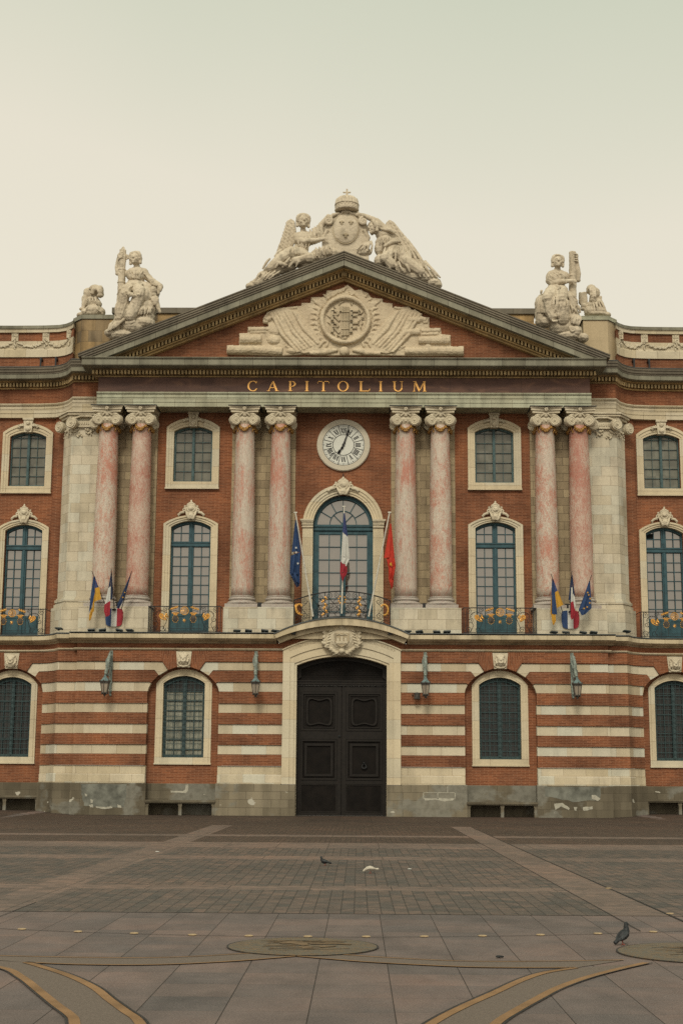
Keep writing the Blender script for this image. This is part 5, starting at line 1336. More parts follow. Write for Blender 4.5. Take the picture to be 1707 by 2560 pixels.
LL = [(-9.70, 'wall lantern with its teal bracket, leftmost of the four on the striped front'), (-3.61, 'wall lantern hanging just left of the wooden doorway'),
      (3.50, 'wall lantern just right of the doorway, with a small dark floodlight beside it'), (9.64, 'wall lantern on the striped front, rightmost of the four')]
l0 = lantern()
for i, (x, lab) in enumerate(LL):
    o = l0 if i == 0 else dup(l0)
    o.location = (x, -.02, 4.86); o['label'] = lab; o.rotation_euler.z = R((-7, 4, -2, 6)[i])
sc_ = thing('wall_floodlight', (3.14, -.05, 4.92), 'small dark drum-shaped floodlight beside the lantern right of the door', 'floodlight')
m = MB(); m.lathe([(.10,-.13),(.13,-.10),(.125,.08),(.14,.10),(.14,.13),(.05,.15)], (0,-.28,0), 18); m.build('lamp_housing', 'dark_bronze', sc_)
m = MB(); m.box(-.03,.03,-.3,.06,.13,.17); m.tube([(-.16,-.28,.1),(-.2,-.1,.06),(-.1,.05,.02)], .02, 5); m.build('bracket', 'dark_bronze', sc_)
# ---------------------------------------------------------------- floodlights along the ledge
def floodlight():
    t = thing('ledge_floodlight', (0,0,0), 'x', 'floodlight', 'floodlights on the ledge below the columns')
    m = MB(); m.box(-.15,.15,-.10,.10,.06,.12); m.box(-.13,.13,-.115,-.1,.07,.11); m.box(-.03,.03,-.02,.02,.0,.06); m.build('lamp_housing', 'fixture_grey', t)
    m = MB(); m.face([(-.13,-.08,.123),(.13,-.08,.123),(.13,.08,.123),(-.13,.08,.123)]); m.build('lamp_lens', 'fixture_white', t)
    return t
f0 = floodlight(); first = True; rnd = random.Random(3)
WHERE = {-9.68:'left pair of columns', -3.55:'column pair left of the balcony', 3.55:'column pair right of the balcony', 9.68:'right pair of columns'}
ORD = ('first','second','third','fourth')
for px, wh in WHERE.items():
    for k, dx in enumerate((-.86,-.38,.30,.74) if px < 0 else (-.80,-.30,.42,.86)):
        o = f0 if first else dup(f0); first = False
        o.location = (px+dx, -.34+.06*rnd.random(), 7.535); o.rotation_euler = (R(rnd.uniform(-22,-8)), R(rnd.uniform(-9,9)), R(rnd.uniform(-25,25)))
        o['label'] = 'flat grey floodlight, %s along the ledge under the %s' % (ORD[k], wh)
for sg, side in ((-1,'left'),(1,'right')):
    o = dup(f0); o.location = (sg*11.95, -.20, 7.60); o.rotation_euler = (R(-10), R(5), R(sg*20)); o['label'] = 'flat grey floodlight at the foot of the splayed %s corner pilaster' % side
# ---------------------------------------------------------------- benches
def bench(): 
    t = thing('stone_bench', (0,0,0), 'x', 'bench', 'stone benches under the ground windows')
    m = MB(); m.box(-1.45,1.45,-.42,.05,.50,.545); m.box(-1.46,1.46,-.45,.05,.546,.615); m.build('seat', 'plinth_stone', t)
    for x in (-1.38, .0, 1.38):
        m = MB(); m.prism([(x-.065,-.3),(x+.065,-.3),(x+.065,.38),(x+.085,.42),(x+.085,.499),(x-.085,.499),(x-.085,.42),(x-.065,.38)], -.36, .04); m.build('leg', 'plinth_stone', t)
    return t
b0 = bench()
for i, (x, y, lab) in enumerate(((-6.64,.26,'grey stone bench under the curtained ground window left of the doorway'),(6.64,.26,'grey stone bench under the barred ground window right of the doorway'),
        (-WX,1.54,'grey stone bench cut by the left edge, below the wing window'),(WX,1.54,'grey stone bench cut by the right edge, below the wing window'))):
    o = b0 if i == 0 else dup(b0); o.location = (x, y, 0 if i < 2 else .13); o['label'] = lab
# ---------------------------------------------------------------- flags
class Cloth(MB):
    # panels: (tl, tr, br, bl, y, depth, folds, material index)
    def panel(s, tl, tr, br, bl, y=0, amp=.05, folds=1.5, m=0, ph=0, nu=10, nv=14):
        P = []
        for j in range(nv+1):
            v = j/nv; row = []
            for i in range(nu+1):
                u = i/nu; a = (lerp(tl[0],tr[0],u), lerp(tl[1],tr[1],u)); b = (lerp(bl[0],br[0],u), lerp(bl[1],br[1],u))
                x, z = lerp(a[0],b[0],v), lerp(a[1],b[1],v)
                f = math.sin(2*math.pi*(folds*u+.15*v)+ph)
                row.append((x, y+amp*f*(.35+.65*v), z))
            P.append(row)
        s.grid(P, m, None, True)
def star(m, cx, cz, r, y, rot=0):
    pts = []
    for k in range(10):
        a = R(90+36*k)+rot; q = r if k % 2 == 0 else r*.4; pts.append((cx+q*math.cos(a), cz+q*math.sin(a)))
    m.prism(pts, y-.004, y)
def flag(lab, base, tip, polemat, polew, cloth, mats, stars=(), cross=None, knob=None, white=None):
    t = thing('flag', base, lab, 'flag')
    B = Vector(base); m = MB(); m.tube([(0,0,0), Vector(tip)-B], [polew, polew*.75], 8)
    if knob: m.tube([Vector(tip)-B+Vector((-.07,0,.02)), Vector(tip)-B+Vector((.07,0,.02))], .035, 6)
    m.build('flagpole', polemat, t)
    c = Cloth()
    for a in cloth: c.panel(*[tuple(p) for p in a[:4]], **a[4])
    c.v = [(x-B.x, y-B.y, z-B.z) for x, y, z in c.v]
    co_ = c.build('flag_cloth', mats, t)
    if stars:
        s = MB()
        for (x, z, r, y) in stars: star(s, x-B.x, z-B.z, r, y-B.y, x*3)
        s.build('flag_star', 'flag_yellow' if cross else 'flag_white', co_)
    return t
# side groups, measured in a local sheet: a(px,py) -> (x, z)
A = lambda x, z: (-10.51+(x-315)*.00172, 10.05-(z-285)*.00173)
Y1 = -.75
flag('yellow and blue flag, leftmost of the three above the left tricolour shield', (-9.93,-.22,8.50), (-10.51,-.85,10.05), 'iron', .017, [
    (A(345,400),A(372,400),A(395,800),A(300,800),dict(y=Y1,m=0,amp=.02)), (A(300,800),A(395,800),A(325,1180),A(268,1300),dict(y=Y1,m=0,amp=.02)),
    (A(368,395),A(380,410),A(462,670),A(385,690),dict(y=Y1+.03,m=1,amp=.015)), (A(385,690),A(500,668),A(555,960),A(385,1025),dict(y=Y1+.03,m=2,amp=.03)),
    (A(355,830),A(395,800),A(388,1260),A(340,1300),dict(y=Y1+.015,m=2,amp=.03,folds=1)), (A(325,1170),A(385,1180),A(345,1370),A(272,1350),dict(y=Y1+.02,m=2,amp=.03)), (A(272,1340),A(345,1360),A(310,1480),A(275,1490),dict(y=Y1+.02,m=2,amp=.03))], ['flag_blue','flag_royal','flag_yellow'])
flag('blue white and red flag, middle of the three above the left tricolour shield', (-9.62,-.22,8.48), (-9.71,-.85,10.17), 'iron', .017, [
    (A(772,300),A(788,300),A(775,650),A(718,690),dict(y=Y1,m=0,amp=.02)), (A(780,300),A(792,300),A(830,940),A(775,980),dict(y=Y1+.03,m=0,amp=.02)),
    (A(718,690),A(775,640),A(780,1000),A(640,1090),dict(y=Y1,m=1,amp=.03)), (A(640,1090),A(780,1000),A(785,1330),A(630,1250),dict(y=Y1,m=2,amp=.03)), (A(630,1250),A(785,1330),A(750,1370),A(680,1395),dict(y=Y1,m=2,amp=.03))], ['flag_navy','flag_white','flag_red'])
flag('dark blue flag with stars, rightmost of the three above the left tricolour shield', (-9.33,-.22,8.48), (-8.84,-.85,10.07), 'iron', .017, [
    (A(1262,320),A(1276,320),A(1175,720),A(1110,700),dict(y=Y1,m=0,amp=.02)), (A(1110,700),A(1175,720),A(1110,960),A(1030,900),dict(y=Y1,m=0,amp=.03)), (A(1030,900),A(1110,960),A(1005,1190),A(930,1175),dict(y=Y1,m=0,amp=.03)), (A(1040,880),A(1060,900),A(985,1090),A(955,1070),dict(y=Y1+.03,m=1,amp=.02))],
    ['flag_navy','flag_sky'], [(A(1088,920)[0],A(1088,920)[1],.045,Y1-.05),(A(1130,800)[0],A(1130,800)[1],.04,Y1-.05)], True)
A2 = lambda x, z: (8.74+(x-310)*.00193, 10.02-(z-310)*.00192)
flag('yellow and blue flag, leftmost of the three above the right tricolour shield', (9.27,-.22,8.50), (8.74,-.85,10.02), 'iron', .017, [
    (A2(335,410),A2(352,410),A2(395,760),A2(312,760),dict(y=Y1,m=0,amp=.02)), (A2(312,760),A2(395,760),A2(428,1190),A2(312,1190),dict(y=Y1,m=0,amp=.03)),
    (A2(350,405),A2(365,420),A2(450,670),A2(388,710),dict(y=Y1+.03,m=1,amp=.015)), (A2(388,710),A2(460,668),A2(570,980),A2(430,1050),dict(y=Y1+.03,m=2,amp=.03)),
    (A2(312,760),A2(330,760),A2(315,1190),A2(284,1185),dict(y=Y1+.01,m=2,amp=.02)), (A2(300,1180),A2(395,1190),A2(400,1330),A2(320,1340),dict(y=Y1+.01,m=2,amp=.03)), (A2(320,1340),A2(400,1330),A2(355,1425),A2(335,1420),dict(y=Y1+.01,m=2,amp=.03))], ['flag_blue','flag_royal','flag_yellow'])
flag('blue white and red flag, middle of the three above the right tricolour shield', (9.60,-.22,8.46), (9.61,-.85,10.15), 'iron', .017, [
    (A2(755,330),A2(775,330),A2(742,900),A2(683,870),dict(y=Y1+.02,m=0,amp=.02)), (A2(765,330),A2(782,330),A2(826,800),A2(770,740),dict(y=Y1+.02,m=0,amp=.02)),
    (A2(745,600),A2(775,595),A2(782,920),A2(730,940),dict(y=Y1,m=1,amp=.02)), (A2(770,720),A2(815,790),A2(838,1010),A2(785,1085),dict(y=Y1,m=1,amp=.02)),
    (A2(728,930),A2(780,900),A2(825,1180),A2(718,1250),dict(y=Y1-.02,m=2,amp=.03)), (A2(718,1250),A2(825,1180),A2(780,1270),A2(738,1315),dict(y=Y1-.02,m=2,amp=.03)), (A2(780,1090),A2(825,1070),A2(820,1180),A2(785,1150),dict(y=Y1+.02,m=2,amp=.02))], ['flag_navy','flag_white','flag_red'])
flag('blue flag with a ring of stars, rightmost of the three above the right tricolour shield', (9.94,-.22,8.46), (10.43,-.85,9.97), 'iron', .017, [
    (A2(1140,450),A2(1158,450),A2(1168,800),A2(1035,740),dict(y=Y1,m=0,amp=.03)), (A2(1035,740),A2(1168,800),A2(1178,1050),A2(900,1080),dict(y=Y1,m=0,amp=.05,folds=2)), (A2(900,1080),A2(1178,1050),A2(1030,1190),A2(960,1215),dict(y=Y1,m=0,amp=.04))],
    ['flag_blue'], [(A2(x,z)[0],A2(x,z)[1],.052,Y1-.07) for x, z in ((1095,715),(1115,765),(1145,848),(1132,940),(1075,1030),(1008,1062))], True)
# central balcony poles: white tubes leaning out from the railing
C5 = lambda x, z: (-1.98+(x-468)*.00647, 12.55-(z-795)*.00651)
Y2 = -.95
flag('long dark blue starred flag on the white pole left of the balcony window', (-1.21,-.66,8.20), (-1.98,-.95,12.55), 'white_paint', .038, [
    (C5(466,842),C5(474,842),C5(505,1050),C5(446,1050),dict(y=Y2,m=0,amp=.05)), (C5(440,1075),C5(505,1050),C5(498,1200),C5(434,1190),dict(y=Y2-.02,m=0,amp=.09,folds=2)), (C5(434,1190),C5(500,1180),C5(503,1260),C5(470,1240),dict(y=Y2-.02,m=0,amp=.07)), (C5(445,1210),C5(502,1240),C5(498,1272),C5(480,1280),dict(y=Y2+.03,m=1,amp=.06))],
    ['flag_blue','flag_navy'], [(C5(475,1025)[0],C5(475,1025)[1],.06,Y2-.09),(C5(476,1055)[0],C5(476,1055)[1],.06,Y2-.10),(C5(488,1128)[0],C5(488,1128)[1],.06,Y2-.12),(C5(452,1060)[0],C5(452,1060)[1],.04,Y2-.10)], None, True)
flag('blue white and red flag hanging on the middle pole in front of the balcony window', (-.01,-.66,8.33), (.07,-1.1,12.79), 'white_paint', .038, [
    (C5(782,800),C5(790,800),C5(810,955),C5(776,925),dict(y=Y2-.2,m=0,amp=.05)), (C5(776,925),C5(810,955),C5(822,1095),C5(768,1080),dict(y=Y2-.2,m=1,amp=.06)), (C5(768,1080),C5(822,1095),C5(800,1148),C5(765,1118),dict(y=Y2-.2,m=1,amp=.06)),
    (C5(764,1115),C5(806,1142),C5(806,1190),C5(760,1185),dict(y=Y2-.19,m=2,amp=.06)), (C5(760,1185),C5(806,1190),C5(790,1220),C5(778,1248),dict(y=Y2-.19,m=2,amp=.05))], ['flag_royal','flag_white','flag_red'], (), None, True)
flag('long red flag on the white pole right of the balcony window', (1.12,-.66,8.21), (1.98,-.95,12.57), 'white_paint', .038, [
    (C5(1084,862),C5(1092,862),C5(1112,1080),C5(1045,1088),dict(y=Y2,m=0,amp=.05)), (C5(1060,1085),C5(1112,1080),C5(1120,1140),C5(1074,1150),dict(y=Y2,m=0,amp=.08)), (C5(1074,1150),C5(1120,1140),C5(1106,1225),C5(1076,1215),dict(y=Y2,m=0,amp=.07,folds=2)), (C5(1074,1215),C5(1108,1220),C5(1104,1270),C5(1094,1292),dict(y=Y2+.02,m=0,amp=.06)), (C5(1080,1125),C5(1093,1118),C5(1096,1142),C5(1082,1136),dict(y=Y2-.1,m=1,amp=.01))], ['flag_scarlet','flag_yellow'], (), None, True)
# tricolour shields
def tricolour(lab, cx):
    t = thing('tricolour_shield', (cx, -.04, 8.2), lab, 'shield', 'tricolour shields on the pedestals')
    zz = lambda u: -.39*(1-abs(2*u-1)**3.2)-.02
    def edge(u):   # half width profile: barrel sided shield
        return u
    def strip(u0, u1, mat, nm):
        m = MB(); N = 6; up_ = []; dn_ = []
        for i in range(N+1):
            u = lerp(u0, u1, i/N); x = -.37+.74*u; k = abs(2*u-1)
            up_.append((x, .37-.06*k**4)); dn_.append((x, -.40+.14*k**4))
        # bulging sides
        poly = up_+dn_[::-1]
        if u0 == 0: poly = [(x if x > -.36 else -.34, z) for x, z in poly] + [(-.365,-.1),(-.375,.05),(-.365,.2)]
        if u1 == 1: 
            i_ = len(up_); poly = up_[:-1]+[(.34,.31),(.365,.2),(.375,.05),(.365,-.1),(.33,-.27)]+dn_[::-1][1:]
        m.prism(poly, -.05, .06); return m.build(nm, mat, t)
    strip(0, .34, 'flag_blue', 'blue_stripe'); strip(.341, .659, 'flag_white', 'white_stripe'); strip(.66, 1, 'flag_red', 'red_stripe')
    m = MB(); m.box(-.08,.08,-.16,.04,.28,.34); m.build('pole_holder', 'iron', t)
tricolour('blue white and red shield plaque on the left pedestal', -9.645); tricolour('blue white and red shield plaque on the right pedestal', 9.62)
# ================================================================== roof sculpture
def limb(m, pts, rr, n=10):
    m.tube(pts, rr, n)
    for p, r in zip(pts, rr): m.ball(p, r, n)
def hand3(m, p, d, s=1.0, side=1, curl=0):
    # palm, four fingers and a thumb from p along d
    d = Vector(d).normalized(); u = d.cross(Vector((0,1,0)));
    if u.length < .1: u = Vector((1,0,0))
    u.normalize(); p = Vector(p)
    m.ball(p+d*.06*s, (.075*s,.05*s,.075*s), 8)
    for k in range(4):
        q = p+d*.11*s+u*(k-1.5)*.036*s; L = (.10,.13,.12,.09)[k]*s
        m.tube([q, q+d*L*.5+Vector((0,curl*.5,0)), q+d*L+Vector((0,curl,0))], [.022*s,.021*s,.016*s], 6)
    q = p+d*.03*s-u*.05*s*side; m.tube([q, q+(d-u*side)*.06*s, q+(d*1.6-u*side)*.07*s], [.024*s,.022*s,.016*s], 6)
def head3(m, c, r, turn=0, tilt=0, hair=True, crown=False):
    c = Vector(c); Mx = Matrix.Rotation(turn, 3, 'Z') @ Matrix.Rotation(tilt, 3, 'X')
    def P(x, y, z): return c + Mx @ Vector((x*r, y*r, z*r))
    m.ball(c, (.76*r,.86*r,1.02*r), 16, 0, Mx); m.ball(P(0,-.28,-.52), (.50*r,.52*r,.50*r), 12, 0, Mx)
    m.tube([P(0,-.86,.16), P(0,-1.02,-.12), P(0,-.86,-.2)], [.09*r,.13*r,.08*r], 6)                      # nose
    for q in (-1, 1):
        m.tube([P(.12*q,-.86,.22), P(.34*q,-.84,.26), P(.54*q,-.66,.16)], [.06*r,.065*r,.05*r], 6)          # brow
        m.ball(P(.30*q,-.76,.04), .13*r, 6); m.ball(P(.36*q,-.62,-.28), .22*r, 8)                          # eye, cheek
    m.tube([P(-.2,-.80,-.50), P(0,-.86,-.48), P(.2,-.80,-.50)], .065*r, 6); m.tube([P(-.14,-.79,-.60), P(0,-.83,-.62), P(.14,-.79,-.60)], .06*r, 6)
    m.ball(P(0,-.72,-.82), .20*r, 8)
    if hair:
        for k in range(15):
            a = R(-112+k*16); m.ball(P(.86*math.sin(a), -.30+.1*math.cos(3*a), .28+.74*math.cos(a)), .27*r, 8)
        for q in (-1, 1):
            for k in range(4): m.ball(P(.84*q,.0,.1-.26*k), .25*r, 8)
        m.ball(P(0,.35,.25), .88*r, 12); m.ball(P(0,.75,-.1), .4*r, 8)
    if crown:
        for k in range(9): a = R(-80+20*k); m.ball(P(.72*math.sin(a), -.62*math.cos(a), .98), .17*r, 6)
def folds(m, a0, a1, b0, b1, n, r, bulge=.1, ph=0):
    # n fold ridges running between two edges
    for k in range(n):
        t = k/(n-1) if n > 1 else .5
        a = Vector(a0).lerp(Vector(a1), t)+Vector((0,-.05,0)); b = Vector(b0).lerp(Vector(b1), t)+Vector((0,-.05,0)); c = (a+b)/2+Vector((.05*math.sin(k*2.1+ph), -bulge, .03*math.cos(k*1.7+ph)))
        m.tube([a, a.lerp(c,.6), c, c.lerp(b,.5), b], [r*.6, r, r*(1.05+.25*math.sin(k*2.7)), r, r*.7], 7)
YS = 1.0
# ---------------------------------------------------------------- seated figure, left
S = lambda px, py, y=0: Vector((-10.0+(px-264)*.00194, YS+y, 25.14-(py-155)*.00209))
m = MB()
head3(m, S(568,452,-.10), .285, R(-16), R(-4))
limb(m, [S(585,580,.02), S(590,660,.04)], [.135,.155]); limb(m, [S(470,705,.02), S(590,690,.05), S(770,725,.04)], [.15,.19,.17])
m.ball(S(590,800,-.02), (.46,.30,.36), 16); m.ball(S(505,865,-.20), (.165,.14,.16), 12); m.ball(S(680,860,-.20), (.165,.14,.16), 12)
m.ball(S(590,960,0), (.38,.28,.30), 14); m.ball(S(590,1090,-.05), (.54,.40,.34), 14); m.ball(S(800,1120,0), (.48,.36,.34), 14); m.ball(S(960,1180,.05), (.36,.34,.40), 12)
folds(m, S(450,730,-.22), S(760,740,-.2), S(540,930,-.28), S(690,950,-.28), 6, .03, .06); m.tube([S(430,985,-.2),S(580,965,-.28),S(720,985,-.2)], .035, 6)
# raised arm round the bundle of rods and its hand
limb(m, [S(430,720,.02), S(250,800,.05), S(150,760,-.02), S(125,620,-.05), S(150,470,-.08), S(180,400,-.1)], [.125,.12,.10,.085,.07,.06])
for k in range(4):
    z = 330+38*k; m.tube([S(165,z+40,-.12), S(205,z,-.21), S(262,z-8,-.24), S(292,z+2,-.17)], [.03,.034,.03,.022], 6)
m.ball(S(178,390,-.13), (.07,.08,.12), 8); m.tube([S(300,330,-.05),S(365,370,-.06),S(380,420,-.05),S(350,450,-.05)], [.04,.06,.055,.03], 6)
# other arm resting on the shield
limb(m, [S(780,760,.03), S(890,880,.0), S(1010,980,-.04), S(1100,1030,-.08)], [.17,.16,.15,.14]); limb(m, [S(1100,1030,-.06), S(1165,1080,-.12), S(1160,1170,-.22)], [.14,.13,.10]); hand3(m, S(1150,1170,-.24), (-.2,-.1,-1), .9)
folds(m, S(800,800,-.14), S(860,830,-.14), S(980,1060,-.2), S(1090,1090,-.2), 5, .035, .05)
# lap, knees, legs under heavy cloth
limb(m, [S(480,1130,-.1), S(400,1230,-.5), S(370,1380,-.62)], [.30,.27,.24]); limb(m, [S(650,1130,-.1), S(720,1260,-.55), S(720,1340,-.62)], [.30,.28,.26])
limb(m, [S(370,1380,-.6), S(330,1600,-.45), S(280,1830,-.45)], [.25,.27,.25]); limb(m, [S(720,1340,-.58), S(640,1560,-.45), S(520,1800,-.5)], [.27,.30,.27])
m.ball(S(830,1300,-.15), (.40,.42,.45), 14); m.ball(S(880,1560,-.05), (.42,.45,.50), 14); m.ball(S(560,1650,-.1), (.62,.45,.52), 16); m.ball(S(900,1760,-.05), (.30,.4,.34), 12)
m.ball(S(350,1860,-.1), (.48,.45,.30), 14); m.ball(S(160,1990,-.1), (.34,.4,.26), 12); m.ball(S(40,2120,-.1), (.26,.35,.18), 12); m.ball(S(560,1980,-.1), (.62,.45,.34), 14); m.ball(S(300,2150,0), (.70,.45,.26), 14); m.ball(S(800,1900,-.1), (.52,.45,.30), 14)
m.tube([S(420,1960,-.45),S(540,1945,-.5),S(640,1915,-.48)], [.09,.10,.07], 8)
folds(m, S(300,1180,-.5), S(780,1060,-.3), S(250,1330,-.62), S(700,1200,-.6), 5, .05, .12); folds(m, S(330,1310,-.72), S(700,1330,-.72), S(420,1420,-.75), S(720,1440,-.72), 4, .05, .08)
m.tube([S(320,1350,-.74),S(450,1300,-.78),S(560,1380,-.82),S(680,1410,-.78),S(740,1340,-.7)], [.05,.07,.08,.07,.05], 8)
folds(m, S(240,1480,-.6), S(420,1500,-.62), S(190,1800,-.6), S(330,1850,-.6), 5, .05, .06); folds(m, S(470,1560,-.55), S(740,1520,-.5), S(300,1860,-.55), S(560,1800,-.55), 6, .05, .08); folds(m, S(760,1540,-.4), S(1000,1560,-.3), S(640,1780,-.5), S(980,1750,-.4), 6, .05, .08)
folds(m, S(150,1900,-.4), S(420,1850,-.5), S(20,2130,-.4), S(200,2060,-.5), 5, .055, .06)
# shield and masks at the side
m.ball(S(1060,1430,-.35), (.19,.10,.24), 14); m.ball(S(1010,1200,-.35), (.17,.14,.17), 12); m.ball(S(1020,1290,-.33), (.15,.12,.12), 10); limb(m, [S(1110,1480,-.3), S(1150,1600,-.3), S(1190,1680,-.3)], [.10,.08,.06])
for k in range(8): m.ball(S(930+12*k,1250+28*k,-.42), .05, 6)
# rods
m.tube([S(245,1440,-.05), S(262,260,-.05)], [.155,.14], 16); m.tube([S(262,260,-.05),S(264,215,-.05),S(265,160,-.05)], [.10,.09,.015], 10)
for k in range(9): a = 2*math.pi*k/9; m.tube([S(245,1440,-.05)+Vector((.135*math.cos(a),.135*math.sin(a),0)), S(262,235,-.05)+Vector((.12*math.cos(a),.12*math.sin(a),0))], .034, 6)
for py in (690, 980, 1250): m.tube([S(250,py,-.05)+Vector((.17*math.cos(R(t)),.17*math.sin(R(t)),0)) for t in range(0,361,24)], .018, 5)
o = sculpt(m, 'seated_statue', 'statue_stone', None, .020, .017, 5.5, (1,1,.45), 0, 1, .012, 10)
tag(o, 'seated stone woman with one arm raised round a bundle of rods', 'statue')
# ---------------------------------------------------------------- seated figure, right
S = lambda px, py, y=0: Vector((10.26+(px-820)*.00258, YS+y, 24.95-(py-127)*.00277))
m = MB()
head3(m, S(550,322,-.10), .275, R(2), R(-5), True, True)
limb(m, [S(548,430,0), S(545,470,.02)], [.14,.16]); limb(m, [S(430,520,.02), S(545,490,.04), S(690,540,.04)], [.17,.20,.17])
m.ball(S(545,600,0), (.46,.30,.36), 16); m.ball(S(480,600,-.2), (.17,.13,.15), 12); m.ball(S(610,600,-.2), (.17,.13,.15), 12); m.ball(S(520,720,-.02), (.36,.26,.30), 14)
limb(m, [S(420,540,0), S(400,640,-.08), S(450,690,-.2)], [.17,.16,.13]); limb(m, [S(450,690,-.22), S(600,680,-.34), S(770,675,-.36)], [.13,.11,.085]); hand3(m, S(770,675,-.36), (1,-.1,-.1), 1.0, 1)
limb(m, [S(720,560,.05), S(860,600,.08), S(905,610,.02), S(915,520,-.02), S(895,380,-.04), S(890,280,-.06)], [.13,.12,.11,.10,.08,.065])
for k in range(4):
    z = 200+38*k; m.tube([S(896,z+22,-.1), S(882,z,-.18), S(850,z,-.2), S(835,z-12,-.16)], [.032,.034,.03,.022], 6)
m.ball(S(888,225,-.1), (.06,.08,.14), 8)
folds(m, S(400,540,-.15), S(500,480,-.15), S(440,640,-.2), S(690,600,-.22), 6, .035, .06); folds(m, S(380,580,-.15), S(380,640,-.15), S(520,640,-.3), S(540,720,-.3), 4, .035, .04)
limb(m, [S(470,720,-.2), S(530,770,-.3)], [.10,.09]); m.ball(S(580,840,-.5), (.20,.12,.12), 10)
# lap and legs
limb(m, [S(450,830,-.1), S(370,960,-.55), S(340,1000,-.62)], [.33,.30,.27]); limb(m, [S(600,830,-.1), S(570,960,-.55), S(560,1020,-.62)], [.33,.30,.27])
limb(m, [S(350,1000,-.58), S(370,1200,-.5), S(420,1300,-.55)], [.26,.25,.20]); limb(m, [S(570,1020,-.58), S(580,1200,-.45), S(600,1330,-.4)], [.28,.30,.28])
m.ball(S(300,1060,-.1), (.42,.40,.56), 14); m.ball(S(230,1220,-.1), (.24,.35,.52), 12); m.ball(S(480,1200,-.05), (.58,.45,.60), 16); m.ball(S(760,1060,-.05), (.34,.4,.42), 14); m.ball(S(780,1250,-.05), (.34,.42,.52), 14); m.ball(S(620,1420,-.05), (.62,.42,.40), 14); m.ball(S(820,1500,-.05), (.34,.4,.32), 12); m.ball(S(960,1600,-.05), (.26,.35,.2), 10); m.ball(S(300,1330,-.05), (.42,.4,.26), 12); m.ball(S(720,1560,0), (.6,.4,.24), 12)
m.ball(S(440,1310,-.62), (.10,.15,.09), 10); m.tube([S(400,1380,-.66),S(445,1395,-.7),S(490,1385,-.66)], .05, 6)
folds(m, S(250,840,-.3), S(560,790,-.4), S(230,900,-.35), S(520,860,-.6), 4, .05, .1); folds(m, S(200,950,-.35), S(300,930,-.5), S(170,1220,-.35), S(300,1240,-.5), 5, .05, .05); folds(m, S(330,980,-.7), S(480,1000,-.75), S(310,1250,-.6), S(440,1250,-.66), 5, .045, .05)
folds(m, S(500,1040,-.75), S(660,1040,-.7), S(480,1280,-.6), S(650,1230,-.6), 5, .05, .06); folds(m, S(660,860,-.3), S(720,840,-.25), S(760,1040,-.35), S(860,1020,-.3), 4, .05, .05); folds(m, S(680,1100,-.4), S(860,1080,-.35), S(690,1220,-.45), S(900,1220,-.4), 4, .05, .06)
folds(m, S(500,1220,-.6), S(640,1210,-.6), S(520,1330,-.55), S(640,1320,-.5), 3, .05, .04); folds(m, S(780,1250,-.4), S(900,1260,-.35), S(740,1400,-.4), S(870,1420,-.35), 5, .05, .04); m.spiral((S(760,1500)[0], S(760,1500)[2]), .12, 1.6, .04, YS-.42)
m.tube([S(800,1020,-.02), S(812,600,-.02), S(820,140,-.02)], [.165,.160,.150], 18); m.tube([S(808,560,-.02),S(809,540,-.02)], .17, 18)
o = sculpt(m, 'seated_statue', 'statue_stone', None, .020, .017, 5.5, (1,1,.45), 0, 2, .012, 10)
tag(o, 'seated stone woman in a small crown holding a smooth pillar', 'statue')
# ---------------------------------------------------------------- small group on the left pedestal
YT = 2.0
S = lambda px, py, y=0: Vector((-11.97+(px-357)*.001139, YT+y, 22.10-(py-1589)*.001224))
m = MB()
m.ball(S(880,500,-.1), (.30,.26,.20), 14); m.ball(S(1090,560,-.2), (.16,.18,.22), 12); limb(m, [S(960,480,-.3), S(1050,640,-.36), S(1120,760,-.3)], [.05,.05,.04]); m.ball(S(1090,770,-.2), (.15,.16,.09), 10); m.ball(S(1150,680,-.12), (.09,.2,.15), 8)
m.tube([S(880,430,-.2),S(860,560,-.32),S(800,740,-.3)], [.09,.11,.08], 8); m.ball(S(760,640,0), (.26,.24,.30), 12); m.ball(S(560,600,.1), (.22,.24,.26), 12); m.ball(S(480,760,.1), (.16,.2,.2), 10)
m.ball(S(800,950,0), (.30,.28,.30), 14); m.ball(S(860,1080,-.05), (.34,.30,.26), 14); m.ball(S(460,1000,.1), (.14,.2,.26), 10); limb(m, [S(450,800,0), S(440,1050,-.05), S(430,1250,-.1)], [.13,.10,.08])
m.ball(S(360,1270,-.1), (.10,.12,.07), 8); m.ball(S(850,1340,-.15), (.40,.36,.26), 14); m.ball(S(1100,1380,-.05), (.24,.3,.22), 12); m.ball(S(560,1420,-.1), (.26,.3,.18), 12); m.ball(S(330,1510,-.05), (.18,.26,.12), 10); m.ball(S(840,1480,-.1), (.52,.34,.14), 12)
folds(m, S(620,880,-.25), S(950,880,-.3), S(560,1180,-.25), S(1080,1180,-.3), 6, .035, .05); folds(m, S(700,1240,-.4), S(1000,1250,-.4), S(580,1460,-.35), S(1200,1480,-.35), 6, .035, .04)
o = sculpt(m, 'cloaked_bust', 'statue_stone', None, .022, .018, 6, (1,1,.6), 1, 3, .01, 10)
tag(o, 'small weathered stone lump of armour and cloth on the brown roof pedestal', 'statue')
S = lambda px, py, y=0: Vector((10.66+(px-938)*.0026, YT+y, 23.39-(py-793)*.0028))
m = MB()
m.ball(S(1150,760,-.05), (.22,.25,.24), 14); m.prism([(p[0],p[2]) for p in (S(945,800),S(1080,790),S(1080,990),S(960,1000),S(938,960))], YT-.02, YT+.14); m.ball(S(1230,800,.1), (.22,.25,.26), 12); m.box(S(1200,0)[0], S(1335,0)[0], YT, YT+.25, S(0,1020)[2], S(0,860)[2])
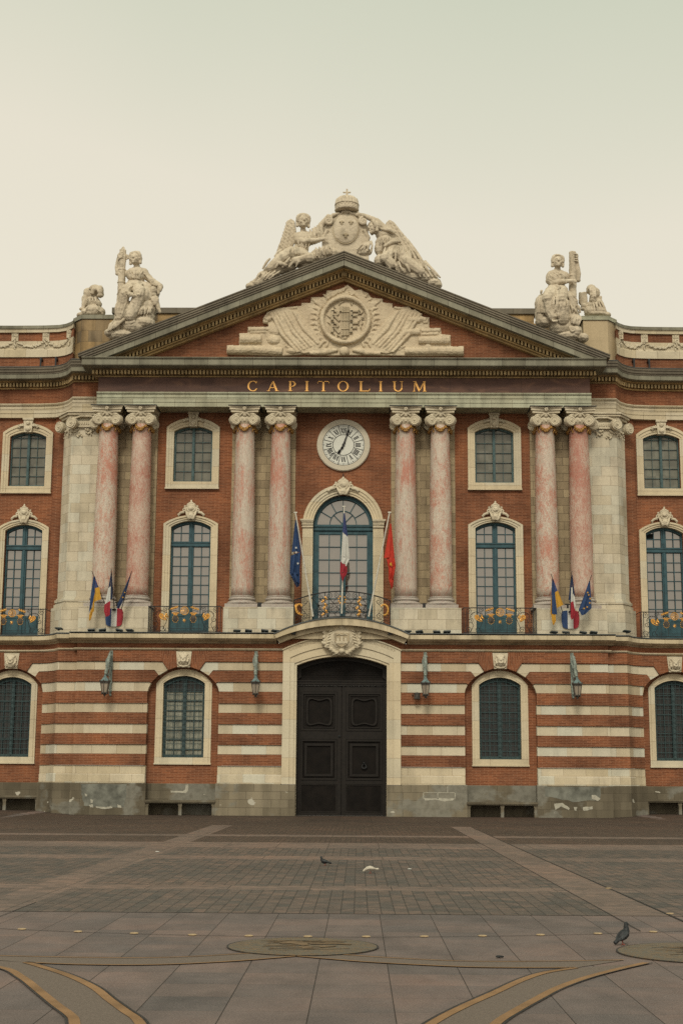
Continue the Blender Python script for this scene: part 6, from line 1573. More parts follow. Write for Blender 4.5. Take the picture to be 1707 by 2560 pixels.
limb(m, [S(1160,780,-.22), S(1170,880,-.26), S(1150,950,-.24)], [.14,.15,.13]); m.tube([S(1080,770,-.26),S(1150,760,-.32),S(1220,775,-.26)], .035, 6); m.ball(S(1160,965,-.2), (.17,.14,.10), 10)
m.ball(S(1150,1040,-.05), (.25,.25,.24), 12); m.ball(S(1270,1020,.05), (.22,.25,.32), 12); m.ball(S(1020,1040,-.05), (.16,.2,.14), 10); m.ball(S(1000,1090,-.05), (.10,.15,.08), 8); m.ball(S(1100,1140,-.15), (.24,.28,.22), 12); m.ball(S(1270,1140,-.1), (.30,.3,.22), 12); m.ball(S(1400,1190,-.05), (.22,.26,.12), 10); m.ball(S(1220,1190,-.1), (.55,.34,.12), 12)
folds(m, S(1110,760,-.26), S(1210,770,-.26), S(1110,930,-.36), S(1200,930,-.36), 4, .025, .03); folds(m, S(1160,1000,-.26), S(1320,960,-.15), S(1180,1200,-.35), S(1420,1200,-.2), 6, .035, .04)
o = sculpt(m, 'helmet_trophy', 'statue_stone', None, .022, .016, 6, (1,1,.6), 1, 4, .01, 10)
tag(o, 'small stone helmet and shield trophy on the pale right roof pedestal', 'statue')
# ---------------------------------------------------------------- crowning group
D = lambda px, py, y=0: Vector((.08+(px-800)*.0067, .1+y, 27.41-(py-45)*.0072))
grp = thing('crowning_group', (0,.1,24), 'stone group of two winged figures holding a crowned oval shield on the pediment top', 'sculpture')
def part(m, name, vox=.028, amp=.025, seed=0, st=(1,1,.6), fr=5, a2=.01):
    o = sculpt(m, name, 'statue_stone', None, min(vox,.020), amp*.6, 5, (1,1,.5), 0, seed, a2, 9)
    for v in o.data.vertices: v.co -= grp.location
    o.parent = grp; return o
m = MB()
m.ball(D(797,300,.05), (1.02,.22,.86), 22); m.ball(D(797,298,-.10), (.66,.16,.80), 22); m.ball(D(797,298,-.19), (.56,.12,.69), 22)
m.box(D(640,0)[0], D(950,0)[0], -.02, .3, 24.0, D(0,330)[2])
for q in (-1, 1):
    c = D(797+q*115, 250); m.spiral((c[0], c[2]), .17, 1.4, .075, -.12, R(90), q); m.ball((c[0], -.08, c[2]), .10, 8)
    m.tube([D(797+q*110,235,-.1), D(797+q*85,205,-.12), D(797+q*40,195,-.14)], [.08,.09,.06], 8); m.tube([D(797+q*120,300,-.1), D(797+q*150,350,-.06), D(797+q*130,410,-.06)], [.09,.10,.07], 8)
m.tube([D(715+8*k, 298-95*math.cos(R(180*k/20)) if False else 298, -.2) for k in range(2)], .01, 4)
m.ball(D(799,188,-.2), (.10,.1,.12), 8)
for q in (-1, 1): m.tube([D(799,182,-.18), D(799+q*25,190,-.2), D(799+q*38,205,-.18)], [.05,.06,.03], 6)
sh_o = part(m, 'oval_shield', .028, .006, 5)
m = MB()   # raised rim and three lilies
pts = [D(797+84*math.cos(R(t)), 298-97*math.sin(R(t)), -.17) for t in range(0, 361, 10)]; m.tube(pts, .035, 6)
def lily(px, py, s):
    m.ball(D(px, py, -.31), (.045*s,.04,.11*s), 8)
    for q in (-1, 1): m.tube([D(px+q*3,py+6*s,-.31), D(px+q*13*s,py-4*s,-.32), D(px+q*19*s,py+2*s,-.31)], [.03*s,.04*s,.02*s], 6); m.tube([D(px+q*2,py+9*s,-.31), D(px+q*9*s,py+18*s,-.31)], [.025*s,.015*s], 5)
    m.tube([D(px-10*s,py+8*s,-.31), D(px+10*s,py+8*s,-.31)], .025*s, 5); m.tube([D(px,py+8*s,-.31), D(px,py+22*s,-.31)], [.03*s,.015*s], 5)
lily(770,262,.85); lily(832,262,.85); lily(797,345,1.0)
for v in range(len(m.v)): m.v[v] = tuple(Vector(m.v[v])-grp.location)
m.build('shield_relief', 'dark_carving', sh_o)
m = MB(); cz = D(0,180)[2]
prof = [(.46,.0),(.53,.03),(.53,.10),(.49,.13),(.51,.20),(.52,.34),(.48,.50),(.36,.64),(.20,.71),(.06,.73),(.05,.78)]
m.lathe(prof, (.10,.05,cz), 30)
for k in range(22):
    a = 2*math.pi*k/22; m.tube([(.10+.515*math.cos(a), .05+.515*math.sin(a), cz+.34),(.10+.475*math.cos(a), .05+.475*math.sin(a), cz+.53),(.10+.34*math.cos(a), .05+.34*math.sin(a), cz+.67)], [.03,.035,.02], 6); m.ball((.10+.515*math.cos(a), .05+.515*math.sin(a), cz+.21), (.035,.035,.05), 6)
    m.ball((.10+.535*math.cos(a), .05+.535*math.sin(a), cz+.07), .022, 6)
for z, r in ((.13,.52),(.30,.535)): m.tube([(.10+r*math.cos(R(t)), .05+r*math.sin(R(t)), cz+z) for t in range(0,361,12)], .022, 6)
x = .10; m.tube([(x,.05,cz+.72),(x,.05,cz+1.06)], [.06,.035], 8); m.tube([(x-.14,.05,cz+.92),(x+.14,.05,cz+.92)], .035, 6); m.ball((x,.05,cz+1.06), .045, 6); m.ball((x-.14,.05,cz+.92), .045, 6); m.ball((x+.14,.05,cz+.92), .045, 6)
part(m, 'crown', .020, .004, 6)
# left winged figure
m = MB()
head3(m, D(512,250,-.14), .30, R(14), R(-2)); limb(m, [D(512,295,-.02), D(515,320,0)], [.12,.14]); limb(m, [D(478,335,0), D(520,325,0), D(575,335,.05)], [.15,.18,.15])
m.ball(D(515,365,-.02), (.42,.30,.40), 14); m.ball(D(500,420,0), (.34,.30,.30), 14)
limb(m, [D(475,340,-.08), D(478,375,-.2), D(520,388,-.3)], [.16,.15,.12]); limb(m, [D(520,388,-.3), D(600,380,-.34), D(650,372,-.3)], [.12,.095,.07]); hand3(m, D(648,370,-.3), (1,0,.1), .95)
limb(m, [D(590,330,.1), D(630,270,.05), D(680,212,-.05)], [.16,.15,.11]); hand3(m, D(685,208,-.06), (1,0,.1), .9)
folds(m, D(560,300,-.02), D(640,250,.0), D(575,400,-.05), D(650,370,.0), 6, .06, .08); folds(m, D(470,345,-.2), D(560,340,-.2), D(490,420,-.26), D(550,430,-.22), 5, .035, .05)
m.ball(D(480,460,-.05), (.50,.38,.34), 14); limb(m, [D(490,460,-.2), D(560,500,-.4), D(470,520,-.42)], [.27,.24,.18]); limb(m, [D(440,450,-.1), D(380,490,-.3), D(300,560,-.3)], [.28,.25,.18])
m.ball(D(400,530,0), (.52,.38,.32), 14); m.ball(D(310,570,0), (.42,.36,.28), 12); m.ball(D(230,640,0), (.34,.33,.20), 12); m.ball(D(620,470,-.05), (.40,.34,.34), 12); m.ball(D(540,520,0), (.5,.36,.26), 12); m.ball(D(700,450,0), (.4,.3,.25), 12); m.ball(D(175,665,0), (.26,.3,.16), 10); m.ball(D(270,600,.02), (.42,.34,.26), 12); m.ball(D(215,650,.02), (.40,.34,.18), 12); m.ball(D(350,545,.0), (.45,.36,.30), 12); m.ball(D(450,480,.05), (.5,.36,.4), 12)
folds(m, D(380,440,-.3), D(460,430,-.3), D(330,490,-.32), D(470,480,-.4), 4, .05, .06); folds(m, D(300,500,-.3), D(520,500,-.45), D(250,570,-.3), D(470,560,-.4), 6, .05, .06); folds(m, D(240,590,-.28), D(370,580,-.3), D(195,655,-.18), D(290,632,-.22), 5, .045, .04); limb(m, [D(400,545,-.42), D(370,540,-.46), D(345,528,-.44)], [.10,.085,.05]); folds(m, D(600,430,-.3), D(690,410,-.2), D(610,490,-.35), D(700,470,-.25), 5, .05, .08)
def wing(m, root, tipz, poly, y, seed, rows):
    pl_ = [(D(*p)[0], D(*p)[2]) for p in poly]; m.prism(pl_, y-.06, y+.12)
    for (a, b, n, L, r) in rows:
        for k in range(n):
            t = k/(n-1); p = D(*a, 0).lerp(D(*b, 0), t); p.y = y-.055; d = Vector((D(*L)[0]-D(0,0)[0], 0, D(*L)[2]-D(0,0)[2]))
            m.tube([p, p+d*.5+Vector((0,-.015,0)), p+d], [r*.6, r*.8, r*.4], 6)
wing(m, None, None, [(405,240),(430,226),(455,240),(466,300),(460,370),(425,440),(330,470),(352,400),(382,320)], .12, 1,
     [((400,250),(360,390),8,(25,42),.05),((425,235),(390,390),8,(22,42),.05),((448,250),(420,400),7,(15,40),.05),((375,330),(335,455),5,(22,20),.05)])
part(m, 'winged_figure', .028, .022, 7)
# right winged figure, leaning in with an arm over the shield
m = MB()
head3(m, D(985,290,-.14), .28, R(-62), R(4)); limb(m, [D(1005,315,-.05), D(1025,330,0)], [.13,.15]); limb(m, [D(1020,335,-.05), D(1060,320,0), D(1090,330,.05)], [.17,.2,.16])
limb(m, [D(1070,300,0), D(1000,240,-.08), D(920,212,-.14), D(890,203,-.16)], [.16,.13,.10,.07]); hand3(m, D(890,203,-.17), (-1,0,0), 1.0)
m.ball(D(1055,385,0), (.42,.32,.40), 14); m.ball(D(1110,430,0), (.46,.36,.36), 14); m.ball(D(1020,420,-.05), (.22,.24,.34), 12)
folds(m, D(1020,360,-.25), D(1080,350,-.25), D(1020,410,-.3), D(1090,400,-.3), 5, .03, .05); m.tube([D(1030,300,-.2),D(1090,310,-.24),D(1120,325,-.15)], [.06,.09,.06], 8); m.tube([D(1050,420,-.32),D(1100,395,-.36),D(1160,385,-.3)], [.06,.09,.07], 8)
limb(m, [D(1110,450,-.1), D(1060,500,-.38), D(1100,540,-.4)], [.28,.26,.22]); limb(m, [D(1150,460,-.1), D(1200,520,-.3), D(1290,580,-.3)], [.3,.28,.22])
m.ball(D(1180,480,0), (.50,.38,.34), 14); m.ball(D(1130,540,0), (.50,.36,.30), 12); m.ball(D(1230,530,0), (.50,.38,.34), 14); m.ball(D(1310,590,0), (.46,.36,.30), 14); m.ball(D(1380,640,0), (.34,.33,.22), 12); m.ball(D(1030,500,-.05), (.3,.3,.3), 12); m.ball(D(1250,600,0), (.5,.34,.25), 12); m.ball(D(1180,570,0), (.5,.34,.25), 12); m.ball(D(1400,655,0), (.24,.3,.18), 10); m.ball(D(1340,610,.02), (.46,.36,.26), 12); m.ball(D(1270,550,.04), (.5,.36,.34), 12); m.ball(D(1100,480,.05), (.5,.36,.4), 12)
folds(m, D(1060,430,-.3), D(1180,420,-.3), D(1040,520,-.42), D(1180,520,-.36), 6, .05, .08); folds(m, D(1180,440,-.3), D(1270,450,-.2), D(1200,560,-.36), D(1330,560,-.3), 6, .05, .08); folds(m, D(1240,500,-.3), D(1320,510,-.25), D(1290,620,-.3), D(1420,620,-.25), 6, .05, .06); folds(m, D(1080,530,-.42), D(1180,520,-.4), D(1090,580,-.4), D(1220,590,-.36), 4, .05, .05)
folds(m, D(930,390,-.18), D(965,380,-.2), D(870,440,-.2), D(965,455,-.22), 5, .05, .06); m.ball(D(920,445,-.05), (.34,.24,.18), 12)
wing(m, None, None, [(1065,250),(1085,230),(1115,245),(1160,300),(1210,355),(1250,405),(1275,440),(1285,490),(1200,470),(1130,420),(1080,330)], .12, 2,
     [((1085,240),(1180,430),8,(28,30),.05),((1110,250),(1215,420),8,(26,34),.05),((1160,310),(1260,450),6,(24,34),.05)])
part(m, 'winged_figure', .028, .022, 9)
# ---------------------------------------------------------------- tympanum relief
E_ = lambda px, py, y=0: Vector((.06+(px-790)*.00671, .30+y, 21.40-(py-885)*.00712))
m = MB()
OUT = [(15,1045),(15,1100),(390,1110),(520,1100),(700,1108),(900,1104),(1200,1108),(1566,1106),(1566,1052),(1480,1050),(1480,975),(1420,970),(1415,930),(1340,930),(1340,862),(1250,860),(1250,838),(1218,835),(1215,790),(1100,802),(1100,772),(1035,765),(1035,742),(960,735),(940,705),(880,682),(830,690),(806,652),(790,655),(760,690),(665,688),(660,730),(565,733),(560,770),(500,770),(500,790),(465,790),(460,808),(350,805),(275,830),(250,870),(250,900),(285,905),(285,925),(150,925),(150,965),(95,968),(95,1045)]
m.prism([(E_(*p)[0], E_(*p)[2]) for p in OUT], .18, .36)
def T(pts, rr, y=-.12): m.tube([E_(p[0], p[1], y) for p in pts], rr, 10)
T([(18,1074),(200,1074),(380,1085)], [.19,.19,.17]); T([(30,1074),(60,1074)], .21); T([(100,1008),(240,1008)], .20); T([(115,1008),(135,1008)], .225); T([(195,1008),(210,1008)], .22); T([(155,945),(300,940)], [.10,.06]); T([(165,962),(270,958)], .05)
T([(1180,1082),(1400,1078),(1560,1078)], [.15,.18,.20]); T([(1475,1078),(1490,1078)], .215); T([(1530,1078),(1562,1078)], .22); T([(1270,1012),(1475,1010)], [.17,.20]); T([(1425,1010),(1450,1010)], .22); T([(1290,950),(1410,945)], [.07,.09]); T([(1290,972),(1400,968)], .06); T([(1260,885),(1335,882)], .06); T([(1200,880),(1280,880)], .14); T([(1190,960),(1280,955)], .16)
for sx in (1, -1):
    X = lambda px: px if sx > 0 else 1580-px
    ban = [(X(p), q) for p, q in ((285,842),(330,818),(400,812),(470,830),(560,930),(640,1040),(600,1085),(520,1098),(470,1085),(390,990),(330,900))]
    m.prism([(E_(*p)[0], E_(*p)[2]) for p in ban], .10, .3)
    for k in range(7):   # banner folds fanning from the pole heads to the middle
        a = (300+24*k, 842-3*k); b = (480+22*k, 1092-9*k); c = ((a[0]+b[0])/2-14+9*math.sin(k*2.2), (a[1]+b[1])/2+12)
        T([(X(a[0]),a[1]),(X(c[0]),c[1]),(X(b[0]),b[1])], [.04,.07+.03*math.sin(k*2.3),.05], -.20+.015*(k%2))
    T([(X(262),880),(X(300),870)], .12); T([(X(250),890),(X(280),895)], .08); T([(X(330),815),(X(395),850)], .05); T([(X(360),812),(X(470),800)], .06)
    T([(X(560),1098),(X(650),1092),(X(740),1075)], [.08,.12,.07], -.16); T([(X(560),1070),(X(650),1080),(X(740),1072)], [.05,.09,.05], -.14)
    for k in range(13):   # laurel and oak beside the ring
        a = R(-52+k*9.5); r0 = 178; px, py = 790-sx*math.cos(a)*r0, 885-math.sin(a)*r0
        for s2 in (-1, 1):
            d = a+s2*.7+.5; T([(px,py),(px-sx*math.cos(d)*28,py-math.sin(d)*24),(px-sx*math.cos(d)*52,py-math.sin(d)*46)], [.03,.065,.015], -.14)
    for k in range(6): T([(X(480+30*k),880+18*k),(X(520+25*k),930+14*k),(X(560+20*k),990+8*k)], [.03,.07,.02], -.12)
    for k in range(5): T([(X(400+20*k),1045+8*k),(X(440+16*k),1075)], [.06,.03], -.12)
m.ball(E_(210,1085,-.12), (.30,.16,.10), 10); m.ball(E_(320,1010,-.1), (.30,.16,.22), 12); m.ball(E_(330,940,-.1), (.35,.12,.30), 12); m.ball(E_(450,1080,-.1), (.34,.15,.14), 10); m.ball(E_(280,1065,-.1), (.40,.15,.16), 10); m.ball(E_(1215,1085,-.14), (.24,.15,.12), 10); m.ball(E_(1330,1058,-.1), (.2,.15,.16), 10); m.ball(E_(785,1085,-.22), (.22,.16,.20), 12)
# shell and plume over the ring
for k in range(6): T([(800+4*k,655+14*k),(850,700+2*k),(890+9*k,690+20*k),(925+5*k,780+8*k)], [.03,.06,.07,.04], -.14)
for k in range(8): px = 670+15*k; T([(px,740-6*k),(px+6,715-5*k),(px+26,700-5*k)], [.03,.07,.02], -.14)
for k in range(4): T([(575+22*k,745+4*k),(600+20*k,770),(640+10*k,800)], [.06,.08,.04], -.12); T([(1020-22*k,752+4*k),(985-12*k,778),(960-8*k,810)], [.06,.08,.04], -.12)
m.disc((E_(790,885)[0], E_(790,885)[2]), 1.12, .02, .3, 48, 0, .93)
m.tube([E_(790,885,-.28)+Vector((1.03*math.cos(R(t)),0,1.03*math.sin(R(t)))) for t in range(0,361,8)], .085, 10)
rl_o = sculpt(m, 'carved_relief', 'relief_stone', hall, .022, .012, 6, (1,1,1), 0, 11, .006, 11)
m = MB(); c = E_(790,885); m.disc((c[0],c[2]), .93, .14, .3, 48); m.tube([(c[0]+.90*math.cos(R(t)),.13,c[2]+.90*math.sin(R(t))) for t in range(0,361,8)], .03, 6); m.build('medallion_field', 'relief_stone', rl_o)
m = MB(); y0, y1 = .055, .16
def RF(ch, px, py, w, h):
    a = E_(px, py); x, z = a[0], a[2]
    def b_(x0, z0, x1, z1, t): bar(m, x+x0*w, z+z0*h, x+x1*w, z+z1*h, t, y0, y1)
    b_(.15,0,.15,1,.11); b_(0,.03,.32,.03,.05); b_(0,.97,.3,.97,.05)
    if ch == 'R':
        bow(m, (x+.35*w, z+.74*h), .55*w, .27*h, R(-95), R(95), .10, .05, y0, y1); b_(.2,.98,.4,.98,.05); b_(.2,.49,.4,.49,.05); b_(.45,.48,.95,.02,.10)
    else: b_(.15,.96,1,.96,.07); b_(.15,.5,.75,.5,.07); b_(.97,1,.97,.8,.05); b_(.74,.6,.74,.4,.04)
for py in (890, 968):
    RF('R', 695, py, .40, .47); RF('F', 820, py, .40, .47)
for k in range(5): m.tube([E_(770+10*k,800,-.22), E_(770+10*k,985,-.22)], .042, 6)
for py in (835, 890, 945): m.tube([E_(764,py,-.27), E_(816,py,-.27)], .025, 6)
m.prism([(E_(p,q)[0],E_(p,q)[2]) for p,q in ((752,800),(775,795),(775,825),(752,830))], .05, .12)
rnd = random.Random(5)
for k in range(20):
    a = rnd.uniform(0, 6.28); r = rnd.uniform(96,118); px, py = 790+r*math.cos(a), 885-r*math.sin(a)
    m.tube([E_(px,py,-.19), E_(px+rnd.uniform(-16,16),py+rnd.uniform(-16,16),-.21), E_(px+rnd.uniform(-26,26),py+rnd.uniform(-26,26),-.18)], [.02,.035,.01], 5)
m.ball(E_(790,1000,-.2), (.09,.08,.07), 8)
m.build('monogram', 'dark_carving', rl_o)
# ================================================================== birds
def pigeon(name, loc, face, body, wingm, label, scale=1.0, pose='stand'):
    # modelled facing -x, then turned; about 0.3 m long, feet on the ground
    t = thing(name, loc, label, 'pigeon'); m = MB()
    if pose == 'feed':
        m.tube([(-.115,0,.085),(-.08,0,.115),(0,0,.128),(.08,0,.118),(.13,0,.108)], [.030,.052,.066,.048,.02], 12); m.tube([(-.08,0,.115),(-.125,0,.095),(-.15,0,.075)], [.045,.034,.026], 10); m.ball((-.155,0,.068), (.030,.026,.026), 10); m.tube([(-.175,0,.058),(-.20,0,.04)], [.010,.004], 6)
        tail = [(.12,0,.110),(.17,0,.112),(.225,0,.115)]
    elif pose == 'walk':
        m.tube([(-.085,0,.13),(-.05,0,.115),(.0,0,.105),(.06,0,.10),(.11,0,.085)], [.045,.062,.064,.046,.02], 12); m.tube([(-.07,0,.13),(-.095,0,.175),(-.10,0,.215)], [.052,.036,.026], 10); m.ball((-.103,0,.228), (.030,.024,.025), 10); m.tube([(-.128,0,.228),(-.152,0,.220)], [.009,.004], 6)
        tail = [(.09,0,.088),(.14,0,.070),(.19,0,.060)]
    else:
        m.tube([(-.05,0,.165),(-.035,0,.14),(.0,0,.115),(.04,0,.085),(.07,0,.06)], [.040,.058,.062,.048,.022], 12); m.tube([(-.045,0,.16),(-.052,0,.20),(-.045,0,.235)], [.046,.034,.026], 10); m.ball((-.05,0,.248), (.030,.024,.026), 10); m.tube([(-.075,0,.250),(-.098,0,.243)], [.009,.004], 6)
        tail = [(.055,0,.075),(.095,0,.045),(.13,0,.022)]
    m.tube(tail, [.022,.026,.024], 8)
    b = sculpt(m, 'body', body, None, .0065, .0015, 30, (1,1,1), 2, 1); b.parent = t
    for v in b.data.vertices: pass
    for q in (-1, 1):
        w_ = MB()
        if pose == 'feed': P = [(-.07,q*.050,.118),(.0,q*.064,.135),(.08,q*.046,.13),(.15,q*.018,.122)]
        elif pose == 'walk': P = [(-.05,q*.050,.13),(.0,q*.060,.115),(.07,q*.042,.095),(.13,q*.016,.078)]
        else: P = [(-.03,q*.048,.15),(.005,q*.058,.12),(.05,q*.042,.08),(.095,q*.016,.048)]
        w_.tube(P, [.018,.030,.026,.010], 8); w_.build('wing', wingm, t)
        l = MB(); x0 = .01; zf = .055
        l.tube([(x0+q*.012,q*.022,zf+.02),(x0+q*.015,q*.022,.012)], .006, 5)
        for d in ((-.03,0),(-.022,.018),(-.022,-.018),(.018,0)): l.tube([(x0+q*.015,q*.022,.008),(x0+q*.015+d[0],q*.022+d[1],.004)], .0045, 4)
        l.build('leg', 'bird_leg', t)
    t.scale = (scale,)*3; t.rotation_euler.z = face
    return t
pigeon('pigeon', (.09,-32.85,.004), R(12), 'bird_dark', 'bird_wing', 'dark grey pigeon walking on the paving in front of the doorway', .66, 'walk')
pigeon('pigeon', (.91,-34.97,.004), R(-4), 'bird_white', 'bird_white', 'white pigeon pecking at the paving with its head down', .66, 'feed')
pigeon('pigeon', (3.34,-45.28,.004), R(205), 'bird_dark', 'bird_wing', 'dark pigeon standing upright at the lower right beside the round inlay', .80, 'stand')
# ================================================================== the square
def gz(x, y): return .13*smst(abs(x), 11.0, 13.2)*smst(y, -9, -1)
gx = [-420,-120,-50,-30,-24]+seg(-20,20,80)+[24,30,50,120,420]
gy = [-420,-150,-90,-70,-60,-54]+seg(-50,6,56)+[40,150,420]
m = MB(); m.grid([[(x, y, gz(x, y)) for x in gx] for y in gy], 0, None, False)
tag(m.build('plaza', 'granite_slabs', None), kind='structure')
def sheet(name, mat, rects, z):
    m = MB()
    for (x0, x1, y0, y1) in rects:
        xs = seg(x0, x1, max(1, int((x1-x0)/1.0))); ys = seg(y0, y1, max(1, int((y1-y0)/1.0)))
        m.grid([[(x, y, gz(x, y)+z) for x in xs] for y in ys], 0, None, False)
    return tag(m.build(name, mat, None), kind='structure')
COLS = [(-19.9,-12.15),(-11.45,-4.14),(-3.46,3.76),(4.44,11.6),(12.3,20)]
ROWS = [(-42.25,-38.68),(-37.9,-30.98),(-29.85,-26.4)]
sheet('cobble_field', 'cobbles', [c+r for c in COLS for r in ROWS], .004)
sheet('sett_field', 'brown_setts', [c+r for c in COLS for r in ((-23.8,-20.2),(-19.1,-11.6))], .004)
ps = []
for r in ((-38.68,-37.9),(-30.98,-29.85),(-26.4,-23.8),(-20.2,-19.1)): ps.append((-19.9,20)+r)
for r in ROWS+[(-23.8,-20.2),(-19.1,-11.6)]:
    for a, b in ((-12.15,-11.45),(-4.14,-3.46),(3.76,4.44),(11.6,12.3)): ps.append((a, b)+r)
sheet('paving_strip', 'pale_strip', ps, .004)
sheet('pavement', 'dark_slab', [(-20,20,-11.6,2.6)], .004)
sheet('drain_slot', 'iron', [(-9.3,-6.4,-6.1,-6.0)], .008)
m = MB()
# long joints drawn as narrow recessed strips with a pale and a dark lip
def strip(m, pts, w, z, mi=0):
    L, Rr = [], []
    for i, p in enumerate(pts):
        a, b = pts[max(0, i-1)], pts[min(len(pts)-1, i+1)]; d = Vector((b[0]-a[0], b[1]-a[1], 0)).normalized(); n_ = Vector((-d.y, d.x, 0))*w/2
        L.append((p[0]+n_.x, p[1]+n_.y, z)); Rr.append((p[0]-n_.x, p[1]-n_.y, z))
    m.grid([L, Rr], mi, None, False)
ROWL = [(-5.2,-43.5),(-4.2,-43.86),(-3.5,-44.1),(-2.88,-44.29),(-2.24,-44.49),(-1.63,-44.61),(-1.01,-44.72),(-.42,-44.77),(.19,-44.79),(.79,-44.76),(1.39,-44.70),(2.0,-44.61),(2.62,-44.47),(3.25,-44.30),(3.88,-44.08),(4.6,-43.8),(5.6,-43.4)]
strip(m, ROWL, .018, .006); strip(m, [(4.47,-44.6),(4.47,-40),(4.44,-30),(4.44,-12)], .03, .0085)
strip(m, [(3.76,-44.0),(3.76,-36),(3.76,-12)], .014, .0085); strip(m, [(-3.46,-44.1),(-3.46,-41.0)], .012, .0085)
tag(m.build('paving_joint', 'iron', None), kind='structure')
# ---------------------------------------------------------------- inlaid cross and medallions
def smooth(pts, n=6):
    out_ = []
    for i in range(len(pts)-1):
        p0, p1, p2, p3 = pts[max(0,i-1)], pts[i], pts[i+1], pts[min(len(pts)-1,i+2)]
        for k in range(n):
            t = k/n
            out_.append(tuple(.5*((2*p1[j])+(-p0[j]+p2[j])*t+(2*p0[j]-5*p1[j]+4*p2[j]-p3[j])*t*t+(-p0[j]+3*p1[j]-3*p2[j]+p3[j])*t**3) for j in (0,1)))
    return out_+[pts[-1]]
UL = smooth([(-3.6,-46.30),(-2.35,-46.57),(-1.14,-46.60),(-.3,-46.22)]); LLo = smooth([(-2.22,-46.98),(-1.74,-47.10),(-1.07,-47.08),(-.41,-46.80),(.14,-46.40)])
UR = smooth([(.35,-46.15),(.97,-46.46),(1.71,-46.68),(2.51,-46.62),(3.12,-46.50)]); LR = smooth([(.14,-46.40),(.53,-46.64),(.93,-46.84),(1.68,-47.07),(2.25,-47.08),(2.60,-47.05)])
CLo = smooth([(-2.22,-46.98),(-1.91,-47.43),(-1.63,-47.89),(-1.34,-48.48),(-1.12,-49.07),(-.93,-49.56),(-.75,-50.05),(-.5,-51.2)]); CLi = smooth([(-3.2,-46.6),(-2.37,-47.32),(-2.04,-47.91),(-1.70,-48.73),(-1.45,-49.34),(-1.27,-49.76),(-1.18,-50.08),(-.95,-51.2)])
CRo = smooth([(2.60,-47.07),(2.29,-47.40),(2.04,-47.87),(1.74,-48.60),(1.45,-49.29),(1.21,-49.95),(.9,-51)]); CRi = smooth([(3.29,-46.69),(2.90,-47.22),(2.58,-47.71),(2.28,-48.28),(2.04,-48.86),(1.82,-49.42),(1.64,-49.93),(1.35,-51)])
g = MB()
def between(a, b, n=30):
    def at(P, t):
        f = t*(len(P)-1); i = min(int(f), len(P)-2); return tuple(lerp(P[i][j], P[i+1][j], f-i) for j in (0,1))
    g.grid([[at(a, k/n)+(.004,) for k in range(n+1)], [at(b, k/n)+(.004,) for k in range(n+1)]], 0, None, False)
between(UL, LLo); between(UR, LR); between(CLi, CLo); between(CRo, CRi)
tag(g.build('paving_inlay', 'inlay_grey', None), kind='structure')
m = MB()
for P, w_ in ((UL,.036),(LLo,.04),(UR,.036),(LR,.04),(CLo,.075),(CLi,.075),(CRo,.075),(CRi,.075)): strip(m, P, w_, .0085)
tag(m.build('brass_inlay', 'inlay_brass', None), kind='structure')
m = MB()
for P, o in ((CLo,.055),(CLi,-.055),(CRo,-.055),(CRi,.055)): strip(m, [(x+o, y) for x, y in P], .016, .0105)
strip(m, [(x, y+.034) for x, y in UL], .012, .0105); strip(m, [(x, y+.034) for x, y in UR], .012, .0105)
tag(m.build('inlay_joint', 'iron', None), kind='structure')
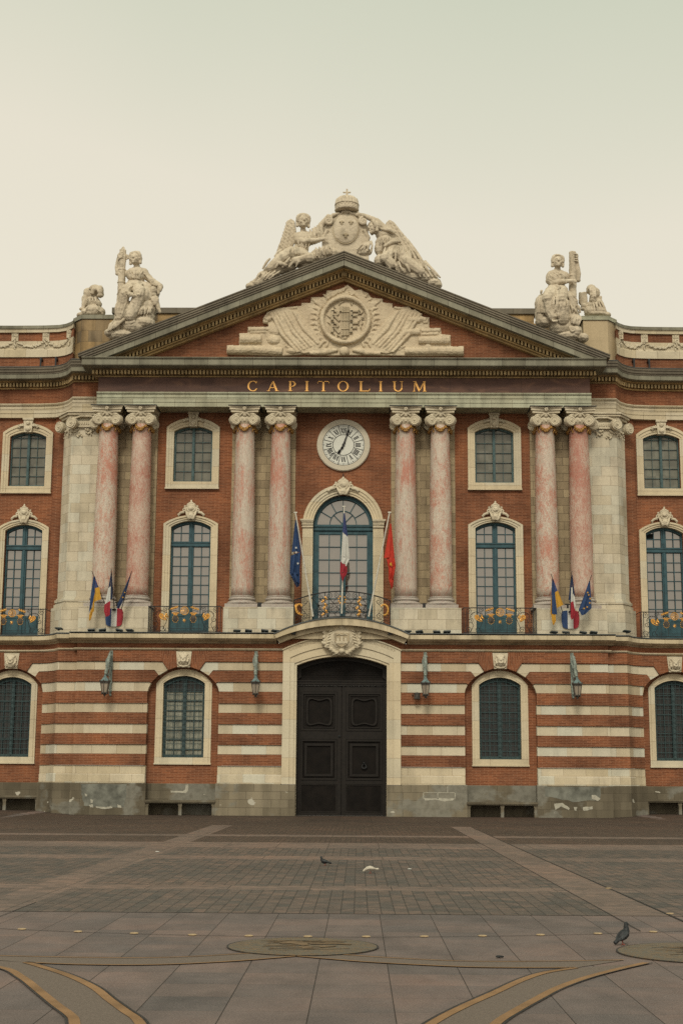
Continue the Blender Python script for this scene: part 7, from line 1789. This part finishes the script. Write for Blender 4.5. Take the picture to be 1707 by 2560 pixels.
for i, (x, y, r) in enumerate(((.17,-45.66,.72),(3.98,-45.93,.80),(-3.7,-45.7,.75))):
    m = MB(); m.lathe([(r,-.03),(r,.011),(r-.015,.015)], (x, y, 0), 64)
    o = tag(m.build('inlay_medallion', 'medallion', None), kind='structure')
    m = MB(); strip(m, [(x+(r+.008)*math.cos(2*math.pi*k/64), y+(r+.008)*math.sin(2*math.pi*k/64)) for k in range(65)], .016, .012)
    # bronze figure lines set into the disc
    rnd = random.Random(i+2)
    o2 = tag(m.build('medallion_joint', 'iron', None), kind='structure')
    m = MB()
    for k in range(16):
        a = rnd.uniform(-.25,.25); y0 = y+rnd.uniform(-.35,.42); x0 = x-.35+rnd.uniform(-.1,.2); L = rnd.uniform(.3,.75)
        strip(m, smooth([(x0, y0),(x0+L*.3, y0+.05*math.sin(k)),(x0+L*.65, y0-.04*math.cos(k*2)),(x0+L, y0+.03)], 4), rnd.uniform(.012,.03), .021)
    if i == 0:   # a running bull-like figure in bronze strips
        for P in ([(-.24,.15),(-.20,.30),(-.12,.36),(-.02,.29),(.03,.2),(.06,.04),(.0,-.06),(-.04,.04),(-.12,.12),(-.2,.1)], [(.06,.16),(.30,.24),(.48,.14),(.46,.06),(.30,.12),(.08,.08)], [(-.05,-.12),(.05,-.06),(.12,-.2),(.02,-.26)], [(.14,-.08),(.34,.0),(.30,-.1),(.18,-.16)]):
            m.face([(x+px, y+py, .0212) for px, py in P])
    tag(m.build('medallion_drawing', 'bronze_dull', None), kind='structure')
# brass studs along the joint
STUD = ROWL[3:15]+[(4.51,-41.98),(4.45,-37.99)]
m = MB(); m.lathe([(.046,.0),(.046,.006),(.036,.010),(.015,.012)], (0,0,0), 18)
s0 = m.build('paving_stud', 'brass', None)
for i, (x, y) in enumerate(STUD):
    o = s0 if i == 0 else dup(s0); o.location = (x, y, .006)
    tag(o, ('small round brass stud, one of the row along the foreground paving joint' if i < 12 else
        ('brass stud on the right paving strip, nearer of the two' if i == 12 else 'brass stud on the right paving strip, farther of the two')), 'stud', 'brass studs in the paving')
LB = 'small litter scrap'
for x, y, mt, lab, s in ((2.0,-46.4,'iron','small dark scrap lying on the slabs between the two round inlays',.035),(1.62,-33.9,'flag_white','tiny white scrap on the paving right of the white pigeon',.03),(-3.6,-28.7,'flag_white','tiny white scrap on the dark cobbles left of the dark pigeon',.04)):
    m = MB(); m.ball((0,0,.012), (s,s*.6,.012), 8); m.ball((s*.8,s*.2,.01), (s*.5,s*.4,.01), 6)
    o = m.build('litter', mt, None); o.location = (x, y, .004); tag(o, lab, 'litter')
# mesh data without a map gets one in metres
for o in list(bpy.data.objects):
    if o.type == 'MESH' and not o.data.uv_layers: uvfix(o)
